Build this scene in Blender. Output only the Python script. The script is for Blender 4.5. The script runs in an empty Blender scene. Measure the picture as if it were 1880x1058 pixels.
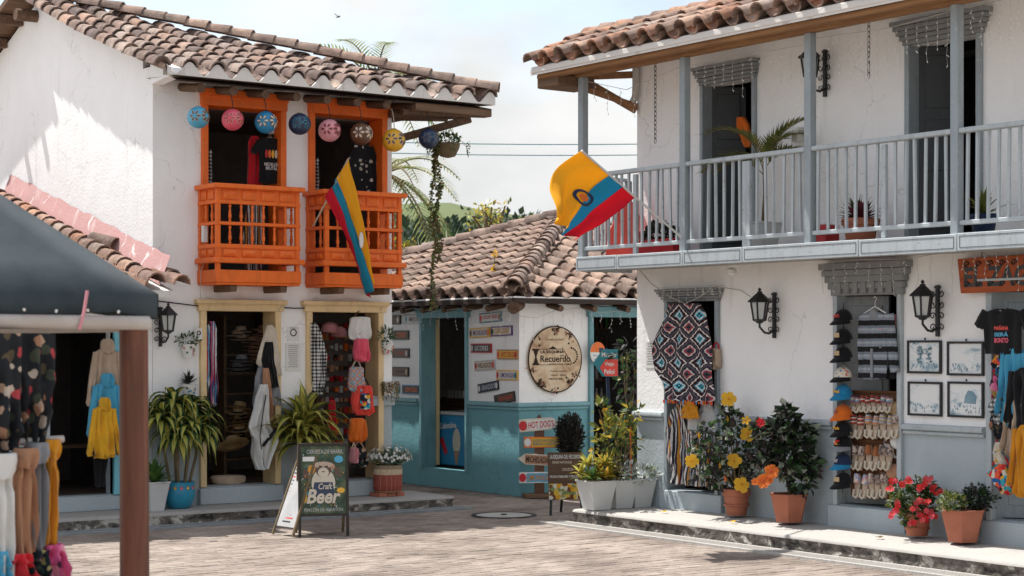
import bpy, math, random
from mathutils import Vector, Matrix, noise
V = Vector; pi = math.pi; rad = math.radians
RND = random.Random(11)
S = bpy.context.scene; COL = S.collection

# ------------------------------------------------------------------ camera, sky, sun, exposure
CAMH = 2.1; CC = V((0, 0, CAMH)); HEAD = rad(54.1); FPX = 3300.0; HORY = 632.0
cam = bpy.data.cameras.new('camera'); camo = bpy.data.objects.new('camera', cam); COL.objects.link(camo)
camo.location = CC; camo.rotation_euler = (rad(90), 0, HEAD - rad(90))
cam.sensor_width = 36; cam.lens = FPX / 1880 * 36; cam.shift_y = (HORY - 529) / 1880
cam.clip_start = 0.1; cam.clip_end = 3000
cam.dof.use_dof = True; cam.dof.focus_distance = 20.5; cam.dof.aperture_fstop = 4.0
S.camera = camo
SUN = V((-0.2, 0.46, 1.0)).normalized()
w = bpy.data.worlds.new('World'); S.world = w; w.use_nodes = True
nt = w.node_tree; nt.nodes.clear()
wo = nt.nodes.new('ShaderNodeOutputWorld'); bg = nt.nodes.new('ShaderNodeBackground'); bg.inputs[1].default_value = 0.12
sky = nt.nodes.new('ShaderNodeTexSky'); sky.sky_type = 'NISHITA'; sky.sun_disc = False
sky.sun_elevation = math.asin(SUN.z); sky.sun_rotation = math.atan2(SUN.x, SUN.y); sky.dust_density = 2.0
tc = nt.nodes.new('ShaderNodeTexCoord'); mp = nt.nodes.new('ShaderNodeMapping'); mp.inputs['Scale'].default_value = (1, 1, 2.2)
nz = nt.nodes.new('ShaderNodeTexNoise'); nz.inputs['Scale'].default_value = 4.2; nz.inputs['Detail'].default_value = 7; nz.inputs['Roughness'].default_value = .52
cr = nt.nodes.new('ShaderNodeValToRGB'); cr.color_ramp.elements[0].position = .4; cr.color_ramp.elements[1].position = .56
cr.color_ramp.elements[0].color = (.3, .3, .3, 1); cr.color_ramp.elements[1].color = (1, 1, 1, 1)
nz2 = nt.nodes.new('ShaderNodeTexNoise'); nz2.inputs['Scale'].default_value = 7; nz2.inputs['Detail'].default_value = 6
cr2 = nt.nodes.new('ShaderNodeValToRGB'); cr2.color_ramp.elements[0].position = .32; cr2.color_ramp.elements[1].position = .66
cr2.color_ramp.elements[0].color = (2.85, 2.93, 2.95, 1); cr2.color_ramp.elements[1].color = (3.85, 3.85, 3.8, 1)
mx = nt.nodes.new('ShaderNodeMix'); mx.data_type = 'RGBA'
lk = nt.links.new
lk(tc.outputs['Generated'], mp.inputs[0]); lk(mp.outputs[0], nz.inputs['Vector']); lk(mp.outputs[0], nz2.inputs['Vector'])
lk(nz.outputs['Fac'], cr.inputs[0]); lk(nz2.outputs['Fac'], cr2.inputs[0]); lk(cr.outputs[0], mx.inputs[0])
lk(sky.outputs[0], mx.inputs[6]); lk(cr2.outputs[0], mx.inputs[7]); lk(mx.outputs[2], bg.inputs[0]); lk(bg.outputs[0], wo.inputs[0])
sl = bpy.data.lights.new('sun', 'SUN'); sl.energy = 3.25; sl.angle = rad(.6); sl.color = (1, .97, .92)
so = bpy.data.objects.new('sun', sl); COL.objects.link(so); so.rotation_euler = SUN.to_track_quat('Z', 'Y').to_euler(); so.location = (0, 10, 30)
S.view_settings.view_transform = 'Standard'; S.view_settings.look = 'None'; S.view_settings.gamma = 1; S.view_settings.exposure = 1.1
S.render.engine = 'CYCLES'; S.cycles.use_denoising = True; S.cycles.max_bounces = 6; S.cycles.diffuse_bounces = 4
S.cycles.caustics_reflective = False; S.cycles.caustics_refractive = False

# ------------------------------------------------------------------ from the photograph to places in the street
FW = V((math.cos(HEAD), math.sin(HEAD), 0)); RT = V((math.sin(HEAD), -math.cos(HEAD), 0))
def ray(px, py): return FW + RT * ((px - 940) / FPX) + V((0, 0, (HORY - py) / FPX))
def on(px, py, ax, val):
    d = ray(px, py); return CC + d * ((val - CC[ax]) / d[ax])
def deep(px, py, depth): return CC + ray(px, py) * depth
FR = {'L': (V((9.11, 19.9, 0)), 0), 'R': (V((13.87, 16.6, 0)), -pi / 2), 'TL': (V((14.6, 20, 0)), -pi / 2), 'TR': (V((14.6, 20, 0)), 0)}
def fw(fr, x, y, z):                       # facade frame (x to the right, y into the wall) -> world
    o, r = FR[fr]; return o + Matrix.Rotation(r, 3, 'Z') @ V((x, y, z))
def at(fr, px, py, d=0):                   # pixel -> (x, z) on the facade plane, d in front of it
    o, r = FR[fr]
    if r == 0: p = on(px, py, 1, o.y - d); return p.x - o.x, p.z
    p = on(px, py, 0, o.x - d); return o.y - p.y, p.z
def area(fr, x0, y0, x1, y1, d=0):         # pixel box -> centre x, centre z, width, height
    a = at(fr, x0, (y0 + y1) / 2, d)[0]; b = at(fr, x1, (y0 + y1) / 2, d)[0]
    c = (x0 + x1) / 2; t = at(fr, c, y0, d)[1]; u = at(fr, c, y1, d)[1]
    return (a + b) / 2, (t + u) / 2, b - a, t - u

# ------------------------------------------------------------------ objects
WM = {}
def link(o, parent=None, world=False):
    COL.objects.link(o); M = o.matrix_basis.copy()
    if parent is not None:
        o.parent = parent
        if world: o.matrix_parent_inverse = WM[parent].inverted(); WM[o] = M
        else: WM[o] = WM[parent] @ M
    else: WM[o] = M
    return o
def tag(o, label, cat, group=None):
    o['label'] = label; o['category'] = cat
    if group: o['group'] = group
    return o
def thing(name, label, cat, loc=(0, 0, 0), rz=0, group=None):
    o = bpy.data.objects.new(name, None); o.empty_display_size = .1
    o.location = loc; o.rotation_euler = (0, 0, rz)
    o.matrix_basis = Matrix.LocRotScale(V(loc), Matrix.Rotation(rz, 3, 'Z'), None)
    link(o); return tag(o, label, cat, group)
def put(name, label, cat, fr, px, py, d=0, group=None):
    x, z = at(fr, px, py, d); return thing(name, label, cat, fw(fr, x, -d, z), FR[fr][1], group)

# ------------------------------------------------------------------ meshes
class MB:
    def __init__(s): s.v = []; s.f = []; s.m = []
    def add(s, vs, fs, m=0):
        b = len(s.v); s.v += [tuple(p) for p in vs]
        for f in fs: s.f.append(tuple(i + b for i in f)); s.m.append(m)
        return s
    def box(s, a, b, m=0, M=None):
        x0, y0, z0 = a; x1, y1, z1 = b
        vs = [V(p) for p in ((x0,y0,z0),(x1,y0,z0),(x1,y1,z0),(x0,y1,z0),(x0,y0,z1),(x1,y0,z1),(x1,y1,z1),(x0,y1,z1))]
        if M is not None: vs = [M @ p for p in vs]
        return s.add(vs, [(3,2,1,0),(4,5,6,7),(0,1,5,4),(1,2,6,5),(2,3,7,6),(3,0,4,7)], m)
    def bar(s, p0, p1, w, h, m=0, up=(0, 0, 1)):      # rectangular bar between two points
        p0 = V(p0); p1 = V(p1); d = (p1 - p0).normalized(); u = V(up)
        if abs(d.dot(u)) > .98: u = V((0, 1, 0))
        x = d.cross(u).normalized() * (w / 2); z = x.cross(d).normalized() * (h / 2)
        vs = [p + a * x + b * z for p in (p0, p1) for a, b in ((-1,-1),(1,-1),(1,1),(-1,1))]
        return s.add(vs, [(3,2,1,0),(4,5,6,7),(0,1,5,4),(1,2,6,5),(2,3,7,6),(3,0,4,7)], m)
    def loft(s, rings, m=0, caps=True, closed=True):
        n = len(rings[0]); b = len(s.v)
        for r in rings: s.v += [tuple(p) for p in r]
        for i in range(len(rings) - 1):
            for j in range(n if closed else n - 1):
                k = (j + 1) % n
                s.f.append((b+i*n+j, b+i*n+k, b+(i+1)*n+k, b+(i+1)*n+j)); s.m.append(m)
        if caps and closed:
            s.f.append(tuple(b + j for j in reversed(range(n)))); s.m.append(m)
            e = b + (len(rings) - 1) * n; s.f.append(tuple(e + j for j in range(n))); s.m.append(m)
        return s
    def tube(s, pts, r, n=6, m=0, caps=True):
        pts = [V(p) for p in pts]; rings = []; u = None
        for i, p in enumerate(pts):
            d = (pts[min(i+1, len(pts)-1)] - pts[max(i-1, 0)])
            if d.length < 1e-9: d = V((0, 0, 1))
            d.normalize()
            if u is None: u = d.orthogonal().normalized()
            u = (u - d * u.dot(d)); u = u.normalized() if u.length > 1e-6 else d.orthogonal().normalized()
            w_ = d.cross(u); rr = r[i] if isinstance(r, (list, tuple)) else r
            rings.append([p + (u * math.cos(2*pi*k/n) + w_ * math.sin(2*pi*k/n)) * rr for k in range(n)])
        return s.loft(rings, m, caps)
    def lathe(s, prof, n=16, m=0, c=(0, 0, 0), sq=1.0, caps=True, ph=0):
        c = V(c); ms = [p[2] if len(p) > 2 else m for p in prof]; b = len(s.v)
        for r, z, *_ in prof:
            for k in range(n):
                a = 2*pi*k/n + ph; s.v.append((c.x + r*math.cos(a), c.y + r*math.sin(a)*sq, c.z + z))
        for i in range(len(prof) - 1):
            for k in range(n):
                q = (k + 1) % n; s.f.append((b+i*n+k, b+i*n+q, b+(i+1)*n+q, b+(i+1)*n+k)); s.m.append(ms[i])
        if caps:
            s.f.append(tuple(b+k for k in reversed(range(n)))); s.m.append(ms[0])
            e = b + (len(prof)-1)*n; s.f.append(tuple(e+k for k in range(n))); s.m.append(ms[-1])
        return s
    def prism(s, poly, y0, y1, m=0, M=None):            # outline in x,z pushed from y0 to y1
        n = len(poly); vs = [V((p[0], y0, p[1])) for p in poly] + [V((p[0], y1, p[1])) for p in poly]
        if M is not None: vs = [M @ p for p in vs]
        fs = [tuple(range(n)), tuple(reversed(range(n, 2*n)))] + [(i, i+n, (i+1) % n + n, (i+1) % n) for i in range(n)]
        return s.add(vs, fs, m)
    def cloth(s, rows, nx=14, nz=16, thick=.03, fold=.012, nf=5, m=0, ph=0, M=None, wob=.5):
        # soft garment: rows = (z, x_left, x_right), closed front and back, vertical folds
        rings = []; zs = [r[0] for r in rows]
        for i in range(nz + 1):
            t = i / nz * (len(rows) - 1); a = min(int(t), len(rows) - 2); q = t - a; q2 = q*q*(3-2*q) * .5 + q * .5
            z, xl, xr = (rows[a][k]*(1-q2) + rows[a+1][k]*q2 for k in range(3)); ring = []
            g = min(1, .25 + i / nz * 1.1)
            for side in (0, 1):
                for j in range(nx + 1 if side == 0 else nx - 1):
                    u = j/nx if side == 0 else 1 - (j+1)/nx
                    e = math.sqrt(max(0, 1 - (2*u-1)**2))
                    fy = fold*g*math.sin(u*nf*2*pi + ph + wob*math.sin(i/nz*5 + ph)) + fold*.5*g*math.sin(u*nf*4.3 + i*.4 + ph*2)
                    fy += fold*1.6*g*noise.noise(V((u*3.5+ph, i*.35, ph*3)))
                    y = fy - thick*(.25 + .75*e) if side == 0 else fy*.6 + thick*(.25 + .75*e)
                    p = V((xl + (xr-xl)*u, y, z + (.006*math.sin(u*9 + ph) + .018*noise.noise(V((u*5, ph*2, 1)))) * (i / nz)))
                    ring.append(M @ p if M is not None else p)
            rings.append(ring)
        return s.loft(rings, m)
    def leaf(s, p, d, L, wd, droop=.8, n=4, m=0, m2=None, fold=.25, w0=.25):
        p = V(p); d = V(d).normalized(); side = d.cross(V((0, 0, 1)))
        side = side.normalized() if side.length > 1e-3 else V((RND.uniform(-1,1), RND.uniform(-1,1), 0)).normalized()
        rows = []
        for i in range(n + 1):
            t = i / n; wv = wd/2 * (w0*(1-t) + (1-w0)*math.sin(min(1, t*1.15 + .12)*pi)**.8 if t < .999 else .03)
            nrm = side.cross(d).normalized()
            if m2 is None: rows.append([p - side*wv + nrm*wv*fold, p, p + side*wv + nrm*wv*fold])
            else: rows.append([p - side*wv + nrm*wv*fold, p - side*wv*.52, p + side*wv*.52, p + side*wv + nrm*wv*fold])
            p = p + d * (L/n); d = (d + V((0, 0, -1)) * (droop/n) * (0.4 + t)).normalized()
        k = len(rows[0]); b = len(s.v)
        for r in rows: s.v += [tuple(q) for q in r]
        for i in range(n):
            for j in range(k-1):
                s.f.append((b+i*k+j, b+i*k+j+1, b+(i+1)*k+j+1, b+(i+1)*k+j)); s.m.append(m2 if (m2 is not None and j == 1) else m)
        return s
    def leaflet(s, p, d, nrm, L, wd, m=0):              # one small folded leaf
        p = V(p); d = V(d).normalized(); x = d.cross(V(nrm)); x = (x.normalized() if x.length > 1e-4 else d.orthogonal().normalized()) * (wd/2)
        n = x.cross(d).normalized() * wd * .18
        vs = [p, p + d*L*.45 - x + n, p + d*L, p + d*L*.45 + x + n, p + d*L*.5]
        return s.add(vs, [(0, 4, 1), (1, 4, 2), (0, 3, 4), (4, 3, 2)], m)
    def build(s, name, mats, parent=None, smooth=40, world=False, loc=None, rot=None, bevel=0, kind=None):
        me = bpy.data.meshes.new(name); me.from_pydata(s.v, [], s.f)
        if isinstance(mats, str): mats = [mats]
        for q in mats: me.materials.append(mat(q))
        if len(mats) > 1: me.polygons.foreach_set('material_index', s.m)
        if smooth:
            me.polygons.foreach_set('use_smooth', [True] * len(me.polygons))
            if smooth < 180: me.set_sharp_from_angle(angle=rad(smooth))
        me.update(); o = bpy.data.objects.new(name, me)
        if loc is not None or rot is not None:
            e = Matrix.Identity(3)
            if rot is not None:
                from mathutils import Euler
                e = Euler(rot).to_matrix()
            o.matrix_basis = Matrix.LocRotScale(V(loc or (0, 0, 0)), e, None)
        link(o, parent, world)
        if bevel:
            b = o.modifiers.new('bevel', 'BEVEL'); b.width = bevel; b.segments = 2; b.limit_method = 'ANGLE'
        if kind: o['kind'] = kind
        return o
def inst(name, me, parent, M, world=False):
    o = bpy.data.objects.new(name, me); o.matrix_basis = M; return link(o, parent, world)
def TX(x, y, z): return Matrix.Translation((x, y, z))
def RX(a): return Matrix.Rotation(a, 4, 'X')
def RY(a): return Matrix.Rotation(a, 4, 'Y')
def RZ(a): return Matrix.Rotation(a, 4, 'Z')
TCACHE = {}
def lettering(parent, body, x, y, z, w_, h, mt_, rot=0, thin=False, name='lettering', bold=.012, shear=0, world=False):
    # words as thin raised letters standing in the x,z plane, fitted into w_ x h
    cu = bpy.data.curves.new('t', 'FONT'); cu.body = body; cu.align_x = 'CENTER'; cu.size = 1; cu.offset = 0 if thin else bold
    cu.shear = shear; cu.resolution_u = 3; cu.space_line = .85
    to = bpy.data.objects.new('t', cu); me = bpy.data.meshes.new_from_object(to)
    bpy.data.objects.remove(to); bpy.data.curves.remove(cu)
    xs = [v.co.x for v in me.vertices]; ys = [v.co.y for v in me.vertices]
    cx = (min(xs)+max(xs))/2; cy = (min(ys)+max(ys))/2; sx = w_/(max(xs)-min(xs)); sy = h/(max(ys)-min(ys))
    for v in me.vertices: v.co = V(((v.co.x-cx)*sx, 0, (v.co.y-cy)*sy))
    me.name = name; me.materials.clear(); me.materials.append(mat(mt_)); o = bpy.data.objects.new(name, me)
    o.matrix_basis = TX(x, y, z) @ RY(rot); return link(o, parent, world)
def flat(parent, poly, y, m, name, thick=.002):
    return MB().prism(poly, y - thick, y, 0).build(name, m, parent, smooth=0)
def rect(x, z, w_, h): return [(x-w_/2, z-h/2), (x+w_/2, z-h/2), (x+w_/2, z+h/2), (x-w_/2, z+h/2)]
def disc(x, z, rx, rz=None, n=14): rz = rz or rx; return [(x + rx*math.cos(2*pi*i/n), z + rz*math.sin(2*pi*i/n)) for i in range(n)]

# ------------------------------------------------------------------ materials
MT = {}; DEF = {}
def mat(name):
    if name in MT: return MT[name]
    m = bpy.data.materials.new(name); m.use_nodes = True; MT[name] = m
    d = DEF[name]; d[0](m, *d[1], **d[2]); return m
def D(name, fn, *a, **k): DEF[name] = (fn, a, k)
def c4(c): return (c[0], c[1], c[2], 1)
class N:                                             # small node helper
    def __init__(s, m):
        s.t = m.node_tree; s.p = s.t.nodes['Principled BSDF']; s.tc = None
    def n(s, k, **kw):
        x = s.t.nodes.new(k)
        for a, b in kw.items(): setattr(x, a, b)
        return x
    def set(s, sock, v):
        if hasattr(v, 'is_linked') or isinstance(v, bpy.types.NodeSocket): s.t.links.new(v, sock)
        else: sock.default_value = v
    def co(s, scale=(1, 1, 1)):
        if s.tc is None: s.tc = s.n('ShaderNodeTexCoord').outputs['Object']
        mp = s.n('ShaderNodeMapping'); mp.inputs['Scale'].default_value = scale
        oi = s.n('ShaderNodeObjectInfo'); 
        s.set(mp.inputs[0], s.tc); m = s.math('MULTIPLY', oi.outputs['Random'], 37.0); s.set(mp.inputs['Location'], m)
        return mp.outputs[0]
    def xyz(s):
        if s.tc is None: s.tc = s.n('ShaderNodeTexCoord').outputs['Object']
        q = s.n('ShaderNodeSeparateXYZ'); s.set(q.inputs[0], s.tc); return q.outputs
    def math(s, op, a, b=0.0, c=0.0):
        q = s.n('ShaderNodeMath', operation=op); s.set(q.inputs[0], a); s.set(q.inputs[1], b); s.set(q.inputs[2], c); return q.outputs[0]
    def noise(s, scale, detail=4, vec=None, rough=.55, dist=0):
        q = s.n('ShaderNodeTexNoise'); q.inputs['Scale'].default_value = scale; q.inputs['Detail'].default_value = detail
        q.inputs['Roughness'].default_value = rough; q.inputs['Distortion'].default_value = dist
        s.set(q.inputs['Vector'], vec if vec is not None else s.co()); return q.outputs['Fac']
    def ramp(s, f, stops, const=False):
        q = s.n('ShaderNodeValToRGB'); e = q.color_ramp.elements; q.color_ramp.interpolation = 'CONSTANT' if const else 'LINEAR'
        while len(e) < len(stops): e.new(.5)
        for i, (p, c) in enumerate(stops): e[i].position = p; e[i].color = c4(c) if not isinstance(c, float) else (c, c, c, 1)
        s.set(q.inputs[0], f); return q.outputs[0]
    def mix(s, f, a, b, blend='MIX'):
        q = s.n('ShaderNodeMix', data_type='RGBA', blend_type=blend)
        s.set(q.inputs[0], f); s.set(q.inputs[6], c4(a) if isinstance(a, tuple) else a); s.set(q.inputs[7], c4(b) if isinstance(b, tuple) else b); return q.outputs[2]
    def bump(s, h, strength, dist=.02):
        q = s.n('ShaderNodeBump'); q.inputs['Strength'].default_value = strength; q.inputs['Distance'].default_value = dist
        s.set(q.inputs['Height'], h); s.set(s.p.inputs['Normal'], q.outputs[0])
    def rnd(s):                                          # a number for each object and each loose piece
        oi = s.n('ShaderNodeObjectInfo').outputs['Random']; g = s.n('ShaderNodeNewGeometry').outputs['Random Per Island']
        return s.math('FRACT', s.math('ADD', s.math('MULTIPLY', oi, 7.31), g))
    def out(s, col, rough=.8, spec=.3, metal=0):
        s.set(s.p.inputs['Base Color'], c4(col) if isinstance(col, tuple) else col); s.set(s.p.inputs['Roughness'], rough)
        s.p.inputs['Specular IOR Level'].default_value = spec; s.p.inputs['Metallic'].default_value = metal
def k_(c, f): return tuple(min(1, x*f) for x in c)
def basic(m, c, c2=None, rough=.8, scale=6, bump=.15, bs=40, spec=.3, metal=0, str_=(1, 1, 1), var=0, bd=.01):
    n = N(m); c2 = c2 or k_(c, .8); f = n.ramp(n.noise(scale, 5, n.co(str_)), [(.3, c), (.7, c2)])
    if var: f = n.mix(n.math('MULTIPLY', n.rnd(), var), f, k_(c, .35))
    n.out(f, rough, spec, metal)
    if bump: n.bump(n.noise(bs, 4, n.co(str_)), bump, bd)
def plaster(m, c, dirt=(.45, .42, .38), amount=.35, patch=None):
    n = N(m); a = n.noise(2.2, 6); f = n.mix(n.ramp(a, [(.35, 0.0), (.75, .4)]), c, k_(c, .86))
    st = n.noise(5, 6, n.co((1, 1, .12)), .65); f = n.mix(n.ramp(st, [(.58, 0.0), (.8, amount)]), f, dirt)
    sp = n.noise(38, 3); f = n.mix(n.ramp(sp, [(.7, 0.0), (.78, amount)]), f, k_(dirt, .8))
    if patch:
        pa = n.noise(3.1, 8, None, .6, .6); f = n.mix(n.ramp(pa, [(.6, 0.0), (.63, .75)]), f, patch)
    vo = n.n('ShaderNodeTexVoronoi', feature='DISTANCE_TO_EDGE'); vo.inputs['Scale'].default_value = 1.7; wq = n.n('ShaderNodeTexNoise'); wq.inputs['Scale'].default_value = 3; wq.inputs['Detail'].default_value = 6; n.set(wq.inputs['Vector'], n.co()); n.set(vo.inputs['Vector'], n.mix(.35, n.co(), wq.outputs['Color']))
    ck = n.math('MULTIPLY', n.ramp(vo.outputs['Distance'], [(0.0, .5), (.006, 0.0)]), n.ramp(n.noise(1.1, 3), [(.5, 0.0), (.62, 1.0)])); f = n.mix(ck, f, k_(dirt, .55))
    n.out(f, .88, .2); n.bump(n.math('ADD', n.math('MULTIPLY', n.noise(3, 3), 1.5), n.noise(28, 5)), .28, .02)
def wood(m, c, c2, rough=.6, axis=2, scale=1, worn=None):
    n = N(m); sc = [14*scale]*3; sc[axis] = 1.0*scale; v = n.co(tuple(sc)); g = n.noise(1.6, 6, v, .6, .4)
    f = n.ramp(g, [(.3, c), (.7, c2)])
    if worn: f = n.mix(n.ramp(n.noise(9, 6), [(.6, 0.0), (.68, .8)]), f, worn)
    n.out(f, rough, .3); n.bump(g, .2, .01)
def paint(m, c, worn=(.4, .36, .3), rough=.5, amount=.5, spec=.4):
    n = N(m); f = n.mix(n.ramp(n.noise(4, 5), [(.4, 0.0), (.8, .5)]), c, k_(c, .75))
    f = n.mix(n.ramp(n.noise(5, 6, n.co((3, 3, .6)), .6), [(.5, 0.0), (.75, .45)]), f, k_(c, .5)); f = n.mix(n.ramp(n.noise(24, 7, None, .72), [(.6, 0.0), (.66, amount)]), f, worn)
    n.out(f, rough, spec); n.bump(n.noise(30, 4, n.co((1, 1, .3))), .15, .006)
def tiles(m, pal, lich=(.42, .38, .3), dark=(.035, .03, .03), amt=.5, big=2.2):
    n = N(m); r = n.rnd(); k = len(pal); f = n.ramp(r, [((i + .5)/k, c) for i, c in enumerate(pal)])
    f = n.mix(n.ramp(n.noise(7, 6, None, .65), [(.45, 0.0), (.68, amt)]), f, dark)
    f = n.mix(n.ramp(n.noise(19, 6, None, .7), [(.57, 0.0), (.66, .6)]), f, lich)
    ps = n.n('ShaderNodeNewGeometry').outputs['Position']; f = n.mix(n.ramp(n.noise(big, 6, ps, .6), [(.42, 0.0), (.66, .55)]), f, (.075, .052, .043)); n.out(f, .9, .15); n.bump(n.noise(45, 5), .4, .008)
def foliage(m, c, c2, c3=None, rough=.45, tr=.25):
    n = N(m); r = n.rnd(); f = n.ramp(r, [(.1, c), (.6, c2), (.95, c3 or c2)]); n.out(f, rough, .35)
    t = n.n('ShaderNodeBsdfTranslucent'); n.set(t.inputs[0], n.mix(.5, f, k_(c2, 1.7))); x = n.n('ShaderNodeMixShader'); x.inputs[0].default_value = tr
    o = n.t.nodes['Material Output']; n.t.links.new(n.p.outputs[0], x.inputs[1]); n.t.links.new(t.outputs[0], x.inputs[2]); n.t.links.new(x.outputs[0], o.inputs[0])
def fabric(m, c, c2=None, sheen=.2, fine=260, rough=.92):
    n = N(m); f = n.ramp(n.noise(5, 4), [(.3, c), (.75, c2 or k_(c, .75))]); n.out(f, rough, .1); n.bump(n.noise(fine, 2), .25, .004)
    n.p.inputs['Sheen Weight'].default_value = sheen
def stripes(m, cols, ax=2, period=.1, warp=.004, rough=.92, cross=None):
    n = N(m); x = n.xyz()[ax]; t = n.math('FRACT', n.math('ADD', n.math('DIVIDE', x, period), n.math('MULTIPLY', n.noise(9, 2), warp/period*4)))
    k = len(cols); f = n.ramp(t, [(i/k, c) for i, c in enumerate(cols)], True)
    f = n.mix(n.ramp(n.noise(60, 2), [(.35, 0.0), (.7, .35)]), f, (.05, .05, .05))
    if cross:
        t2 = n.math('FRACT', n.math('DIVIDE', n.xyz()[0 if ax == 2 else 2], cross[0])); f = n.mix(n.math('LESS_THAN', t2, cross[1]), f, cross[2])
    n.out(f, rough, .1); n.bump(n.noise(200, 2), .3, .004)
def checks(m, a, b, size):
    n = N(m); x, y, z = n.xyz(); q = n.math('LESS_THAN', n.math('FRACT', n.math('DIVIDE', x, size)), .5); r = n.math('LESS_THAN', n.math('FRACT', n.math('DIVIDE', z, size)), .5)
    t = n.math('MULTIPLY', n.math('ADD', q, r), .5); f = n.ramp(t, [(0, a), (.25, tuple((i+j)/3 for i, j in zip(a, b))), (.75, b)], True)
    n.out(f, .95, .1); n.bump(n.noise(200, 2), .3, .004)
def diamonds(m, a, b, cols, off=(.5, 0)):
    n = N(m); x, y, z = n.xyz(); wv = n.math('MULTIPLY', n.noise(4, 2), .05); x = n.math('ADD', x, wv)
    u = n.math('ABSOLUTE', n.math('SUBTRACT', n.math('FRACT', n.math('ADD', n.math('DIVIDE', x, a), off[0])), .5))
    v = n.math('ABSOLUTE', n.math('SUBTRACT', n.math('FRACT', n.math('ADD', n.math('DIVIDE', z, b), off[1])), .5))
    zig = n.math('MULTIPLY', n.math('PINGPONG', z, .018), 2.2); d = n.math('ADD', n.math('ADD', u, v), zig)
    k = len(cols); f = n.ramp(d, [(i/k*1.0, c) for i, c in enumerate(cols)], True); n.out(f, .92, .1); n.bump(n.noise(200, 2), .3, .004)
def motley(m, cols, scale=14, base=None, cover=1.0):
    n = N(m); q = n.n('ShaderNodeTexVoronoi'); q.inputs['Scale'].default_value = scale; wq = n.n('ShaderNodeTexNoise'); wq.inputs['Scale'].default_value = scale*.8; wq.inputs['Detail'].default_value = 4; n.set(wq.inputs['Vector'], n.co()); vm = n.n('ShaderNodeVectorMath', operation='MULTIPLY_ADD'); n.set(vm.inputs[0], wq.outputs['Color']); vm.inputs[1].default_value = (.9/scale,)*3; n.set(vm.inputs[2], n.co()); n.set(q.inputs['Vector'], vm.outputs[0])
    wv = n.noise(3, 2); s = n.n('ShaderNodeSeparateColor'); n.set(s.inputs[0], q.outputs['Color']); k = len(cols)
    f = n.ramp(s.outputs[0], [(i/k, c) for i, c in enumerate(cols)], True)
    if base is not None: f = n.mix(n.math('LESS_THAN', q.outputs['Distance'], cover), base, f)
    n.out(f, .9, .15)
def glass(m, c=(.75, .78, .76), rough=.25):
    n = N(m); n.out(c, rough, .5); n.p.inputs['Transmission Weight'].default_value = .35
def print_(m, a, b, c, scale=9, sx=(1, 1, 1), t=(.4, .5, .6)):
    n = N(m); g = n.noise(scale, 9, n.co(sx), .68, .5); n.out(n.ramp(g, [(t[0], a), (t[1], b), (t[2], c)]), .45, .4)
D('white_plaster', plaster, (.89, .885, .875), amount=.42); D('white_plaster_worn', plaster, (.86, .86, .855), (.5, .5, .48), .45)
D('blue_grey_plaster', plaster, (.4, .455, .48), (.55, .57, .57), .35); D('teal_plaster', plaster, (.17, .38, .42), (.07, .17, .19), .5)
D('pink_mortar', plaster, (.5, .29, .275), (.72, .66, .64), .9, (.78, .72, .7)); D('concrete', plaster, (.36, .34, .32), (.12, .11, .1), .6)
D('pale_concrete', plaster, (.43, .41, .38), (.22, .2, .175), .55); D('dark_concrete', plaster, (.11, .1, .088), (.5, .47, .42), .9, (.55, .52, .47))
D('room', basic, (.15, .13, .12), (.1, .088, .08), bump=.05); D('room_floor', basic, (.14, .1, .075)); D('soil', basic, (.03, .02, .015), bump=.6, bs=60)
PAL = [(.2, .14, .12), (.29, .2, .165), (.38, .28, .23), (.12, .09, .085), (.42, .27, .2), (.33, .26, .23), (.46, .36, .3), (.16, .12, .11)]
D('roof_tile', tiles, PAL, amt=.72); D('roof_tile_pale', tiles, [(.3, .22, .18), (.4, .29, .235), (.22, .16, .135), (.44, .31, .24), (.34, .23, .185)], amt=.55)
D('roof_tile_orange', tiles, [(.42, .21, .13), (.36, .21, .15), (.26, .17, .14), (.46, .31, .23), (.18, .13, .115), (.44, .25, .16), (.4, .31, .26)], (.48, .43, .36), amt=.62)
D('roof_deck', basic, (.05, .035, .03)); D('mortar', plaster, (.7, .67, .63), (.22, .19, .16), .85)
D('log', wood, (.17, .1, .06), (.07, .042, .03), .8, 1); D('plank', wood, (.2, .12, .07), (.09, .055, .035), .75, 0); D('raw_beam', wood, (.36, .19, .08), (.2, .1, .05), .7, 0)
D('orange_paint', paint, (.8, .15, .015), (.62, .3, .15), .5, .6); D('cream_paint', paint, (.74, .55, .3), (.4, .3, .18), .55)
D('grey_paint', paint, (.3, .345, .37), (.5, .48, .44), .55, .7); D('light_grey_paint', paint, (.43, .475, .495), (.2, .17, .14), .55, .75); D('dark_grey_paint', paint, (.045, .05, .055), (.12, .12, .12), .5)
D('lintel_grey', paint, (.24, .25, .255), (.4, .38, .35), .6, .3); D('teal_paint', paint, (.18, .37, .41), (.25, .35, .36), .5); D('aqua_paint', paint, (.2, .55, .66), (.4, .5, .5), .5)
D('black_iron', basic, (.012, .012, .014), rough=.45, bump=.2, spec=.5); D('steel', basic, (.35, .36, .37), rough=.45, metal=.7, bump=.05); D('grate_grey', basic, (.3, .32, .33), (.2, .22, .23), rough=.6)
D('glass', glass); D('wire', basic, (.03, .03, .03)); D('white_wire', basic, (.5, .48, .44)); D('bulb', basic, (.85, .84, .8), rough=.3)
D('brick_paving', tiles, [(.3, .25, .215), (.345, .292, .247), (.265, .22, .19), (.375, .315, .268), (.32, .26, .228), (.285, .24, .208)], (.36, .32, .27), (.15, .125, .1), .35, big=.9)
D('plaza', basic, (.35, .3, .26), (.29, .25, .215), .9, .8, .3, 30); D('joint', basic, (.13, .11, .095), (.09, .078, .066), bump=.4)

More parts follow.
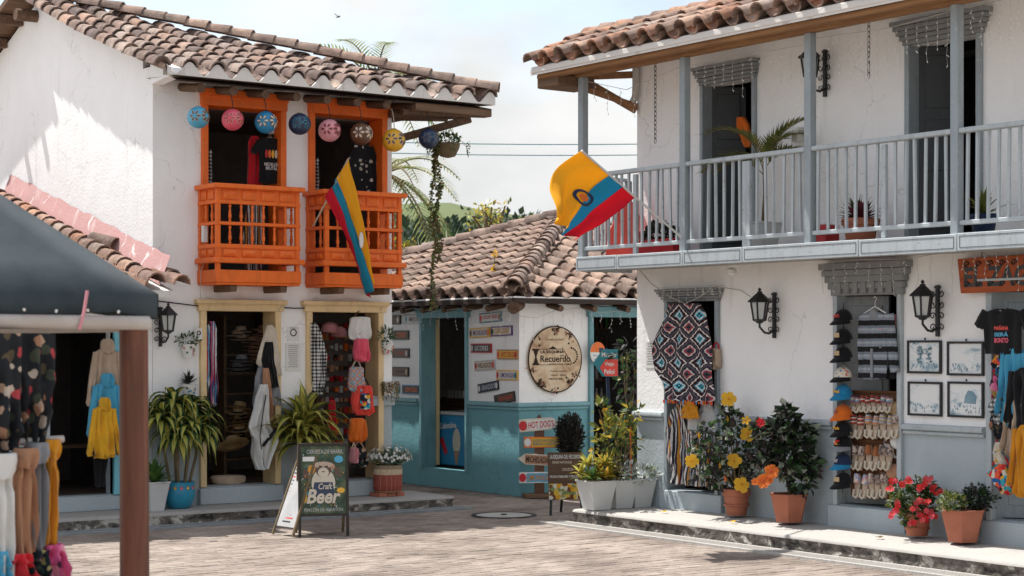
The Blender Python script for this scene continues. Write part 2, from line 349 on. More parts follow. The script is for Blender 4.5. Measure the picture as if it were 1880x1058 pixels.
# ---------------------------------------------------------------- wall with openings (x,z plane, outer face at y=0)
def wall(mb, x0, x1, z0, z1, holes, t, zs=None, M=None):
    xs = sorted({x0, x1} | {h[i] for h in holes for i in (0, 1)}); zz = sorted({z0, z1} | {h[i] for h in holes for i in (2, 3)} | ({zs} if zs else set()))
    inh = lambda x, z: any(h[0] < x < h[1] and h[2] < z < h[3] for h in holes)
    tr = (lambda p: M @ V(p)) if M is not None else V
    for i in range(len(xs)-1):
        for j in range(len(zz)-1):
            a, b, c, d = xs[i], xs[i+1], zz[j], zz[j+1]
            if inh((a+b)/2, (c+d)/2): continue
            m = 1 if (zs and (c+d)/2 < zs) else 0
            mb.add([tr(p) for p in ((a,0,c),(b,0,c),(b,0,d),(a,0,d))], [(0,1,2,3)], m); mb.add([tr(p) for p in ((a,t,c),(b,t,c),(b,t,d),(a,t,d))], [(3,2,1,0)], 2)
            for (p, q, r, s, ox, oz) in ((a,c,a,d,-1,0),(b,c,b,d,1,0),(a,c,b,c,0,-1),(a,d,b,d,0,1)):
                ex, ez = (p+r)/2 + ox*1e-4, (q+s)/2 + oz*1e-4
                if inh(ex, ez) or not (x0 < ex < x1 and z0 < ez < z1):
                    mb.add([tr(k) for k in ((p,0,q),(r,0,s),(r,t,s),(p,t,q))], [(0,1,2,3)], m)
    return mb
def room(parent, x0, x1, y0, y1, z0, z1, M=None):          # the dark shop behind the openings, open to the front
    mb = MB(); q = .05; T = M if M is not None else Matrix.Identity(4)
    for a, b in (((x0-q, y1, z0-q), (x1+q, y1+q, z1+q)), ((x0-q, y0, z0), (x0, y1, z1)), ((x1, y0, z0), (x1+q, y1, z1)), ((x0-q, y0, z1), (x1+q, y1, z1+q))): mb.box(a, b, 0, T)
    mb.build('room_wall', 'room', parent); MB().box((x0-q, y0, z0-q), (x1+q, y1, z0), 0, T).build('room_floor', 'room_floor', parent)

# ---------------------------------------------------------------- clay roof tiles
def tile_mesh(name, r0, r1, L, mt_, n=6, th=.02):
    mb = MB(); rings = []
    for i in range(n+1):
        a = pi*i/n; c, s = math.cos(a), math.sin(a)
        rings.append([(r0*c, 0, r0*s), (r1*c, L, r1*s), ((r1-th)*c, L, (r1-th)*s), ((r0-th)*c, 0, (r0-th)*s)])
    mb.loft(rings); me = bpy.data.meshes.new(name); me.from_pydata(mb.v, [], mb.f); me.materials.append(mat(mt_))
    me.polygons.foreach_set('use_smooth', [True]*len(me.polygons)); me.set_sharp_from_angle(angle=rad(50)); return me
def tile_field(parent, F, x0, x1, pitch, rows, ymax, zf, cover, rowlen=.3, ymin=lambda x: 0, pan=True, r=.105, limit=9999, cb=None, jit=1.0):
    # F: matrix of the slope's frame (x along the eave, y horizontal up the slope); zf(y) height
    out = []; n = int(round((x1-x0)/pitch))
    for i in range(n + 1):
        for kind in (0, 1):
            if kind and (i == n or not pan): continue
            x = x0 + i*pitch + kind*pitch/2
            for j in range(rows):
                y = j*rowlen + RND.uniform(-.012, .012)*jit - (.03 if kind == 0 else 0)
                if y > ymax(x) or y < ymin(x) - .06: continue
                sl = math.atan((zf(y+rowlen)-zf(y))/rowlen) - .06
                M = F @ TX(x + RND.uniform(-.008, .008)*jit, y, zf(max(y, 0)) + (.085 if kind == 0 else .11) + RND.uniform(-.006, .006)*jit) @ RX(sl) @ RZ(RND.uniform(-.03, .03)*jit)
                if kind: M = M @ RY(pi)
                out.append((M, kind))
    out.sort(key=lambda q: q[1])
    for M, kind in out[:limit]: inst('roof_tile', cover, parent, M)
    rest = out[limit:]
    if rest:
        mb = MB(); vs = [v.co.copy() for v in cover.vertices]; fs = [tuple(p.vertices) for p in cover.polygons]
        for M, kind in rest: mb.add([M @ v for v in vs], fs)
        mb.build('roof_tiles_far', cover.materials[0].name, parent, 50, kind='stuff')
def ridge_tiles(parent, p0, p1, me, step=.3, name='ridge_tile', lift=.1):
    p0 = V(p0); p1 = V(p1); d = p1-p0; n = int(d.length/step); u = d.normalized(); x = u.cross(V((0,0,1))).normalized(); z = x.cross(u)
    for i in range(n+1):
        p = p0 + u*step*i + V((0, 0, lift + RND.uniform(-.008, .008)))
        R = Matrix((x, u, z)).transposed().to_4x4(); inst(name, me, parent, TX(*p) @ R @ RX(-.035) @ RZ(RND.uniform(-.04, .04)))

# ================================================================ GROUND
def struct(o): o['kind'] = 'structure'; return o
g = struct(MB().add([(-400,-400,-.02),(900,-400,-.02),(900,900,-.02),(-400,900,-.02)], [(0,1,2,3)]).build('ground', 'plaza'))
MB().add([(1.5, 8.5, -.016), (21, 8.5, -.016), (21, 26, -.016), (1.5, 26, -.016)], [(0,1,2,3)]).build('joint_bed', 'joint', g)
def bricks():
    BL, BW, gp = .24, .12, .008; near = []; rest = MB(); k = 0; cand = []
    for j in range(int(14/BW)):
        for i in range(int(18/BL)):
            x = 2.5 + i*BL + (BL/2 if j % 2 else 0); y = 9.5 + j*BW
            d = V((x, y, 0)) - CC; dep = d.dot(FW); lat = d.dot(RT); px = 940 + lat/dep*FPX if dep > 1 else -1e4; py = HORY + CAMH/dep*FPX if dep > 1 else 1e4
            if px < -60 or px > 1950 or py > 1085: continue
            if x > 12.9 and y < 16.6: continue
            if y > 19.15 and x < 12.4: continue
            if y > 20.0 and x > 14.6: continue
            cand.append((py if 0 < px < 1880 and py < 1056 and not (px < 120) else 0, x, y))
    cand.sort(key=lambda t: -t[0])
    ms = []
    for q in range(4):
        b = MB(); e = .006; h = .012; X, Y = BL-gp, BW-gp; z1 = -.006 + q*.001; s1 = RND.uniform(-.002, .002); s2 = RND.uniform(-.002, .002)
        b.add([(0,0,-.03),(X,0,-.03),(X,Y,-.03),(0,Y,-.03),(0,0,z1-e),(X,0,z1-e),(X,Y,z1-e),(0,Y,z1-e),(e,e,z1+s1),(X-e,e,z1+s2),(X-e,Y-e,z1-s1),(e,Y-e,z1-s2)],
              [(0,1,5,4),(1,2,6,5),(2,3,7,6),(3,0,4,7),(4,5,9,8),(5,6,10,9),(6,7,11,10),(7,4,8,11),(8,9,10,11)]); ms.append(b)
    mes = [b.build('brick', 'brick_paving', g, 0) for b in ms]
    for k, (py, x, y) in enumerate(cand):
        q = RND.randrange(4)
        M = TX(x, y, RND.uniform(-.003, .003)) @ RZ(RND.uniform(-.012, .012))
        if k < 4: mes[k].matrix_basis = M; continue
        if k < 300: inst('brick', mes[q].data, g, M)
        else: rest.add([M @ V(v) for v in ms[q].v], ms[q].f)
    rest.build('brick_field', 'brick_paving', g, 0, kind='stuff')
bricks()
# raised pavements with kerbs
def rough_slab(name, x0, x1, y0, y1, h, top, side, rise=0):
    mb = MB(); n = 40; rows = []
    P = [(x0, y0), (x1, y0), (x1, y1), (x0, y1)]; ring = []
    for (a, b) in zip(P, P[1:] + P[:1]):
        L = max(abs(a[0]-b[0]), abs(a[1]-b[1])); k = max(2, int(L/.12))
        ring += [(a[0] + (b[0]-a[0])*i/k, a[1] + (b[1]-a[1])*i/k) for i in range(k)]
    cx, cy = (x0+x1)/2, (y0+y1)/2; lv = []
    for z, ins, am in ((-.02, .0, .02), (h*.45, .015, .022), (h-.035, .0, .014), (h-.012, .004, .006), (h, .022, .006)):
        lv.append([(x + (1 if x < cx else -1)*(ins + am*noise.noise(V((x*4, y*4, z*9)))), y + (1 if y < cy else -1)*(ins + am*noise.noise(V((y*4, x*4, z*9+7)))), z + (rise if x > cx and z > 0 else 0)) for x, y in ring])
    mb.loft(lv[:3], 1, False); mb.loft(lv[2:], 0, False); mb.add(lv[-1], [tuple(range(len(ring)))], 0)
    return struct(mb.build(name, [top, side], None, 60))
def kerb(m):
    n = N(m); a = n.noise(6, 7, n.co((1, 1, 1.4)), .62, .6); f = n.ramp(a, [(.36, (.045, .04, .036)), (.47, (.13, .115, .1)), (.56, (.17, .15, .13)), (.62, (.46, .43, .38)), (.78, (.6, .57, .52))]); n.out(f, .92, .15); n.bump(n.noise(16, 7), .8, .03)
D('kerb_stone', kerb)
rough_slab('pavement', 3.0, 12.95, 19.15, 20.2, .15, 'concrete', 'kerb_stone')
rough_slab('pavement', 12.95, 15.5, 8.0, 16.68, .165, 'pale_concrete', 'kerb_stone', .07)
def drain(name, label, x0, x1, y0, y1, along, mt_):
    t = thing(name, label, 'drain', ((x0+x1)/2, (y0+y1)/2, 0)); hx, hy = (x1-x0)/2, (y1-y0)/2; f = MB(); e = .035
    if along == 'x': f.box((-hx, -hy, -.02), (hx, -hy+e, .022)); f.box((-hx, hy-e, -.02), (hx, hy, .022))
    else: f.box((-hx, -hy, -.02), (-hx+e, hy, .022)); f.box((hx-e, -hy, -.02), (hx, hy, .022))
    f.build('frame', mt_, t, bevel=.004); sl_ = MB(); n = int(2*(hx if along == 'x' else hy)/.045)
    for i in range(n):
        q = -(hx if along == 'x' else hy) + .045*(i+.5)
        if along == 'x': sl_.box((q-.011, -hy+e, -.01), (q+.011, hy-e, .016))
        else: sl_.box((-hx+e, q-.011, -.01), (hx-e, q+.011, .016))
    sl_.build('slats', mt_, t, kind='stuff')
drain('drain_grate', 'grey slotted drain grate along the kerb behind the beer board', 5.5, 13.05, 18.86, 19.12, 'x', 'grate_grey')
drain('drain_grate', 'pale slotted drain strip along the sunlit right kerb', 12.62, 12.92, 8.5, 16.9, 'y', 'pale_concrete')
c = on(925, 946, 2, 0); t = thing('manhole_cover', 'round pale manhole cover in the shaded brick paving', 'manhole', c)
MB().lathe([(.0, .004), (.33, .004), (.345, .0), (.345, -.03)], 40, 0, caps=False).build('lid', 'pale_concrete', t); MB().lathe([(.35, -.03), (.35, .008), (.4, .006), (.41, -.03)], 40, 0, caps=False).build('ring', 'black_iron', t); MB().lathe([(.0, .02), (.03, .018), (.045, .005)], 12, caps=False).build('lift_hole', 'black_iron', t)

# ================================================================ LEFT HOUSE
LH = thing('white_house', 'two storey white house with orange balconies and old clay tile roof', 'house', FR['L'][0])
def Lx(px, py=600, d=0): return at('L', px, py, d)[0]
def Lz(px, py, d=0): return at('L', px, py, d)[1]
W_ = 3.36; ZT = .36
d1 = (Lx(376), Lx(503), ZT, Lz(440, 571)); d2 = (Lx(570), Lx(692), ZT, Lz(630, 573)); FZ = 2.86
w1 = (Lx(379), Lx(513), FZ, Lz(440, 198)); w2 = (Lx(575), Lx(699), FZ, Lz(640, 213))
mb = MB(); wall(mb, 0, W_, 0, 5.42, [d1, d2, w1, w2], .28, 1.36)
PK = (3.8, 6.72)
side = [(.281, 0), (8.0, 0), (8.0, 5.2), PK] + [(y_, 5.26 + .29*(y_+.6) + .0125*(y_+.6)**2 + .075) for y_ in (3.4, 2.8, 2.2, 1.6, 1.0, .5, .281)]
mb.prism([(y, z) for y, z in side], 0, .28, 0, Matrix(((0, 1, 0, 0), (1, 0, 0, 0), (0, 0, 1, 0), (0, 0, 0, 1))))
mb.add([(W_, 0, 0), (W_, 8, 0), (W_, 8, 5.4), (W_, 0, 5.4)], [(0, 1, 2, 3)], 0)
mb.build('wall', ['white_plaster_worn', 'blue_grey_plaster', 'room'], LH, 0)
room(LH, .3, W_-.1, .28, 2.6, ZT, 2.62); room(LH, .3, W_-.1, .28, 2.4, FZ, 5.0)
MB().box((2.98, -.035, 1.3), (W_+.03, -.002, 1.4)).box((2.99, -.02, 1.4), (W_+.02, -.002, 1.43)).build('rail_moulding', 'blue_grey_plaster', LH, bevel=.015)
for h in (d1, d2): MB().box((h[0]-.1, -.09, .15), (h[1]+.1, -.002, ZT-.01)).build('door_step', 'blue_grey_plaster', LH, bevel=.012)
def frame(parent, h, wd, dp, name, m, lint=.14, over=.07, sill=False, back=.285):
    x0, x1, z0, z1 = h; x0 += .005; x1 -= .005; z1 -= .005; wd += .005
    MB().box((x0-wd, -dp, z0), (x0, back, z1)).build(name, m, parent, bevel=.006); o = MB().box((x1, -dp, z0), (x1+wd, back, z1)).build(name, m, parent, bevel=.006)
    l = MB().box((x0-wd-over*.5, -dp-.012, z1), (x1+wd+over*.5, back, z1+lint*.62)).box((x0-wd-over, -dp-.045, z1+lint*.62), (x1+wd+over, .02, z1+lint)).box((x0-wd-over*.8, -dp-.028, z1+lint*.5), (x1+wd+over*.8, .01, z1+lint*.62))
    l.build('lintel', m, parent, bevel=.006); return o
frame(LH, d1, .075, .05, 'door_jamb', 'cream_paint'); frame(LH, d2, .075, .05, 'door_jamb', 'cream_paint')
frame(LH, w1, .075, .05, 'window_jamb', 'orange_paint', .2, .02); frame(LH, w2, .075, .05, 'window_jamb', 'orange_paint', .2, .02)
BP = [(0, .6), (.045, 1), (.09, .65), (.16, .55), (.22, .9), (.36, 1.08), (.5, .7), (.56, 1), (.6, .62), (.8, .58), (.88, .95), (.95, .62), (1, .62)]
def balcony(x0, x1, d=.5):
    r = .5; o = MB(); zb = 2.81
    o.box((x0, -d, zb), (x1, -.002, zb+.03)); o.box((x0-.012, -d-.012, zb+.03), (x1+.012, -d+.02, 2.99)); o.box((x0-.012, -d+.02, zb+.03), (x0+.02, -.002, 2.99)); o.box((x1-.02, -d+.02, zb+.03), (x1+.012, -.002, 2.99))
    b = o.build('balcony', 'orange_paint', LH, bevel=.006)
    pw = .055
    for (x, y) in ((x0, -d), (x1-pw, -d), (x0, -pw-.003), (x1-pw, -pw-.003)): MB().box((x, y, 2.985), (x+pw, y+pw, 3.965)).build('corner_post', 'orange_paint', b, bevel=.005)
    def rail(z0, z1, ov, name):
        m = MB(); q = .008+ov
        m.box((x0-q, -d-q, z0), (x1+q, -d+pw+.004, z1)); m.box((x0-q, -d+pw+.004, z0), (x0+pw+.004, -.003, z1)); m.box((x1-pw-.004, -d+pw+.004, z0), (x1+q, -.003, z1)); m.build(name, 'orange_paint', b, bevel=.012 if ov else .005)
    rail(3.962, 4.02, .045, 'top_rail'); rail(3.78, 3.822, 0, 'rail'); rail(3.527, 3.566, 0, 'rail'); rail(3.25, 3.3, 0, 'rail'); rail(3.07, 3.135, .04, 'lower_rail')
    def pan(z0, z1):
        for n, A, B in ((4, V((x0+pw, -d+.012, 0)), V((x1-pw, -d+.012, 0))), (2, V((x0+.012, -pw, 0)), V((x0+.012, -d+pw, 0)))):
            dx = (B-A)/n
            q = MB(); u = (B-A).normalized(); nrm = V((u.y, -u.x, 0)) if n == 4 else V((-1, 0, 0)); nrm = V((0, -1, 0)) if n == 4 else V((-1, 0, 0))
            q.add([A+V((0,0,z0)), B+V((0,0,z0)), B+V((0,0,z1)), A+V((0,0,z1)), A-nrm*.02+V((0,0,z0)), B-nrm*.02+V((0,0,z0)), B-nrm*.02+V((0,0,z1)), A-nrm*.02+V((0,0,z1))], [(0,1,2,3),(7,6,5,4),(0,4,5,1),(3,2,6,7)])
            q.build('panel_board', 'orange_paint', b, 0)
            for i in range(n):
                c0 = A + dx*(i+.14); c1 = A + dx*(i+.86); e = .016; p = [c0+V((0,0,z0+.016)), c1+V((0,0,z0+.016)), c1+V((0,0,z1-.016)), c0+V((0,0,z1-.016))]
                iz = (z1-z0)*.36; ix = (c1-c0)*.26; k = [p[0]+ix+V((0,0,iz)), p[1]-ix+V((0,0,iz)), p[2]-ix-V((0,0,iz)), p[3]+ix-V((0,0,iz))]
                MB().add([v + nrm*.002 for v in p] + [v + nrm*.012 for v in p] + [v + nrm*.03 for v in k], [(0,1,5,4),(1,2,6,5),(2,3,7,6),(3,0,4,7),(4,5,9,8),(5,6,10,9),(6,7,11,10),(7,4,8,11),(8,9,10,11)]).build('raised_panel', 'orange_paint', b, 0)
    pan(3.822, 3.962); pan(3.135, 3.25)
    def bal(z0, z1):
        L = z1-z0; pr = MB().lathe([(.021*q, t*L) for t, q in BP], 10, caps=False); me = None
        spots = [(x0+pw + (x1-x0-2*pw)*(i+.9)/6.8, -d+pw/2) for i in range(6)] + [(x0+pw/2, -d+pw+(d-2*pw)*(i+.7)/2.4) for i in range(2)] + [(x1-pw/2, -d+pw+(d-2*pw)*(i+.7)/2.4) for i in range(2)]
        for x, y in spots:
            if me is None: o = pr.build('baluster', 'orange_paint', b, 60, loc=(x, y, z0)); me = o.data
            else: inst('baluster', me, b, TX(x, y, z0))
    bal(3.566, 3.78); bal(3.3, 3.527)
    for x in (x0+.2, x1-.25): MB().prism([(x, 2.81), (x+.1, 2.81), (x+.09, 2.73), (x+.01, 2.73)], -d+.04, -.003).build('bracket', 'plank', b, bevel=.01)
balcony(.59, 1.72); balcony(2.08, 3.20)
# roof: one slope rising from the front eave, cut by a hip that runs down to the right corner
ZE = 5.26; zf = lambda y: ZE + .29*y + .0125*y*y; hipy = lambda x: max(0, 4.4*(1 - max(0, x)/4.55))
tm = tile_mesh('roof_tile', .112, .092, .37, 'roof_tile'); TF = TX(0, -.6, 0)
deck = MB(); n = 14
for i in range(n):
    for j in range(8):
        xa, xb = .03 + 4.52*i/n, .03 + 4.52*(i+1)/n; ya = [hipy(xa)*j/8, hipy(xa)*(j+1)/8]; yb = [hipy(xb)*j/8, hipy(xb)*(j+1)/8]
        P = [(xa, ya[0]), (xb, yb[0]), (xb, yb[1]), (xa, ya[1])]
        deck.add([(x, y-.6, zf(y)+.0) for x, y in P] + [(x, y-.6, zf(y)-.07) for x, y in P], [(0,1,2,3), (7,6,5,4)])
deck.add([(.03, 3.8, zf(4.4)), (4.55, -.6, ZE), (4.55, 8.4, ZE), (.03, 8.4, ZE-.1)], [(0, 1, 2), (0, 2, 3)])
deck.build('roof_deck', 'roof_deck', LH, 0)
tile_field(LH, TF, -.17, 4.5, .3592, 16, hipy, zf, tm, .292)
hm = tile_mesh('hip_tile', .125, .1, .4, 'roof_tile_pale'); ridge_tiles(LH, (4.58, -.68, ZE+.02), (-.1, 3.8, zf(4.4)), hm, .31, 'hip_tile', .13)
# back slope with its purlins showing at the gable
bs = MB(); A = [(-.32, PK[0]-.02, 6.86), (-.32, 8.6, 5.2)]
bs.add([(-.34, PK[0], 6.8), (-.34, 8.7, 5.06), (.6, 8.7, 5.06), (.6, PK[0], 6.8), (-.34, PK[0], 6.88), (-.34, 8.7, 5.14), (.6, 8.7, 5.14), (.6, PK[0], 6.88)], [(0,1,2,3),(7,6,5,4),(0,4,5,1)]); bs.build('back_roof', 'plank', LH, 0)
for i in range(7):
    y = PK[0] + .45 + .62*i; z = 6.8 - (y-PK[0])*.355; MB().box((-.42, y-.05, z-.14), (.0, y+.05, z-.004)).build('purlin', 'log', LH, bevel=.01)
MB().tube([(-.3, PK[0]-.08, 6.56), (.02, PK[0]-.08, 6.56)], .085, 10).build('ridge_log', 'log', LH)
# wavy mortar under the first tiles, soffit and round rafter ends
mo = MB(); pts = []; N_ = 170
for i in range(N_+1):
    x = -.1 + 4.68*i/N_; ph = (x + .17)/.3592; pts.append((x, ZE + .075 + .075*math.cos(2*pi*ph)))
poly = [(-.1, ZE-.06)] + [(4.58, ZE-.06)] + list(reversed(pts)); mo2 = MB()
for i in range(N_): mo2.add([(pts[i][0], -.615, ZE-.015), (pts[i+1][0], -.615, ZE-.015), (pts[i+1][0], -.615, pts[i+1][1]), (pts[i][0], -.615, pts[i][1]), (pts[i][0], -.5, ZE-.015), (pts[i+1][0], -.5, ZE-.015), (pts[i+1][0], -.5, pts[i+1][1]), (pts[i][0], -.5, pts[i][1])], [(0,1,2,3),(7,6,5,4),(1,0,4,5),(3,2,6,7)])
mo2.build('eave_mortar', 'mortar', LH, 30)
MB().add([(-.02, -.6, ZE-.03), (4.5, -.6, ZE-.03), (4.5, .1, ZE+.02), (-.05, .1, ZE+.02)], [(3,2,1,0)]).build('soffit', 'plank', LH, 0)
for i in range(10):
    x = .38 + .43*i; MB().tube([(x, -.52, ZE-.13), (x+RND.uniform(-.02,.02), .1, ZE-.05)], [.055, .05], 9).build('rafter', 'log', LH)
for (y, L) in ((-.5, .0), (-.2, .1), (.12, .2)): MB().tube([(W_-.1, y+.1, ZE-.18), (4.5-L, y, ZE-.13)], .05, 8).build('tie_beam', 'log', LH)
MB().box((W_, -.58, ZE-.17), (4.55, -.47, ZE-.064)).build('corner_beam', 'plank', LH, bevel=.01)
MB().bar((W_, .02, 4.75), (4.3, -.45, ZE-.2), .08, .1).build('brace', 'log', LH, bevel=.01)

MB().prism([(-.6, ZE-.015), (0, ZE-.06), (0, zf(.6)+.07), (-.6, zf(0)+.07)], -.03, .12, 0, Matrix(((0, 1, 0, 0), (1, 0, 0, 0), (0, 0, 1, 0), (0, 0, 0, 1)))).build('eave_corbel', 'white_plaster_worn', LH, 0)
# ================================================================ LEAN-TO SHOP at the left
LS = thing('lean_to_shop', 'low shop with clay tile roof against the white house', 'shop', FR['L'][0] + V((-1.5, 0, 0)))
ox = 1.5
so_ = (Lx(92)+ox, Lx(207)+ox, .33, 2.3)
mb = MB(); wall(mb, -2.5, 1.495, 0, 2.72, [so_], .2, 1.2); mb.build('wall', ['white_plaster', 'blue_grey_plaster', 'room'], LS, 0)
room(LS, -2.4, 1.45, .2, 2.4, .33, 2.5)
MB().box((so_[1], -.05, .33), (so_[1]+.1, .08, 2.3)).build('door_post', 'aqua_paint', LS, bevel=.006); MB().box((-2.4, -.04, .15), (1.48, -.002, .32)).build('door_step', 'blue_grey_plaster', LS, bevel=.01)
zl = lambda y: 2.72 + .262*y; TL_ = TX(0, -.76, 0)
lm = tile_mesh('roof_tile', .12, .1, .38, 'roof_tile_orange')
MB().add([(-3, -.7, zl(0)), (1.44, -.7, zl(0)), (1.44, 4.9, zl(5.6)), (-3, 4.9, zl(5.6)), (-3, -.7, zl(0)-.08), (1.44, -.7, zl(0)-.08), (1.44, 4.9, zl(5.6)-.08), (-3, 4.9, zl(5.6)-.08)], [(0,1,2,3),(7,6,5,4),(0,4,5,1),(1,5,6,2)]).build('roof_deck', 'mortar', LS, 0)
tile_field(LS, TL_, 1.18-.44*3, 1.18, .44, 19, lambda x: 5.6, zl, lm, .295)
for j in range(2): inst('roof_tile', lm, LS, TX(1.5+.02*j, -.8+.29*j, zl(.29*j)+.07) @ RX(.2) @ RZ(.12))
inst('roof_tile', lm, LS, TX(1.42, .9, zl(1.6)+.16) @ RX(.3) @ RZ(.5))
pk = MB(); n = 26
for i in range(n):
    a, b = -.5 + 5.2*i/n, -.5 + 5.2*(i+1)/n; h = lambda y: zl(y+.76) + .34 + .05*noise.noise(V((y*3, 0, 2))) + .03*noise.noise(V((y*11, 0, 5)))
    pk.add([(1.36, a, zl(a+.76)), (1.36, b, zl(b+.76)), (1.493, b, h(b)), (1.493, a, h(a))], [(0,1,2,3)])
pk.build('flashing', 'pink_mortar', LS, 60)
MB().tube([(1.2, 4.85, zl(5.6)+.12), (-2, 4.85, zl(5.6)+.12)], .12, 10).build('ridge_cap', 'roof_tile_orange', LS)
# ================================================================ TEAL CORNER HOUSE
TH = thing('corner_cafe', 'low white and teal corner cafe with hipped clay tile roof', 'cafe', FR['TL'][0])
RL = RZ(-pi/2)
tdl = (at('TL', 777, 700)[0], at('TL', 857, 700)[0], .27, at('TL', 828, 583)[1]); tdr = (at('TR', 1086, 700)[0], at('TR', 1086, 700)[0]+1.15, .12, at('TR', 1110, 582)[1])
mb = MB(); wall(mb, -7.1, -.001, 0, 2.74, [tdl], .22, 1.24, RL); wall(mb, .221, 7.0, 0, 2.74, [tdr], .22, 1.24)
mb.add([(0.0005, 0, 0), (.221, 0, 0), (.221, 0, 1.24), (.0005, 0, 1.24)], [(0,1,2,3)], 1); mb.add([(0.0005, 0, 1.24), (.221, 0, 1.24), (.221, 0, 2.74), (.0005, 0, 2.74)], [(0,1,2,3)], 0)
mb.build('wall', ['white_plaster', 'teal_plaster', 'room'], TH, 0)
MB().box((.23, 5.0, .1), (3.2, 5.05, 2.7)).box((3.2, .23, .1), (3.25, 5.05, 2.7)).box((.23, .23, 2.66), (3.2, 5.0, 2.7)).build('room_wall', 'room', TH); MB().box((.23, .23, .05), (3.2, 5.0, .1)).build('room_floor', 'room_floor', TH)
def moulding(z, segs, m, parent, dp=.045):
    for a, b in segs:
        a = V(a); b = V(b); d = (b-a).normalized(); nrm = V((d.y, -d.x, 0)); pr = [(0, -.05), (dp*.55, -.05), (dp*.6, -.025), (dp*.35, -.015), (dp*.9, -.005), (dp, .02), (dp*.8, .045), (0, .05)]
        MB().loft([[p + nrm*(u+.001) + V((0, 0, z+v)) for u, v in pr] for p in (a, b)]).build('rail_moulding', m, parent, 50)
moulding(1.24, [((0, -tdl[0]+.09, 0), (0, 7.0, 0))][::-1] and [((0, 7.0, 0), (0, -tdl[0]+.13, 0)), ((0, -tdl[1]-.05, 0), (0, 0, 0)), ((-.04, 0, 0), (tdr[0]-.06, 0, 0))], 'teal_paint', TH)
def frameM(parent, h, wd, dp, name, m, M, lint=.12, over=.08, back=.2, wl=None):
    x0, x1, z0, z1 = h; wl = wl or wd; x0 += .005; x1 -= .005; z1 -= .005
    o = MB().box((x0-wl, -dp, z0-.02), (x0, back, z1), 0, M).build(name, m, parent, bevel=.006); MB().box((x1, -dp, z0-.02), (x1+wd, back, z1), 0, M).build(name, m, parent, bevel=.006)
    MB().box((x0-wl-over, -dp-.02, z1), (x1+wd+over, back, z1+lint), 0, M).box((x0-wl-over-.02, -dp-.04, z1+lint*.7), (x1+wd+over+.02, .02, z1+lint+.03), 0, M).build('lintel', m, parent, bevel=.006); return o
frameM(TH, tdl, .05, .04, 'door_jamb', 'teal_paint', RL, .11, .04, .215, .06); frameM(TH, tdr, .07, .05, 'door_jamb', 'teal_paint', Matrix.Identity(4), .12, .03)
MB().box((tdl[0]+.002, .222, .3), (tdl[0]+.05, .26, tdl[3]-.02), 0, RL).build('door_edge', 'cream_paint', TH)
TZ = 2.72; tz = lambda y: TZ + .362*y; B = 7.8
tt = tile_mesh('roof_tile', .105, .085, .37, 'roof_tile_pale')
MB().add([(-.35, -.35, TZ), (B-.35, -.35, TZ), (B-.35, B-.35, TZ), (-.35, B-.35, TZ), (B/2-.35, B/2-.35, tz(B/2)), (-.35, -.35, TZ-.06), (B-.35, -.35, TZ-.06), (B-.35, B-.35, TZ-.06), (-.35, B-.35, TZ-.06)], [(0,1,4),(1,2,4),(2,3,4),(3,0,4),(0,5,6,1),(3,8,5,0),(8,7,6,5)]).build('roof_deck', 'roof_deck', TH, 0)
hy = lambda x: max(-.1, min(abs(x), B-abs(x)) - .12)
tile_field(TH, TX(-.35, -.35, 0) @ RL, -5.6, -.08, .325, 14, hy, tz, tt, .3, limit=150)
tile_field(TH, TX(-.35, -.35, 0), .1, 4.9, .325, 14, hy, tz, tt, .3, limit=130)
hm2 = tile_mesh('hip_tile', .13, .105, .38, 'roof_tile'); ridge_tiles(TH, (-.42, -.42, TZ+.02), (B/2-.35, B/2-.35, tz(B/2)), hm2, .27, 'hip_tile', .12); ridge_tiles(TH, (-.42, B-.3, TZ+.02), (B/2-.4, B/2-.35, tz(B/2)), hm2, .3, 'hip_tile', .12)
MB().box((-.33, -.33, TZ-.05), (4.5, -.26, TZ+.03)).box((-.33, -.259, TZ-.05), (-.26, 5.5, TZ+.03)).build('fascia', 'white_plaster', TH, bevel=.01)
for i in range(9): MB().tube([(-.3, .35+.55*i, TZ-.13), (.05, .35+.55*i, TZ-.06)], .045, 8).build('rafter', 'log', TH)
for i in range(5): MB().tube([(.5+.6*i, -.3, TZ-.13), (.5+.6*i, .05, TZ-.06)], .045, 8).build('rafter', 'log', TH)
MB().tube([(-.36, -.36, TZ-.13), (.05, .05, TZ-.08)], [.085, .075], 10).build('hip_rafter', 'log', TH)

# ================================================================ RIGHT HOUSE
RH = thing('balcony_house', 'white two storey house with long grey balcony and clay tile eave', 'house', FR['R'][0], -pi/2)
Rx = lambda px, py=700, d=0: at('R', px, py, d)[0]
Rz = lambda px, py, d=0: at('R', px, py, d)[1]
gd1 = (Rx(1229), Rx(1317), .4, Rz(1270, 553)); gd2 = (Rx(1541), Rx(1652), .42, Rz(1600, 541)); gd3 = (Rx(1825), Rx(1825)+1.0, .42, gd2[3])
BZ = 3.12; ud1 = (Rx(1294), Rx(1385), BZ+.02, Rz(1340, 149)); ud2 = (Rx(1673), Rx(1797), BZ+.02, Rz(1735, 72))
DZ = Rz(1450, 776)
mb = MB(); wall(mb, 0, 7.2, 0, 5.52, [gd1, gd2, gd3, ud1, ud2], .25, DZ); mb.add([(0, .001, 0), (0, 4, 0), (0, 4, 5.52), (0, .001, 5.52)], [(0,1,2,3)], 0)
mb.build('wall', ['white_plaster', 'blue_grey_plaster', 'room'], RH, 0)
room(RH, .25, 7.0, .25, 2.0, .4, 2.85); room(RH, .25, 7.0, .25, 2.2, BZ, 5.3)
moulding(DZ, [((-.03, 0, 0), (gd1[0]-.08, 0, 0)), ((gd1[1]+.08, 0, 0), (gd2[0]-.08, 0, 0)), ((gd2[1]+.07, 0, 0), (gd3[0]-.1, 0, 0))], 'light_grey_paint', RH, .06)
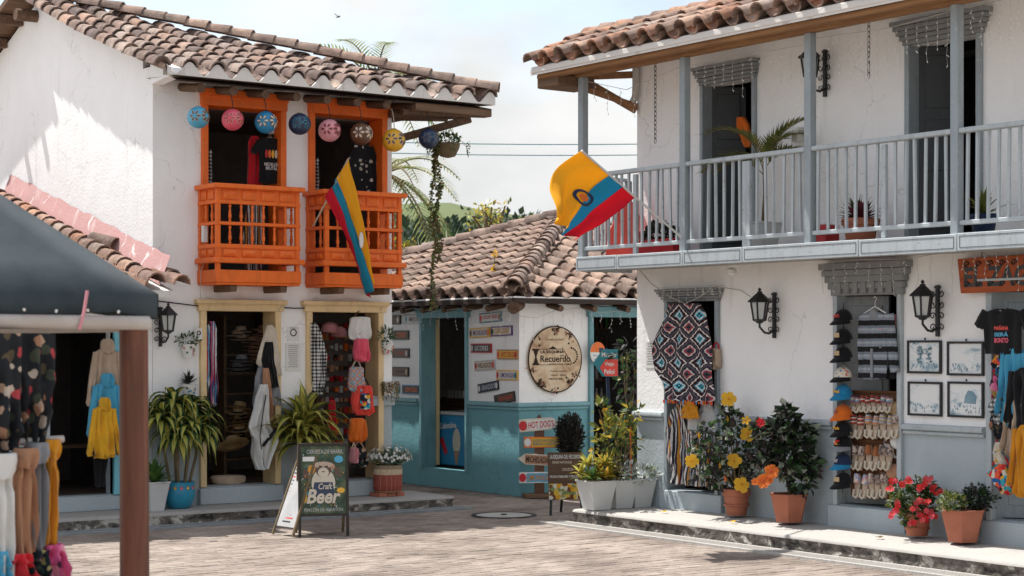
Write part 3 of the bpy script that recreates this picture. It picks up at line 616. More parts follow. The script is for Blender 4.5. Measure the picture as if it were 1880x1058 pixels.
def rframe(h, wd, m, lm, lint, over, orn=False):
    x0, x1, z0, z1 = h; x0 += .005; x1 -= .005; z1 -= .005
    MB().box((x0-wd, -.045, z0-.01), (x0, .255, z1)).build('door_jamb', m, RH, bevel=.006); MB().box((x1, -.045, z0-.01), (x1+wd, .255, z1)).build('door_jamb', m, RH, bevel=.006); l = MB(); n = 5
    for i in range(n): l.box((x0-wd-over*(i+1)/n, -.05-.022*i, z1+lint*i/n), (x1+wd+over*(i+1)/n, .0, z1+lint*(i+1)/n-(.004 if i % 2 else 0)))
    o = l.build('lintel', lm, RH, bevel=.006)
    if orn:
        k = 7
        for i in range(k):
            cx = x0 + (x1-x0)*(i+.5)/k; MB().box((cx-.04, -.085, z1+.02), (cx+.025, -.05, z1+.14)).build('lintel_block', lm, o, bevel=.008)
        MB().box((x0-wd, -.052, z1+.003), (x1+wd, -.03, z1+.16)).build('lintel_board', lm, o)
    return o
rframe(gd1, .055, 'grey_paint', 'lintel_grey', .15, .07); rframe(gd2, .06, 'light_grey_paint', 'lintel_grey', .34, .12, True); rframe(gd3, .07, 'light_grey_paint', 'light_grey_paint', .12, .03)
rframe(ud1, .05, 'grey_paint', 'lintel_grey', .2, .05); rframe(ud2, .06, 'grey_paint', 'lintel_grey', .24, .12)
for h in (gd1, gd2, gd3): MB().box((h[0]-.12, -.06, .17), (h[1]+.12, -.002, h[2]-.01)).build('door_step', 'blue_grey_plaster', RH, bevel=.012)
def door_leaf(h, wd, hinge, ang, m='dark_grey_paint', z0=None):
    x0, x1, za, zb = h; x = x0 if hinge < 0 else x1; M = TX(x, .1, 0) @ RZ(ang)
    s = 1 if hinge < 0 else -1; o = MB().box((0 if s > 0 else -wd, 0, za+.01), (wd if s > 0 else 0, .04, zb-.01), 0, M).build('door_leaf', m, RH, bevel=.004); H = zb-za
    for a, b in ((.06, .3), (.36, .62), (.68, .95)):
        xa, xb = (.07, wd-.07) if s > 0 else (-wd+.07, -.07); MB().box((xa, -.014, za+H*a), (xb, .0, za+H*b), 0, M).build('leaf_panel', m, o, bevel=.01)
door_leaf(ud1, .4, -1, .95); door_leaf(ud1, .42, 1, -1.25); door_leaf(ud2, .45, -1, .85); door_leaf(ud2, .45, 1, -1.3); door_leaf(gd2, .5, -1, .25, 'lintel_grey'); door_leaf(gd1, .4, 1, -1.4); door_leaf(gd3, .45, -1, .6, 'grey_paint')
MB().box((7.05, .252, 0), (7.2, 4, 5.5)).build('end_wall', 'white_plaster', RH)
# balcony
bal = MB().box((-.1, -.74, 2.99), (7.2, -.002, 3.1)).build('balcony_floor', 'pale_concrete', RH)
bx = [-.15, .62, 1.75, 2.7, 4.35, 5.57, 7.2]
for i in range(6):
    a, b = bx[i]+.003, bx[i+1]-.003; z0 = 2.955 + RND.uniform(-.006, .006)
    o = MB().box((a, -.82, z0), (b, -.742, z0+.165)).build('edge_board', 'light_grey_paint', RH, bevel=.006)
    f = MB(); e = .03; y = -.823
    for p, q, r, s in ((a+e, z0+e, b-e, z0+e+.004), (a+e, z0+.165-e, b-e, z0+.165-e+.004), (a+e, z0+e, a+e+.004, z0+.165-e), (b-e-.004, z0+e, b-e, z0+.165-e)): f.box((p, y, q), (r, y+.002, s))
    f.build('groove_line', 'dark_grey_paint', o, 0)
MB().box((-.15, -.741, 2.955), (-.08, -.003, 3.12)).build('edge_board', 'light_grey_paint', RH, bevel=.006)
px_ = [-.1, 1.71, 3.62, 5.51, 7.3]
for x in px_: MB().box((x-.045, -.79, 3.11), (x+.045, -.7, 5.25)).build('post', 'grey_paint', RH, bevel=.008)
MB().box((-.135, -.09, 3.11), (-.065, -.02, 4.06)).build('post', 'grey_paint', RH, bevel=.008)
bm = MB().box((-.013, -.013, 0), (.013, .013, .82)).build('baluster', 'light_grey_paint', RH, loc=(.03, -.745, 3.24)); thick = MB().box((-.027, -.02, 0), (.027, .02, .9)).build('thick_baluster', 'light_grey_paint', RH, loc=(2.67, -.745, 3.13))
for k in range(4):
    a, b = px_[k]+.045, px_[k+1]-.045; n = 14
    MB().box((a, -.785, 4.05), (b, -.705, 4.1)).build('hand_rail', 'light_grey_paint', RH, bevel=.012); MB().box((a, -.77, 3.2), (b, -.72, 3.245)).build('bottom_rail', 'light_grey_paint', RH, bevel=.008)
    for i in range(n):
        x = a + (b-a)*(i+.6)/(n+.2) + RND.uniform(-.008, .008)
        if i == 7: inst('thick_baluster', thick.data, RH, TX(x, -.745, 3.13))
        else: inst('baluster', bm.data, RH, TX(x, -.745 + RND.uniform(-.006, .006), 3.24) @ RY(RND.uniform(-.02, .02)) @ RX(RND.uniform(-.012, .012)) @ RZ(RND.uniform(-.3, .3)))
MB().box((-.13, -.7, 4.05), (-.07, -.09, 4.09)).build('hand_rail', 'light_grey_paint', RH, bevel=.01); MB().box((-.12, -.7, 3.2), (-.08, -.09, 3.24)).build('bottom_rail', 'light_grey_paint', RH)
for i in range(5): inst('baluster', bm.data, RH, TX(-.1, -.62+.11*i, 3.24))
# eave
RZ0 = 5.36; rz = lambda y: RZ0 + .46*y
rt = tile_mesh('roof_tile', .105, .085, .36, 'roof_tile_orange')
MB().add([(-.6, -1.15, RZ0), (7.4, -1.15, RZ0), (7.4, -.27, rz(.88)), (-.6, -.27, rz(.88)), (-.6, 1.8, RZ0-.1), (7.4, 1.8, RZ0-.1), (-.6, -1.15, RZ0-.07), (7.4, -1.15, RZ0-.07), (7.4, -.27, rz(.88)-.09), (-.6, -.27, rz(.88)-.09)], [(0,1,2,3),(3,2,5,4),(0,6,7,1),(9,8,7,6),(0,3,9,6)]).build('roof_deck', 'mortar', RH, 0)
tile_field(RH, TX(0, -1.2, 0), -.52, 7.3, .3, 3, lambda x: 1.35, rz, rt, .29)
rm = tile_mesh('ridge_tile', .12, .1, .38, 'roof_tile_orange'); ridge_tiles(RH, (-.58, -.3, rz(.85)), (7.2, -.3, rz(.85)), rm, .32, 'ridge_tile', .09)
MB().box((-.58, -1.16, RZ0-.05), (7.4, -1.08, RZ0+.03)).build('fascia', 'mortar', RH, bevel=.015)
MB().box((-.55, -1.1, RZ0-.115), (7.4, -1.0, RZ0-.051)).build('eave_beam', 'raw_beam', RH, bevel=.02); MB().box((-.3, -.8, 5.25), (7.4, -.69, 5.33)).build('post_beam', 'raw_beam', RH, bevel=.02)
MB().add([(-.56, -1.0, 5.275), (7.4, -1.0, 5.275), (7.4, -.002, 5.5), (-.56, -.002, 5.5)], [(0,1,2,3)]).build('soffit', 'white_plaster', RH, 0)
MB().box((-.58, -1.07, 5.14), (-.18, -.5, 5.27)).build('eave_box', 'plank', RH, bevel=.02)
MB().bar((.02, -.03, 4.9), (-.5, -.5, 5.32), .08, .09).build('brace', 'raw_beam', RH, bevel=.015); MB().bar((.02, -.02, 4.95), (-.32, -.78, 5.2), .06, .07).build('brace', 'raw_beam', RH, bevel=.015); MB().bar((-.02, .1, 5.35), (-.5, -.9, 5.28), .08, .08).build('brace', 'raw_beam', RH, bevel=.015)
MB().tube([(.06, -.07, 5.45), (.06, -.07, 5.2), (.05, -.07, 5.06), (-.03, -.06, 4.98), (-.12, -.03, 4.97)], .042, 10).build('drain_pipe', 'white_wire', RH)
# ================================================================ builders for goods and street things
C = dict(black=(.012, .012, .014), white=(.72, .71, .68), cream=(.62, .55, .44), red=(.55, .02, .03), coral=(.75, .07, .05), pink=(.75, .1, .16), orange=(.75, .16, .02), yellow=(.78, .42, .03), mustard=(.62, .26, .02),
         blue=(.02, .22, .42), sky=(.08, .38, .58), navy=(.02, .035, .08), teal=(.02, .2, .24), green=(.05, .2, .05), grey=(.24, .25, .27), tan=(.42, .22, .13), brown=(.12, .055, .03), beige=(.5, .38, .28), straw=(.55, .4, .22), rose=(.7, .3, .34), purple=(.12, .04, .2), lightgrey=(.5, .5, .5))
for k, v in C.items(): D('cloth_' + k, fabric, v); D('gloss_' + k, basic, v, k_(v, .85), .35, 9, .04, spec=.5)
D('straw_weave', basic, (.5, .35, .18), (.36, .24, .12), .85, 30, .6, 160); D('terracotta', basic, (.42, .15, .085), (.33, .115, .07), .75, 5, .2, 60); D('planter_white', basic, (.62, .63, .62), (.55, .56, .55), .5, 3, .03)
D('paper', basic, (.72, .71, .68), (.66, .65, .62), .8, 4, 0); D('ink', basic, (.03, .03, .035), bump=0); D('pale_ink', basic, (.35, .34, .33), bump=0)
D('leaf_dark', foliage, (.02, .05, .018), (.035, .085, .025), (.06, .12, .035)); D('leaf_mid', foliage, (.05, .11, .03), (.08, .17, .04), (.13, .22, .05)); D('leaf_pale', foliage, (.16, .2, .12), (.3, .34, .24), (.45, .48, .38))
D('leaf_yellow', foliage, (.35, .3, .04), (.5, .38, .05), (.55, .28, .03)); D('leaf_stripe', foliage, (.34, .34, .06), (.5, .46, .1), (.4, .33, .06)); D('leaf_red', foliage, (.09, .02, .03), (.2, .03, .05), (.05, .04, .03)); D('leaf_silver', foliage, (.4, .44, .42), (.55, .58, .56), (.6, .62, .6))
D('leaf_blackish', foliage, (.02, .025, .022), (.04, .045, .035), (.07, .05, .05)); D('leaf_dry', foliage, (.13, .07, .03), (.2, .12, .05), (.1, .1, .04)); D('leaf_olive', foliage, (.08, .1, .02), (.14, .16, .03), (.22, .2, .05)); D('stem', basic, (.12, .09, .05), (.2, .15, .09))
for k, v in (('yellow', (.8, .45, .03)), ('orange', (.8, .2, .03)), ('red', (.62, .02, .03)), ('pink', (.75, .1, .13)), ('white', (.8, .8, .78))): D('petal_' + k, foliage, k_(v, .8), v, v, .6, .3)
D('plaid_bw', checks, (.02, .02, .022), (.68, .67, .65), .045); D('poncho', diamonds, .34, .27, [(.1, .5, .62), (.02, .03, .04), (.1, .45, .58), (.66, .62, .58), (.03, .14, .2), (.05, .014, .014), (.04, .012, .012), (.66, .6, .57), (.025, .02, .022), (.1, .085, .11), (.05, .045, .055), (.03, .03, .035), (.55, .5, .47), (.4, .05, .07), (.07, .06, .08), (.03, .03, .035)])
D('ruana_stripe', stripes, [(.03, .03, .04), (.6, .58, .55), (.03, .03, .04), (.5, .22, .03), (.09, .02, .05), (.6, .58, .55), (.02, .02, .03), (.6, .58, .55), (.02, .02, .03), (.28, .28, .3)], 0, .17, .002)
D('cardigan_stripe', stripes, [(.015, .015, .017), (.015, .015, .017), (.26, .29, .33), (.36, .4, .44), (.2, .23, .27)], 2, .135, .004); D('serape', stripes, [(.05, .1, .3), (.6, .6, .6), (.5, .03, .05), (.1, .3, .5), (.7, .7, .68), (.03, .02, .05), (.5, .1, .2)], 0, .09, .004)
D('shawl_bw', stripes, [(.6, .6, .58), (.5, .5, .48), (.02, .02, .02), (.6, .6, .58), (.1, .1, .1)], 2, .21, .01); D('mochila', diamonds, .09, .1, [(.5, .42, .34), (.5, .42, .34), (.1, .35, .55), (.65, .12, .05), (.5, .42, .34), (.42, .33, .27), (.1, .35, .55), (.5, .42, .34)])
D('floral_dark', motley, [(.42, .28, .2), (.4, .06, .07), (.1, .08, .05), (.5, .42, .35), (.06, .07, .05), (.3, .16, .1)], 15, (.022, .024, .028), .43); D('floral_pink', motley, [(.65, .12, .28), (.5, .08, .2), (.7, .3, .4), (.1, .03, .06)], 12); D('floral_green', motley, [(.4, .35, .15), (.05, .1, .08), (.5, .2, .3)], 22, (.015, .03, .035), .35); D('swirl_bw', motley, [(.5, .46, .4), (.4, .38, .34)], 11, (.015, .015, .018), .27)
D('motley_bright', motley, [(.6, .04, .04), (.7, .35, .03), (.03, .12, .3), (.05, .35, .4), (.02, .02, .03), (.75, .12, .05), (.65, .6, .5)], 22); D('motley_pink', motley, [(.6, .13, .25), (.05, .03, .05), (.7, .3, .4), (.06, .05, .06), (.45, .3, .1)], 14); D('motley_trinket', motley, [(.3, .02, .02), (.1, .05, .03), (.02, .02, .02), (.4, .15, .05), (.05, .05, .06)], 30)
D('speckle', motley, [(.6, .15, .1), (.65, .4, .05), (.2, .3, .4), (.65, .6, .5)], 26, (.66, .6, .5), .35); D('etching', print_, (.12, .22, .3), (.55, .62, .64), (.74, .75, .74), 5, (1, 1, 1.8), (.3, .42, .5)); D('etching_trees', print_, (.1, .2, .3), (.5, .6, .64), (.74, .75, .74), 7, (1, 1, 1.3), (.34, .44, .5))

def scroll(mb, cx, cz, r, a0, turns, y=-.03, th=.006, s=1):
    mb.tube([(cx + s*(r*(1-.75*i/14))*math.cos(a0 + turns*2*pi*i/14), y, cz + (r*(1-.75*i/14))*math.sin(a0 + turns*2*pi*i/14)) for i in range(15)], th, 5)
def wall_lantern(label, fr, px, py, k=1.0, d=.24):
    t = put('wall_lantern', label, 'lantern', fr, px, py, group='black iron wall lanterns'); H = .25*k
    b = MB().box((-.018*k, -.035, -H), (.018*k, -.008, H)).box((-.03*k, -.04, H-.03), (.03*k, -.006, H-.01))
    for z in (.17, .06, -.05, -.16):
        for s in (-1, 1): scroll(b, s*.055*k, z*k, .038*k, pi if s > 0 else pi, 1.1 if (z > 0) else -1.1, s=s)
    b.build('back_plate', 'black_iron', t, 50); zl_ = .02*k
    MB().tube([(0, -.02, -.16*k), (0, -.1, -.2*k), (0, -d*.7, -.19*k), (0, -d, -.13*k), (0, -d, -.08*k)], .013*k, 8).build('arm', 'black_iron', t)
    q = V((0, -d, -.06*k)); fr_ = MB(); hb, ht, h = .068*k, .098*k, .2*k
    fr_.lathe([(.03*k, -.03*k), (.045*k, -.015*k), (hb+.012*k, 0), (hb+.012*k, .014*k)], 6, 0, q)
    for i in range(6):
        a = 2*pi*i/6; fr_.bar(q + V((hb*math.cos(a), hb*math.sin(a), .01*k)), q + V((ht*math.cos(a), ht*math.sin(a), h)), .014*k, .014*k)
    fr_.build('cage', 'black_iron', t, 30); MB().lathe([(hb*.9, .015*k), (ht*.9, h-.004)], 6, 0, q, caps=False).build('glass', 'glass', t, 30)
    MB().lathe([(.015*k, .016*k), (.02*k, .1*k), (.012*k, .15*k)], 8, 0, q).build('candle', 'bulb', t)
    MB().lathe([(.135*k, h), (.13*k, h+.012*k), (.05*k, h+.085*k), (.03*k, h+.1*k), (.03*k, h+.115*k), (.012*k, h+.12*k), (.022*k, h+.14*k), (.0, h+.16*k)], 6, 0, q).build('roof_cap', 'black_iron', t, 30); return t
def bush(mb, c, r, n, L, wd, m=0, shell=.5, up=.2, seed=None, ms=None):
    c = V(c); rr = V(r)
    for _ in range(n):
        d = V((RND.gauss(0,1), RND.gauss(0,1), RND.gauss(0,1))).normalized(); q = (shell + (1-shell)*RND.random())
        b = noise.noise(d*2.2 + c)*.35 + .9; p = c + V((d.x*rr.x, d.y*rr.y, d.z*rr.z))*q*b
        e = (d + V((RND.uniform(-.7,.7), RND.uniform(-.7,.7), RND.uniform(-.5,.5)+up))).normalized(); s = RND.uniform(.65, 1.25)
        mb.leaflet(p, e, d + V((RND.uniform(-.4,.4), RND.uniform(-.4,.4), .6)), L*s, wd*s, RND.choice(ms) if ms else m)
    return mb
def twigs(mb, base, tips, r=.006, m=0):
    base = V(base)
    for tp in tips:
        tp = V(tp); mid = base.lerp(tp, .5) + V((RND.uniform(-.04,.04), RND.uniform(-.04,.04), .02)); mb.tube([base, mid, tp], [r, r*.8, r*.4], 5, m)
    return mb
def rosette(mb, c, n, L, wd, m, m2=None, lo=.2, hi=1.2, droop=.9, jl=.3, seg=5):
    c = V(c)
    for i in range(n):
        a = i*2.4 + RND.uniform(-.2, .2); e = lo + (hi-lo)*(i/n) + RND.uniform(-.1, .1)
        mb.leaf(c + V((0, 0, .02*RND.random())), (math.cos(a)*math.cos(e), math.sin(a)*math.cos(e), math.sin(e)), L*RND.uniform(1-jl, 1), wd*RND.uniform(.8, 1.1), droop*RND.uniform(.7, 1.3), seg, m, m2)
    return mb
def flower(mb, c, nrm, r, m=0, mc=1, petals=5, cup=.35, w=.62):
    c = V(c); n = V(nrm).normalized(); x = n.orthogonal().normalized(); y = n.cross(x)
    for i in range(petals):
        a = 2*pi*i/petals + RND.uniform(-.1, .1); d = x*math.cos(a) + y*math.sin(a); s = n.cross(d); q = r*RND.uniform(.9, 1.08)
        mb.add([c, c + d*q*.5 + s*q*w*.62 + n*q*cup*.6, c + d*q + s*q*w*.38 + n*q*cup*.75, c + d*q*1.04 + n*q*cup*.6, c + d*q - s*q*w*.38 + n*q*cup*.75, c + d*q*.5 - s*q*w*.62 + n*q*cup*.6, c + d*q*.55 + n*q*cup*.3], [(0,1,6),(1,2,6),(2,3,6),(3,4,6),(4,5,6),(5,0,6)], m)
    mb.tube([c, c + n*r*.35, c + n*r*.6], [r*.09, r*.07, r*.1], 6, mc); return mb
def tee(t, w_, h, m, sl=.34, name='shirt'):
    mb = MB(); mb.cloth([(0, -.2*w_, .2*w_), (-.03*h, -.34*w_, .34*w_), (-.09*h, -.5*w_, .5*w_), (-.35*h, -.47*w_, .47*w_), (-h, -.46*w_, .46*w_)], 14, 16, .022, .008, 3)
    for s in (-1, 1): mb.cloth([(.02, -.1*w_, .1*w_), (-sl*h*.5, -.13*w_, .12*w_), (-sl*h, -.14*w_, .13*w_)], 8, 6, .018, .004, 2, M=TX(s*.46*w_, 0, -.09*h) @ RY(-s*.5))
    mb.build(name, m, t, 70)
    MB().tube([(-.13*w_, -.018, .0), (-.07*w_, -.028, -.055*h), (0, -.032, -.075*h), (.07*w_, -.028, -.055*h), (.13*w_, -.018, .0)], .008, 6).build('neckband', m, t)
def hanger(t, w_=.36, z=0, m='plank'):
    MB().tube([(-w_/2, 0, z-.07), (0, 0, z+.0), (w_/2, 0, z-.07)], .009, 6).tube([(0, 0, z), (0, 0, z+.05), (.02, 0, z+.08), (.0, 0, z+.105), (-.02, 0, z+.09)], .004, 5).build('hanger', m, t)
def hoodie(t, w_, h, m, sleeve=.85, hood=True):
    mb = MB(); mb.cloth([(0, -.18*w_, .18*w_), (-.06*h, -.42*w_, .42*w_), (-.35*h, -.46*w_, .46*w_), (-.9*h, -.47*w_, .45*w_), (-h, -.42*w_, .4*w_)], 14, 16, .05, .03, 3, wob=1.5)
    for s in (-1, 1): mb.cloth([(.0, -.1*w_, .1*w_), (-sleeve*h*.5, -.13*w_, .11*w_), (-sleeve*h*.93, -.1*w_, .1*w_), (-sleeve*h, -.07*w_, .07*w_)], 8, 10, .04, .022, 2, wob=2, M=TX(s*.4*w_, -.02, -.06*h) @ RY(-s*.13), ph=s)
    mb.build('body', m, t, 80)
    if hood: MB().cloth([(.16*h, -.1*w_, .1*w_), (.12*h, -.2*w_, .2*w_), (.0, -.23*w_, .23*w_), (-.09*h, -.12*w_, .12*w_)], 12, 8, .07, .02, 2, M=TX(0, -.03, 0)).build('hood', m, t, 80)
def hang(name, label, cat, fr, x0, y0, x1, y1, d, m, rows=None, thick=.03, fold=.014, nf=4, group=None, part=None, ph=0):
    # a hanging piece of cloth filling a pixel box; rows = (height fraction, left, right) fractions of the box
    cx, cz, w_, h = area(fr, x0, y0, x1, y1, d); t = thing(name, label, cat, fw(fr, cx, -d, cz + h/2), FR[fr][1], group)
    rows = rows or [(0, -.25, .25), (.1, -.45, .45), (.6, -.5, .48), (1, -.46, .5)]
    MB().cloth([(-f*h, a*w_, b*w_) for f, a, b in rows], 16, 18, thick, fold, nf, ph=ph).build(part or 'cloth', m, t, 80); t['_w'] = w_; t['_h'] = h; return t
def bag(name, label, fr, x0, y0, x1, y1, d, m, strap='cloth_brown', thick=.07, rows=None, group='bags hung at the shop door'):
    cx, cz, w_, h = area(fr, x0, y0, x1, y1, d); t = thing(name, label, 'bag', fw(fr, cx, -d, cz + h/2), FR[fr][1], group)
    rows = rows or [(0, -.3, .3), (.06, -.42, .42), (.6, -.5, .5), (.9, -.46, .46), (1, -.25, .25)]
    MB().cloth([(-f*h, a*w_, b*w_) for f, a, b in rows], 14, 12, thick, .022, 3, wob=2, ph=x0).build('body', m, t, 80)
    MB().tube([(-.3*w_, 0, -.05*h), (-.12*w_, -.01, .35*h*.6), (.05*w_, 0, .5*h*.6), (.2*w_, .01, .3*h*.6), (.32*w_, 0, -.05*h)], .01, 5).build('strap', strap, t); return t
def straw_hat(t, M, k=1.0, m='straw_weave', band='cloth_black', name='crown'):
    b = MB().lathe([(.19*k, .012), (.16*k, 0), (.095*k, .004), (.09*k, .06*k), (.075*k, .1*k), (.03*k, .105*k), (0, .1*k)], 20, caps=False); b.v = [tuple(M @ V(p)) for p in b.v]; b.build(name, m, t, 80)
    c = MB().lathe([(.097*k, .008), (.094*k, .035*k)], 20, caps=False); c.v = [tuple(M @ V(p)) for p in c.v]; c.build('band', band, t, 80)
def pot_round(t, r, h, m, n=24, rim=True, soil=True):
    p = [(r*.68, 0), (r*.72, .01), (r*.9, h*.72)] + ([(r*.98, h*.74), (r, h*.78), (r, h*.97), (r*.97, h), (r*.88, h), (r*.86, h*.9)] if rim else [(r, h*.97), (r, h), (r*.92, h), (r*.9, h*.9)])
    o = MB().lathe(p, n, 0, caps=False).add([(r*.68*math.cos(2*pi*i/n), r*.68*math.sin(2*pi*i/n), 0) for i in range(n)], [tuple(reversed(range(n)))]).build('pot', m, t, 45)
    if soil: MB().lathe([(0, h*.93), (r*.88, h*.9)], n, caps=False).build('soil', 'soil', t)
    return o
def pot_poly(t, rb, rt, h, m, n=6, ph=0, rim=.012):
    MB().lathe([(rb, 0), (rt, h-.02), (rt+rim, h-.018), (rt+rim, h), (rt-.02, h), (rt-.03, h*.85)], n, 0, caps=False, ph=ph).lathe([(0, .001), (rb, .001)], n, 0, caps=False, ph=ph).build('pot', m, t, 20, bevel=.004); MB().lathe([(0, h*.9), (rt-.025, h*.88)], n, caps=False, ph=ph).build('soil', 'soil', t)
def plaque(name, label, fr, x0, y0, x1, y1, base, inner, ink, words, tilt=0, group=None, icon=None, pad=.12, th=.018, lw=.62, lh=.52, lx=.04, border=True, d=.003):
    cx, cz, w_, h = area(fr, x0, y0, x1, y1); t = thing(name, label, 'sign', fw(fr, cx, -d, cz), FR[fr][1], group); R = RY(tilt)
    MB().box((-w_/2, -th, -h/2), (w_/2, 0, h/2), 0, R).build('board', base, t, bevel=.003)
    if inner: MB().box((-w_/2*(1-pad*.6), -th-.002, -h/2*(1-pad*2)), (w_/2*(1-pad*.6), -th+.001, h/2*(1-pad*2)), 0, R).build('panel', inner, t)
    y = -th-.0035
    if words:
        o = lettering(t, words, 0, y, 0, w_*lw, h*lh, ink, 0); o.matrix_basis = R @ TX(lx*w_, y, 0)
    if icon:
        for s, col in icon: MB().prism(disc(s*w_, 0, h*.2, h*.32, 10), y-.001, y, 0, R).prism(rect(s*w_, -.1*h, h*.16, h*.5), y-.002, y-.001, 0, R).build('picture', col, t, 0)
    return t
def flag(t, P, nu, nv, cols, thick=.004, name='stripe'):
    # P(u,v): point; cols = [(v0,v1,mat)]
    for v0, v1, m in cols:
        mb = MB(); k = max(2, int(nv*(v1-v0))); rows = [[V(P(i/nu, v0 + (v1-v0)*j/k)) for i in range(nu+1)] for j in range(k+1)]; b = len(mb.v)
        for r in rows: mb.v += [tuple(p) for p in r]
        for j in range(k):
            for i in range(nu): mb.f.append((j*(nu+1)+i, j*(nu+1)+i+1, (j+1)*(nu+1)+i+1, (j+1)*(nu+1)+i)); mb.m.append(0)
        o = mb.build(name, m, t, 80); s = o.modifiers.new('thickness', 'SOLIDIFY'); s.thickness = thick
def icicles(label, fr, pts, d=.02, n=8, lo=.1, hi=.28, group=None):
    w_ = [fw(fr, at(fr, px, py, d)[0], -d, at(fr, px, py, d)[1]) for px, py in pts]; t = thing('string_lights', label, 'string lights', w_[0]); o = w_[0]; q = [p-o for p in w_]
    MB().tube(q, .004, 4).build('cable', 'white_wire', t); dr = MB(); bl = MB(); segs = [(q[i+1]-q[i]).length for i in range(len(q)-1)]; tot = sum(segs)
    for i in range(n):
        s = tot*(i+.5)/n; k = 0
        while k < len(segs)-1 and s > segs[k]: s -= segs[k]; k += 1
        p = q[k].lerp(q[k+1], s/segs[k]); L = RND.uniform(lo, hi); c = [p + V((RND.uniform(-.012,.012), RND.uniform(-.012,.012), -L*j/5)) for j in range(6)]; dr.tube(c, .0017, 3)
        for j in range(1, 6):
            e = c[j]; bl.tube([e, e + V((RND.uniform(-.02,.02), RND.uniform(-.02,.02), -.02))], .0034, 4)
    dr.build('drop_wires', 'white_wire', t, kind='stuff'); bl.build('bulbs', 'bulb', t, kind='stuff'); return t
for k, v in (('yellow', (.9, .45, .02)), ('blue', (.02, .3, .46)), ('red', (.66, .015, .04))): D('flag_' + k, foliage, k_(v, .9), v, v, .85, .35)
# ================================================================ THINGS ON AND ROUND THE LEFT HOUSE
wall_lantern('black iron lantern on the white wall left of the cream doors', 'L', 293, 600, .95)
# pierced clay globes under the eave
for i, (px, py, r, base, pet, hole, nm) in enumerate([(364, 216, 21, 'gloss_sky', 'gloss_cream', 'gloss_brown', 'turquoise blue, first at the left'), (427, 220, 21, 'gloss_pink', 'gloss_cream', 'gloss_red', 'bright coral pink'), (488, 225, 20, 'gloss_blue', 'gloss_brown', 'gloss_cream', 'blue with brown petals by the first window'),
        (550, 228, 20, 'gloss_navy', 'gloss_sky', 'gloss_black', 'dark navy with pale blue petals between the orange windows'), (605, 240, 21, 'gloss_rose', 'gloss_pink', 'gloss_brown', 'pale pink'), (663, 246, 21, 'gloss_brown', 'gloss_tan', 'gloss_cream', 'brown in front of the second orange window'), (723, 258, 20, 'gloss_yellow', 'gloss_cream', 'gloss_brown', 'yellow orange'), (787, 255, 20, 'gloss_navy', 'gloss_blue', 'gloss_brown', 'dark blue, last at the right beside the hanging basket')]):
    x, z = at('L', px, py, .52); t = thing('clay_globe_lantern', 'pierced clay globe under the eave, ' + nm, 'lantern', fw('L', x, -.52, z), 0, 'pierced clay globes hung under the eave'); R_ = .138*RND.uniform(.94, 1.07)
    MB().lathe([(R_*math.sin(pi*k/12)+.0005, -R_*math.cos(pi*k/12)) for k in range(12)] + [(R_*.25, R_*.97)], 22, 0, caps=False).build('globe', base, t, 80)
    pe = MB(); ho = MB()
    for az, el, sc in ((-1.1, .1, 1), (-2.35, .05, .8), (.1, .1, .9), (1.6, 0, 1)):
        n0 = V((math.cos(az)*math.cos(el), math.sin(az)*math.cos(el), math.sin(el))); ux = n0.cross(V((0,0,1))).normalized(); uy = ux.cross(n0); k = 8 if sc > .85 else 6
        for j in range(k):
            a = 2*pi*j/k; dr = ux*math.cos(a)+uy*math.sin(a); sd = n0.cross(dr)
            for mb_, q, e in ((pe, 1.0, .003), (ho, .62, .006)):
                P = []
                for u, v in ((.16, 0), (.32, .13*q), (.52, .15*q), (.72 if q == 1 else .64, 0), (.52, -.15*q), (.32, -.13*q)): P.append((n0 + (dr*u + sd*v)*sc*1.15).normalized()*(R_+e))
                mb_.add(P, [(0,1,2,3,4,5)])
    pe.build('petal_rings', pet, t, 0, kind='stuff'); ho.build('petal_holes', hole, t, 0, kind='stuff')
    top = 5.1 - z; MB().tube([(0, 0, R_*.9), (.006, 0, top*.4), (-.004, .0, top*.7), (0, .05, top)], .006, 5).lathe([(.03, R_*.95), (.035, R_*1.02), (.02, R_*1.05)], 10).build('cord', 'wire' if i % 3 else 'cloth_beige', t)
# clothes in the upstairs windows
t = put('tshirt', 'black souvenir t-shirt hung in the first orange window', 'shirt', 'L', 496, 254, -.06); tee(t, .34, .56, 'cloth_black', .3)
for j, cc in enumerate(('gloss_red', 'gloss_orange', 'gloss_yellow', 'gloss_cream')): MB().prism(disc(-.07+.045*j, -.2, .02, .055, 8), -.036, -.034).build('print', cc, t, 0)
lettering(t, 'MEDELLÍN\nBRUTAL', 0, -.037, -.35, .2, .1, 'gloss_white')
hanger(t, .2, .03)
hang('shawl', 'grey and white woven shawl behind the black shirt upstairs', 'shawl', 'L', 488, 232, 533, 320, -.15, 'shawl_bw', [(0, -.3, .3), (.3, -.5, .45), (1, -.2, .5)])
hang('scarf', 'long red scarf in the first orange window', 'scarf', 'L', 454, 250, 480, 350, -.2, 'cloth_red', [(0, -.2, .2), (.1, -.45, .45), (1, -.5, .5)])
hang('shawl', 'black and cream patterned shawl in the second orange window', 'shawl', 'L', 640, 268, 695, 372, -.12, 'swirl_bw', [(0, -.3, .3), (.25, -.5, .5), (1, -.3, .45)])
hang('shawl', 'blue and white striped shawl behind the first orange balusters', 'shawl', 'L', 446, 370, 486, 500, -.1, 'ruana_stripe', [(0, -.3, .3), (.5, -.5, .5), (1, -.35, .3)])
hang('shawl', 'grey checked shawl at the left edge of the first orange window', 'shawl', 'L', 378, 275, 389, 345, -.08, 'plaid_bw')
hang('shawl', 'grey checked shawl at the left edge of the second orange window', 'shawl', 'L', 575, 290, 585, 355, -.08, 'plaid_bw')
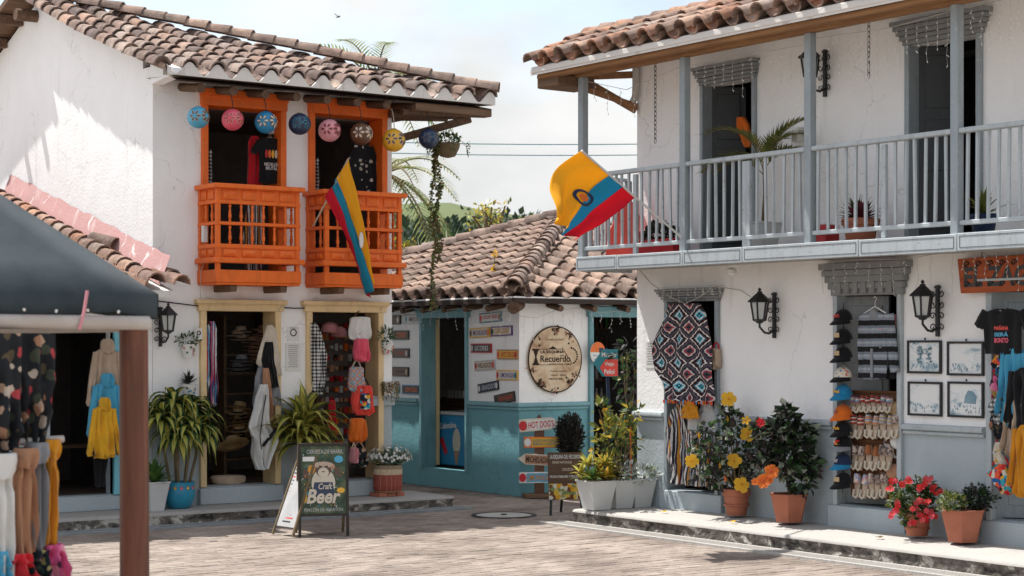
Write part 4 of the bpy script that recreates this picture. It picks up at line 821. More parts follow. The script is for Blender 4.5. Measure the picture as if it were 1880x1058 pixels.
x, z = at('L', 374, 430, .14); t = thing('junction_box', 'small white electric box with cord on the first orange balcony', 'electric box', fw('L', x, -.16, z)); MB().box((-.03, -.03, -.1), (.03, .03, .1)).build('box', 'paper', t, bevel=.006); MB().tube([(0, 0, -.1), (.01, 0, -.3), (-.04, .02, -.45), (-.03, .05, -.8)], .004, 4).build('cord', 'white_wire', t)
# flag on the second balcony: pole leans out, cloth hangs down steep
t = thing('flag', 'limp yellow, blue and red flag hung from the second orange balcony', 'flag', fw('L', at('L', 640, 420, .75)[0], -.75, at('L', 640, 420, .75)[1]), 0, 'yellow, blue and red flags'); o0 = V(t.location)
def lp(px, py, d): x, z = at('L', px, py, d); return fw('L', x, -d, z) - o0
TOPL = [lp(640, 292, .8), lp(597, 362, .62)]; BOT = [lp(684, 522, .85), lp(676, 548, .75)]
def P1(u, v):
    a = TOPL[0].lerp(TOPL[1], v); b = BOT[0].lerp(BOT[1], v); p = a.lerp(b, u); g = math.sin(pi*min(1, u*1.2))
    return p + V((.02*math.sin(v*13 + u*3)*(u+.2) + .012*noise.noise(V((v*9, u*5, 2))), .05*noise.noise(V((v*8, u*4, 5))), 0)) + V((0, -.06*math.sin(v*11 + u*2.5)*(.3+u) - .05*g, 0)) + V((.05*math.sin(u*pi)*(v-.6), 0, 0))
flag(t, P1, 40, 40, [(0, .5, 'flag_yellow'), (.5, .74, 'flag_blue'), (.74, 1, 'flag_red')])
e = MB(); c_ = V(P1(.55, .5)) + V((0, -.02, 0)); e.prism(disc(c_.x+.0, c_.z, .03, .1, 14), c_.y-.045, c_.y-.035); e.build('emblem', 'cloth_white', t, 0)
MB().tube([lp(640, 291, .8), lp(600, 368, .6), lp(575, 415, .35)], .011, 6).build('pole', 'cloth_beige', t)
# hanging basket with long vine
x, z = at('L', 822, 272, .35); t = thing('hanging_basket', 'hanging basket with a very long trailing vine at the eave corner', 'hanging plant', fw('L', x, -.35, z))
MB().lathe([(.02, -.13), (.1, -.11), (.155, 0), (.165, .06), (.15, .06), (.12, .02)], 18, caps=False).build('basket', 'stem', t, 60)
for a in range(3): MB().tube([(.15*math.cos(a*2.1), .15*math.sin(a*2.1), .06), (0, 0, .45)], .003, 4).build('chain', 'wire', t)
b = MB(); bush(b, (-.02, 0, .1), (.2, .18, .1), 260, .05, .03, ms=[0, 0, 1]); 
for s in range(5):
    x0 = -.27 + .025*s; L = RND.uniform(1.5, 2.1) if s > 1 else 2.2; pts = [V((x0 + .03*math.sin(k*.9+s), -.05+.02*math.cos(k+s), .08 - L*k/14)) for k in range(15)]; b.tube(pts, .004, 4, 2)
    for k in range(int(L*85)):
        q = RND.random(); p = pts[min(13, int(q*14))].lerp(pts[min(14, int(q*14)+1)], (q*14) % 1); b.leaflet(p, (RND.uniform(-1,1), RND.uniform(-1,1), RND.uniform(-1,.3)), (RND.uniform(-1,1), -1, .5), .05, .035, RND.choice([0, 1, 3]))
for s in range(8):
    a = RND.uniform(0, 6.28); p = V((.2*math.cos(a), .2*math.sin(a), .08)); b.tube([p, p + V((.06*math.cos(a), .06*math.sin(a), -.05)), p + V((.09*math.cos(a), .09*math.sin(a), -.2))], .003, 4, 2)
    for k in range(8): b.leaflet(p + V((.09*math.cos(a), .09*math.sin(a), -.02*k)), (RND.uniform(-1,1), RND.uniform(-1,1), -.3), (0,-1,.4), .035, .025, 0)
b.build('vine', ['leaf_dark', 'leaf_olive', 'stem', 'leaf_dry'], t, 0)
# wires across the facade
MB2 = MB().tube([fw('L', *q) for q in ((.0, -.03, 2.62), (.6, -.04, 2.56), (1.2, -.04, 2.58), (1.9, -.04, 2.55), (2.6, -.05, 2.57), (3.34, -.04, 2.63))], .008, 5); tag(MB2.build('wall_cable', 'wire', None), 'dark cable strung along the wall above the cream doors', 'cable')
for px, nm in ((440, 'first'), (632, 'second')):
    x, z = at('L', px, 553); q = MB().tube([fw('L', x-.5, -.08, z+.03), fw('L', x-.25, -.085, z+.0), fw('L', x, -.08, z+.03), fw('L', x+.3, -.085, z+.0), fw('L', x+.55, -.08, z-.03), fw('L', x+.5, -.07, z-.12)], .005, 5); tag(q.build('light_cord', 'white_wire'), 'pale cord draped on the %s cream door lintel from the left' % nm, 'cord')
# flower pots on the wall
def wall_pot(label, px, py, w_, h, deco, fr='L', pot='paper'):
    t = put('wall_flower_pot', label, 'flower pot', fr, px, py, .1, group='small pots hung on the white wall'); MB().lathe([(w_*.3, -h/2), (w_*.45, h*.2), (w_*.5, h*.5), (w_*.43, h*.5), (w_*.4, h*.3)], 16).build('pot', pot, t, 50)
    dm = MB()
    for k in range(14): a = RND.uniform(pi, 2*pi); z = RND.uniform(-.35, .35)*h; r = w_*(.37+.13*(z/h+.35)/.8) + .004; c = V((r*math.cos(a), r*math.sin(a), z)); dm.leaflet(c, (-math.sin(a), math.cos(a), RND.uniform(-1, 1)), (math.cos(a), math.sin(a), 0), w_*.2, w_*.15, RND.choice([0, 1]))
    dm.build('painted_flowers', deco, t, 0, kind='stuff'); return t
t = wall_pot('small white pot with red flowers painted on, near the lantern', 345, 645, .17, .17, ['gloss_red', 'gloss_green']); b = MB(); bush(b, (0, 0, .14), (.17, .1, .08), 150, .05, .02, 0); b.build('plant', 'leaf_dark', t, 0)
t = wall_pot('blue and white pot with a spiky dark plant left of the first door', 346, 717, .17, .15, ['gloss_blue', 'gloss_navy']); b = MB(); rosette(b, (0, 0, .07), 34, .22, .035, 0, None, .1, 1.4, .25); b.build('plant', 'leaf_blackish', t, 0)
t = wall_pot('small white pot with painted red flowers at the right corner', 711, 640, .17, .16, ['gloss_coral', 'gloss_green']); b = MB(); bush(b, (0, 0, .16), (.14, .1, .12), 130, .06, .018, 0, .3, .6); b.build('plant', 'leaf_dark', t, 0)
t = wall_pot('small pot with brown trailing plant at the right corner', 716, 712, .15, .14, ['gloss_coral', 'gloss_green']); b = MB()
for s in range(16):
    a = RND.uniform(pi*.9, 2.1*pi); p = V((.07*math.cos(a), .07*math.sin(a), .08)); L = RND.uniform(.08, .3)
    for k in range(int(L*60)): b.leaflet(p + V((.03*math.cos(a), .03*math.sin(a), -k/60)), (RND.uniform(-1,1), RND.uniform(-1,.2), -.4), (0,-1,.3), .035, .02, RND.choice([0, 0, 1]))
b.build('plant', ['leaf_dry', 'leaf_olive'], t, 0)
# papers between the doors
def paper(label, fr, x0, y0, x1, y1, lines=8, ring=False, d=.003):
    cx, cz, w_, h = area(fr, x0, y0, x1, y1); t = thing('paper_notice', label, 'notice', fw(fr, cx, -d, cz), FR[fr][1]); MB().box((-w_/2, -.004, -h/2), (w_/2, 0, h/2)).build('sheet', 'paper', t); q = MB()
    for i in range(lines): z = h*(.4 - .75*i/max(1, lines-1)); q.box((-w_*.36*RND.uniform(.7, 1), -.0062, z), (w_*.36*RND.uniform(.7, 1), -.0048, z+h*.025))
    if ring: q.tube([(w_*.24*math.cos(2*pi*k/18), -.006, .1*h + w_*.24*math.sin(2*pi*k/18)) for k in range(19)], .007, 4)
    q.build('print_lines', 'pale_ink' if not ring else 'ink', t, 0); return t
paper('small white card with a round emblem between the cream doors', 'L', 527, 600, 549, 627, 1, True); paper('white sheet of printed text between the cream doors', 'L', 524, 630, 552, 682, 12)
t = paper('small tilted card at the top left of the first cream door', 'L', 354, 603, 367, 624, 0, True, .06)
# merchandise in the first door
hang('serape', 'colourful striped cloth hung at the left of the first cream door', 'cloth', 'L', 376, 590, 399, 745, .02, 'serape', [(0, -.1, .2), (.1, -.4, .4), (.6, -.5, .5), (.8, -.3, .5), (1, -.2, .4)], .04, .02)
hang('jacket', 'cream jacket hung at the right of the first cream door', 'jacket', 'L', 468, 597, 516, 690, .06, 'cloth_cream', [(0, -.05, .15), (.1, -.1, .3), (.4, -.3, .4), (.75, -.5, .45), (1, .1, .5)], .04)
hang('shawl', 'black shawl over the cream jacket in the first door', 'shawl', 'L', 476, 628, 510, 712, .1, 'cloth_black', [(0, -.2, .2), (.4, -.4, .3), (1, -.1, .5)], .04)
hang('shawl', 'grey shawl hanging below the cream jacket', 'shawl', 'L', 462, 660, 516, 745, .04, 'cloth_grey', [(0, -.2, .2), (.4, -.4, .4), (1, -.5, .5)], .04)
hang('scarf', 'terracotta brown scarf hanging in the first cream door', 'scarf', 'L', 478, 676, 502, 775, .13, 'cloth_tan', [(0, -.3, .1), (.5, -.3, .4), (1, .1, .5)], .03)
t = hang('shawl', 'long white shawl with black trim in the first cream door', 'shawl', 'L', 456, 706, 506, 862, .17, 'cloth_white', [(0, -.05, .15), (.1, -.15, .2), (.3, -.3, .25), (.5, -.5, .3), (.62, -.38, .5), (.8, -.36, .38), (1, -.2, .12)], .06, .045, 3)
w0, h0 = t['_w'], t['_h']; MB().tube([(.02*w0, -.085, -.12*h0), (-.12*w0, -.09, -.4*h0), (-.2*w0, -.09, -.6*h0), (-.12*w0, -.08, -.8*h0), (-.02*w0, -.06, -.98*h0)], .007, 5).tube([(-.1*w0, -.085, -.72*h0), (.15*w0, -.095, -.62*h0), (.4*w0, -.08, -.52*h0)], .02, 5).build('trim', 'cloth_black', t)
# hat shelf inside
x, z = at('L', 452, 700, -1.0); t = thing('hat_rack', 'dark wooden rack of shelves inside the first cream door', 'shelf', fw('L', x, 1.0, ZT)); f = MB()
for s in (-.3, .3): f.box((s-.02, 0, 0), (s+.02, .3, 2.1))
for z_ in (.25, .55, .85, 1.1, 1.35, 1.6, 1.85): f.box((-.28, 0, z_-.012), (.28, .3, z_+.012))
f.build('shelves', 'plank', t)
hn = 0
for (px, py, n_, k, tl, mm, nm) in ((466, 640, 6, .8, 0, 'cloth_tan', 'pile of tan hats on the upper shelf'), (440, 612, 3, .8, 0, 'cloth_beige', 'pile of beige hats on the top shelf'), (482, 612, 4, .75, .1, 'cloth_tan', 'pile of tan hats beside the cream jacket'), (440, 668, 4, .85, 0, 'cloth_grey', 'pile of grey hats on the middle shelf'), (438, 755, 4, .9, -.2, 'straw_weave', 'pile of straw hats on the lower shelf'), (440, 790, 5, .9, -.2, 'straw_weave', 'pile of straw hats near the white shawl')):
    for j in range(n_):
        x, z = at('L', px, py, -.75); t = thing('hat', '%s of the %s' % (['lowest', 'second from the bottom', 'third from the bottom', 'fourth from the bottom', 'fifth from the bottom', 'topmost'][j] if j < n_-1 else 'topmost', nm), 'hat', fw('L', x + RND.uniform(-.03, .03), .75, z - .03*n_ + .05*j), RND.uniform(0, 6), nm); straw_hat(t, RX(tl), k, mm)
x, z = at('L', 428, 818, -.55); t = thing('hat', 'wide straw hat lying low inside the first cream door', 'hat', fw('L', x, .55, z), 0); straw_hat(t, RX(-.5), 1.1)
x, z = at('L', 415, 880, -.4); t = thing('cushion', 'beige floor cushion inside the first cream door', 'cushion', fw('L', x, .35, ZT)); MB().cloth([(.1, -.2, .2), (.08, -.23, .23), (.03, -.23, .23), (0, -.2, .2)], 14, 6, .15, .006, 2).build('cushion_body', 'cloth_beige', t, 80)
# merchandise in the second door
hang('shawl', 'black and white gingham shawl at the left of the second cream door', 'shawl', 'L', 570, 593, 601, 726, .05, 'plaid_bw', [(0, -.5, -.2), (.15, -.5, .1), (.45, -.5, .5), (.8, -.45, .35), (1, -.5, .1)], .04, .02)
bag('shoulder_bag', 'white cloth bag at the top of the second cream door', 'L', 640, 582, 682, 626, .05, 'cloth_white'); bag('shoulder_bag', 'bright pink bag below the white bag', 'L', 648, 622, 678, 664, .1, 'cloth_pink', 'cloth_beige')
bag('woven_bag', 'woven beige, blue and orange bag in the second cream door', 'L', 640, 674, 668, 720, .1, 'mochila', 'cloth_beige'); t = bag('backpack', 'coral backpack with bright patch in the second cream door', 'L', 644, 708, 686, 762, .12, 'cloth_coral', 'cloth_black'); MB().cloth([(-.1, -.06, .06), (-.18, -.08, .08), (-.3, -.07, .07)], 10, 6, .02, .004, 2, M=TX(0, -.075, 0)).build('pocket', 'motley_bright', t, 80)
bag('shoulder_bag', 'orange leather bag low in the second cream door', 'L', 639, 768, 671, 812, .12, 'cloth_orange', 'cloth_black'); bag('pouch', 'small black and white pouch lowest in the second cream door', 'L', 641, 822, 674, 858, .1, 'floral_dark', 'cloth_beige'); bag('pouch', 'small rose tasselled pouch beside the beer board', 'L', 643, 822, 655, 850, .2, 'cloth_rose', 'cloth_beige')
hang('scarf', 'thin red strap cloth hanging behind the striped dracaena', 'scarf', 'L', 603, 735, 616, 790, .0, 'cloth_red')
x, z = at('L', 630, 700, -.7); t = thing('trinket_rack', 'dark rack of small souvenirs inside the second cream door', 'rack', fw('L', x, .75, ZT)); MB().box((-.4, .05, 0), (.4, .1, 2.15)).build('panel', 'room', t); q = MB()
for r_ in range(13):
    for c_ in range(11):
        if RND.random() < .85: cx = -.36+.072*c_; cz = .3+.14*r_; hh = RND.uniform(.04, .1); q.box((cx-.02, .0, cz-hh/2), (cx+.02+RND.uniform(0,.015), .048, cz+hh/2), RND.randrange(6))
q.build('souvenirs', ['cloth_red', 'motley_trinket', 'gloss_brown', 'gloss_lightgrey', 'gloss_orange', 'cloth_tan'], t, 0, kind='stuff')
for j, (px, py) in enumerate(((605, 610), (622, 618))): x, z = at('L', px, py, -.4); t = thing('cap', 'rose cap inside the second door, %s of two' % ('left' if j == 0 else 'right'), 'cap', fw('L', x, .4, z)); MB().lathe([(.11, 0), (.11, .05), (.09, .1), (.04, .13), (0, .135)], 14, caps=False).build('crown', 'cloth_rose', t, 80); MB().prism(disc(0, 0, .1, .07, 10), -.01, 0, 0, TX(0, -.12, 0) @ RX(pi/2)).build('brim', 'cloth_tan', t, 0)
# hoodies by the left shop door
for (x0, y0, x1, y1, d, m, lab) in ((168, 640, 222, 760, .05, 'cloth_beige', 'pale grey hoodie hung highest at the left shop door'), (168, 702, 222, 815, .12, 'cloth_sky', 'sky blue hoodie hung at the left shop door'), (168, 745, 212, 850, .19, 'cloth_yellow', 'yellow hoodie hung below the blue one at the left shop')):
    cx, cz, w_, h = area('L', x0, y0, x1, y1, d); t = thing('hoodie', lab, 'hoodie', fw('L', cx, -d, cz+h/2)); hoodie(t, w_*.95, h*.92, m, .9)
t = put('leggings', 'black printed leggings hung under the yellow hoodie', 'trousers', 'L', 184, 815, .1); MB().cloth([(0, -.09, .09), (-.1, -.1, .1), (-.5, -.07, .05)], 8, 10, .03, .01, 2).build('cloth', 'cloth_black', t, 80)
t = put('shop_counter', 'dark table of goods inside the left shop', 'table', 'L', 150, 880, -1.2); MB().box((-.5, -.2, .4), (.5, .2, .44)).box((-.48, -.18, 0), (-.42, .18, .4)).box((.42, -.18, 0), (.48, .18, .4)).build('table', 'plank', t); 
# ---------------- beer board
p0 = on(548, 986, 2, 0); p1 = on(641, 984, 2, 0); dx = (p1-p0); W0 = dx.length; rzb = math.atan2(dx.y, dx.x); t = thing('sandwich_board', 'tall A-frame board reading Craft Beer on the brick paving', 'sandwich board', (p0+p1)/2, rzb)
HB = 1.02; lean = .1; L1 = TX(0, 0, 0) @ RX(-lean)
D('dark_frame', wood, (.05, .04, .03), (.025, .02, .017), .6, 2); D('board_green', print_, (.015, .03, .02), (.045, .075, .04), (.16, .17, .08), 9, (1, 1, 1), (.35, .5, .75))
fr_ = MB(); fr_.box((-W0/2, -.018, 0), (-W0/2+.03, .018, HB), 0, L1); fr_.box((W0/2-.03, -.018, 0), (W0/2, .018, HB), 0, L1); fr_.box((-W0/2+.03, -.018, HB-.035), (W0/2-.03, .018, HB), 0, L1); fr_.box((-W0/2+.03, -.018, .22), (W0/2-.03, .018, .25), 0, L1); fr_.build('front_frame', 'dark_frame', t, bevel=.004)
pn = MB().box((-W0/2+.028, -.008, .245), (W0/2-.028, .008, HB-.033), 0, L1).build('front_panel', 'board_green', t)
def onb(poly, y, m, nm): MB().prism(poly, -y-.0015, -y, 0, L1).build(nm, m, pn, 0)
def bt(body, x, z, w_, h, m, sh=0, y=.0145, bold=.015): o = lettering(pn, body, 0, 0, 0, w_, h, m, shear=sh, bold=bold); o.matrix_basis = L1 @ TX(x, -y, z)
cz_ = .66
onb(disc(0, cz_-.08, .13, .16, 18), .0088, 'gloss_cream', 'shirt_print'); onb([(-.13, cz_-.25), (.13, cz_-.25), (.1, cz_-.07), (-.1, cz_-.07)], .0105, 'gloss_navy', 'apron_print'); onb(disc(0, cz_+.07, .085, .09, 16), .0105, 'gloss_brown', 'head_print'); onb(disc(0, cz_+.035, .06, .055, 14), .0122, 'gloss_cream', 'muzzle_print'); onb(disc(0, cz_+.12, .11, .035, 16), .0122, 'gloss_beige', 'cap_print'); onb([(-.018, cz_+.05), (.018, cz_+.05), (0, cz_+.035)], .0138, 'gloss_black', 'nose_print')
for s in (-1, 1): onb(disc(s*.1, cz_+.1, .03, .03, 10), .009, 'gloss_tan', 'ear_print'); onb([(s*.05, cz_+.09), (s*.01, cz_+.09), (s*.012, cz_+.105), (s*.05, cz_+.11)], .0138, 'gloss_black', 'glasses_print')
onb(rect(-.2, .42, .035, .1), .009, 'gloss_yellow', 'bottle_print'); onb(rect(-.2, .49, .014, .06), .0091, 'gloss_yellow', 'bottle_neck'); onb(rect(-.16, .4, .03, .08), .0092, 'gloss_mustard', 'bottle_print'); onb(disc(.19, .5, .045, .03, 12), .009, 'gloss_yellow', 'food_print'); onb(disc(.17, .84, .05, .04, 12), .009, 'gloss_sky', 'splash_print'); onb(disc(-.15, .47, .05, .02, 12), .0089, 'gloss_sky', 'splash_print'); onb(disc(-.13, .73, .04, .05, 12), .009, 'gloss_mustard', 'hop_print'); onb(rect(-.16, .845, .13, .05), .0105, 'paper', 'paper_label')
q = MB()
for i in range(120):
    z_ = RND.uniform(.29, .93); x_ = RND.uniform(-.22, .22); q.leaflet((x_, 0, z_), (RND.uniform(-1,1), 0, RND.uniform(-1,1)), (0, -1, 0), RND.uniform(.015, .06), RND.uniform(.004, .014), RND.randrange(4))
q.v = [tuple(L1 @ V((v[0], -.0084, v[2]))) for v in q.v]; q.build('chalk_doodles', ['gloss_mustard', 'gloss_lightgrey', 'gloss_teal', 'leaf_olive'], pn, 0, kind='stuff')
bt('Craft', .02, .545, .15, .065, 'gloss_cream', .2); bt('Beer', .0, .435, .39, .17, 'gloss_black', .25, .0146, .05); bt('Beer', .0, .437, .375, .16, 'gloss_cream', .25, .0162, .03); bt('RINCÓN DE ALKATÓN', 0, .295, .42, .045, 'gloss_lightgrey', 0, .0105, 0); bt('CERVEZA DE BARRIL', .02, .925, .4, .045, 'gloss_lightgrey', 0, .0105, 0); bt('B', -.19, .68, .06, .1, 'gloss_brown', 0, .0095, .03); bt('R', .17, .7, .08, .1, 'gloss_brown', 0, .0095, .03)
L2 = TX(0, .22, 0) @ RX(lean); bk = MB(); yb = .36
L2 = TX(0, .5, 0) @ RX(.36); HB2 = 1.06
bk.box((-W0/2, -.018, 0), (-W0/2+.03, .018, HB2), 0, L2); bk.box((W0/2-.03, -.018, 0), (W0/2, .018, HB2), 0, L2); bk.box((-W0/2+.03, -.018, .22), (W0/2-.03, .018, .25), 0, L2); bk.build('back_frame', 'stem', t, bevel=.004); MB().box((-W0/2+.028, -.008, .24), (W0/2-.028, .008, HB2-.02), 0, L2).build('back_panel', 'gloss_brown', t)
# second board, white, leaning away to the left
A = [deep(506, 972, 19.85), deep(542, 978, 19.55), deep(580, 838, 19.7), deep(551, 832, 20.0)]; A[0].z = .1; A[1].z = .1; o0 = A[0].copy(); o0.z = 0; t = thing('white_menu_board', 'white menu board leaning against the back of the beer board', 'sandwich board', o0); A = [a - o0 for a in A]; nn = (A[1]-A[0]).cross(A[3]-A[0]).normalized()
nn = nn if nn.dot(FW) < 0 else -nn
q = MB(); q.add(A + [a - nn*.012 for a in A], [(0,1,2,3), (7,6,5,4), (0,4,5,1), (1,5,6,2), (2,6,7,3), (3,7,4,0)]); fl = q.build('panel', 'cloth_lightgrey', t, 0); q = MB()
for i in range(17):
    f = .06 + .86*i/17; a = A[0].lerp(A[3], f); b_ = A[1].lerp(A[2], f); m_ = a.lerp(b_, .45*(1-f)+.05); h_ = (b_-a)*(.3*(1-f)+.04)*RND.uniform(.6, 1); z_ = nn*.002; u = (A[3]-A[0]).normalized()*.015; q.add([m_-h_+z_, m_+h_+z_, m_+h_+z_+u, m_-h_+z_+u], [(0,1,2,3)], 1 if i in (1, 6, 9, 12) else 0)
q.build('print_lines', ['ink', 'gloss_coral'], t, 0, kind='stuff')
for a, c_ in ((A[0], A[3]), (A[1], A[2])): MB().bar(a + (a-c_)*.12, c_, .028, .022).build('leg', 'stem', t)
# ================================================================ THINGS AT THE CORNER CAFE
PG = 'small painted drink and food plaques on the cafe wall'
def pq(lab, *a, **k): plaque('wall_plaque', lab, *a, group=PG, **k)
pq('tiny black plaque at the left edge of the cafe wall, topmost', 'TL', 722, 579, 737, 596, 'gloss_black', 'gloss_brown', 'gloss_white', None, icon=[(.2, 'gloss_white')])
pq('white plaque reading AMERICANO with blue at its left end', 'TL', 741, 578, 775, 595, 'gloss_lightgrey', 'gloss_white', 'gloss_brown', 'AMERICANO', lw=.6, lx=.15, icon=[(-.3, 'gloss_sky')])
pq('brown wooden plaque, second from top left of the cafe door', 'TL', 722, 607, 752, 624, 'gloss_black', 'gloss_brown', 'gloss_orange', 'POSTRES', lw=.5)
pq('dark brown wooden plaque, third from top left of the cafe door', 'TL', 722, 640, 753, 657, 'gloss_black', 'gloss_brown', 'gloss_red', 'CAFÉ', icon=[(.35, 'gloss_lightgrey')], lw=.35, lh=.3)
pq('reddish brown plaque with tan end, fourth from top left of the door', 'TL', 722, 674, 752, 691, 'gloss_black', 'gloss_brown', 'gloss_black', 'CHOCOLATE', icon=[(.38, 'gloss_beige')], lh=.3)
pq('small pale plaque beside the CERVEZAS plaque', 'TL', 722, 706, 735, 722, 'gloss_sky', 'gloss_white', 'gloss_black', None, icon=[(.2, 'gloss_sky')])
pq('dark plaque with orange letters CERVEZAS and blue edges', 'TL', 740, 707, 772, 724, 'gloss_blue', 'gloss_black', 'gloss_orange', 'CERVEZAS', lw=.68)
pq('plaque reading JUGOS NATURALES, highest right of the cafe door', 'TL', 882, 574, 922, 592, 'gloss_teal', 'gloss_white', 'gloss_red', 'JUGOS NATURALES', -.04, lw=.66, lx=0, icon=[(-.42, 'gloss_coral'), (.42, 'gloss_tan')])
pq('yellow edged plaque reading MICHELADAS', 'TL', 864, 602, 901, 620, 'gloss_yellow', 'gloss_cream', 'gloss_purple', 'MICHELADAS', -.03, lw=.7, icon=[(-.43, 'gloss_brown'), (.43, 'gloss_orange')])
pq('purple edged plaque reading CAPPUCCINO', 'TL', 903, 599, 942, 617, 'gloss_purple', 'gloss_cream', 'gloss_mustard', 'CAPPUCCINO', -.03, lw=.66, icon=[(-.42, 'gloss_black'), (.42, 'gloss_white')])
pq('black plaque with white letters LICORES', 'TL', 866, 631, 904, 648, 'gloss_red', 'gloss_black', 'gloss_white', 'LICORES', lw=.64, icon=[(-.42, 'gloss_lightgrey'), (.42, 'gloss_brown')])
pq('orange yellow plaque reading HOT DOGS', 'TL', 914, 642, 953, 660, 'gloss_tan', 'gloss_yellow', 'gloss_red', 'HOT DOGS', lw=.62, icon=[(-.42, 'gloss_coral'), (.4, 'gloss_red')])
pq('grey edged plaque reading HELADOS', 'TL', 873, 662, 910, 680, 'gloss_lightgrey', 'gloss_cream', 'gloss_brown', 'HELADOS!', -.05, lw=.7, icon=[(-.42, 'gloss_red'), (.43, 'gloss_coral')])
pq('yellow edged white plaque reading LIMONADAS', 'TL', 913, 680, 952, 698, 'gloss_yellow', 'gloss_white', 'gloss_purple', 'LIMONADAS', lw=.66, icon=[(.42, 'gloss_teal'), (-.42, 'gloss_red')])
pq('tilted black plaque reading GRANIZADOS', 'TL', 879, 702, 917, 719, 'gloss_black', 'gloss_navy', 'gloss_lightgrey', 'GRANIZADOS', -.13, lw=.66, icon=[(-.42, 'gloss_white'), (.42, 'gloss_white')])
pq('tilted brown plaque, lowest right of the cafe door', 'TL', 909, 722, 947, 741, 'gloss_black', 'gloss_brown', 'gloss_coral', 'MILO CALIENTE', -.15, lw=.62, lx=.1, lh=.3, icon=[(-.38, 'gloss_black')])
# round sign
cx, cz, w_, h = area('TR', 967, 599, 1065, 721); t = thing('round_sign', 'large round parchment sign reading La Esquina del Recuerdo', 'sign', fw('TR', cx, -.004, cz)); rx, rz_ = w_/2, h/2
D('parchment', print_, (.34, .19, .1), (.6, .45, .29), (.68, .56, .4), 4, (1, 1, 1), (.32, .5, .65)); D('dark_print', basic, (.035, .018, .012), bump=0)
MB().prism(disc(0, 0, rx, rz_, 56), -.035, 0).build('board', 'parchment', t, 30)
MB().tube([(rx*.99*math.cos(2*pi*k/56), -.03, rz_*.99*math.sin(2*pi*k/56)) for k in range(57)], .011, 5).build('rim', 'dark_print', t)
y = -.039
def rl(b, x, z, ww, hh, m='dark_print', th=False, bold=.012): lettering(t, b, x*rx, y, z*rz_, ww*rx, hh*rz_, m, thin=th, bold=bold)
rl('CHARCUTERÍA', -.02, .6, .62, .065, 'dark_print', True, .0); rl('LA ESQUINA', -.12, .22, .88, .1, bold=.03); rl('DEL', .25, .115, .14, .05); rl('Recuerdo', .0, .02, 1.12, .2, bold=.015); rl('REGRESO EN EL TIEMPO', .18, -.15, .84, .05, bold=.01); rl('Comidas Rápidas', .1, -.36, .6, .06, th=True); rl('· Helados · Bebidas', .1, -.47, .62, .05, th=True); rl('Y MUCHO MÁS...', .02, -.58, .62, .065, bold=.01)
q = MB()
for a, b in (((-.86, -.17), (-.6, -.12)), ((-.86, .27), (-.6, .32)), ((-.58, .3), (.28, .315)), ((-.58, -.17), (-.26, -.155))): q.prism([(a[0]*rx, a[1]*rz_), (b[0]*rx, a[1]*rz_), (b[0]*rx, b[1]*rz_), (a[0]*rx, b[1]*rz_)], y-.001, y)
q.prism([(-.82*rx, -.12*rz_), (-.64*rx, -.12*rz_), (-.71*rx, .075*rz_), (-.64*rx, .27*rz_), (-.82*rx, .27*rz_), (-.75*rx, .075*rz_)], y-.001, y).prism([(-.25*rx, .315*rz_), (-.1*rx, .4*rz_), (.05*rx, .315*rz_)], y-.001, y); q.build('hourglass_print', 'dark_print', t, 0)
q = MB()
for i in range(9): a = -1.0 + 2.4*i/8; q.prism(disc((.55+.27*math.cos(a))*rx, (.1+.25*math.sin(a))*rz_, .035*rx, .03*rz_, 6), y-.001, y)
q.bar((.25*rx, y, .35*rz_), (.62*rx, y, -.12*rz_), .012, .002); q.build('clock_print', 'dark_print', t, 0, kind='stuff'); q = MB()
for (u, v, n_) in ((.0, .88, 22), (.5, .72, 10), (-.5, -.72, 26), (.55, -.66, 22), (.75, -.45, 8), (-.85, -.3, 8), (0, -.93, 8), (-.62, .55, 3), (.6, .55, 3)):
    for k in range(n_): q.leaflet(((u+RND.gauss(0,.07))*rx, y-.0005, (v+RND.gauss(0,.05))*rz_), (RND.uniform(-1,1), 0, RND.uniform(-1,1)), (0, -1, 0), .045, .03, RND.choice([0, 0, 1]))
q.build('flower_print', ['dark_print', 'gloss_tan'], t, 0, kind='stuff')
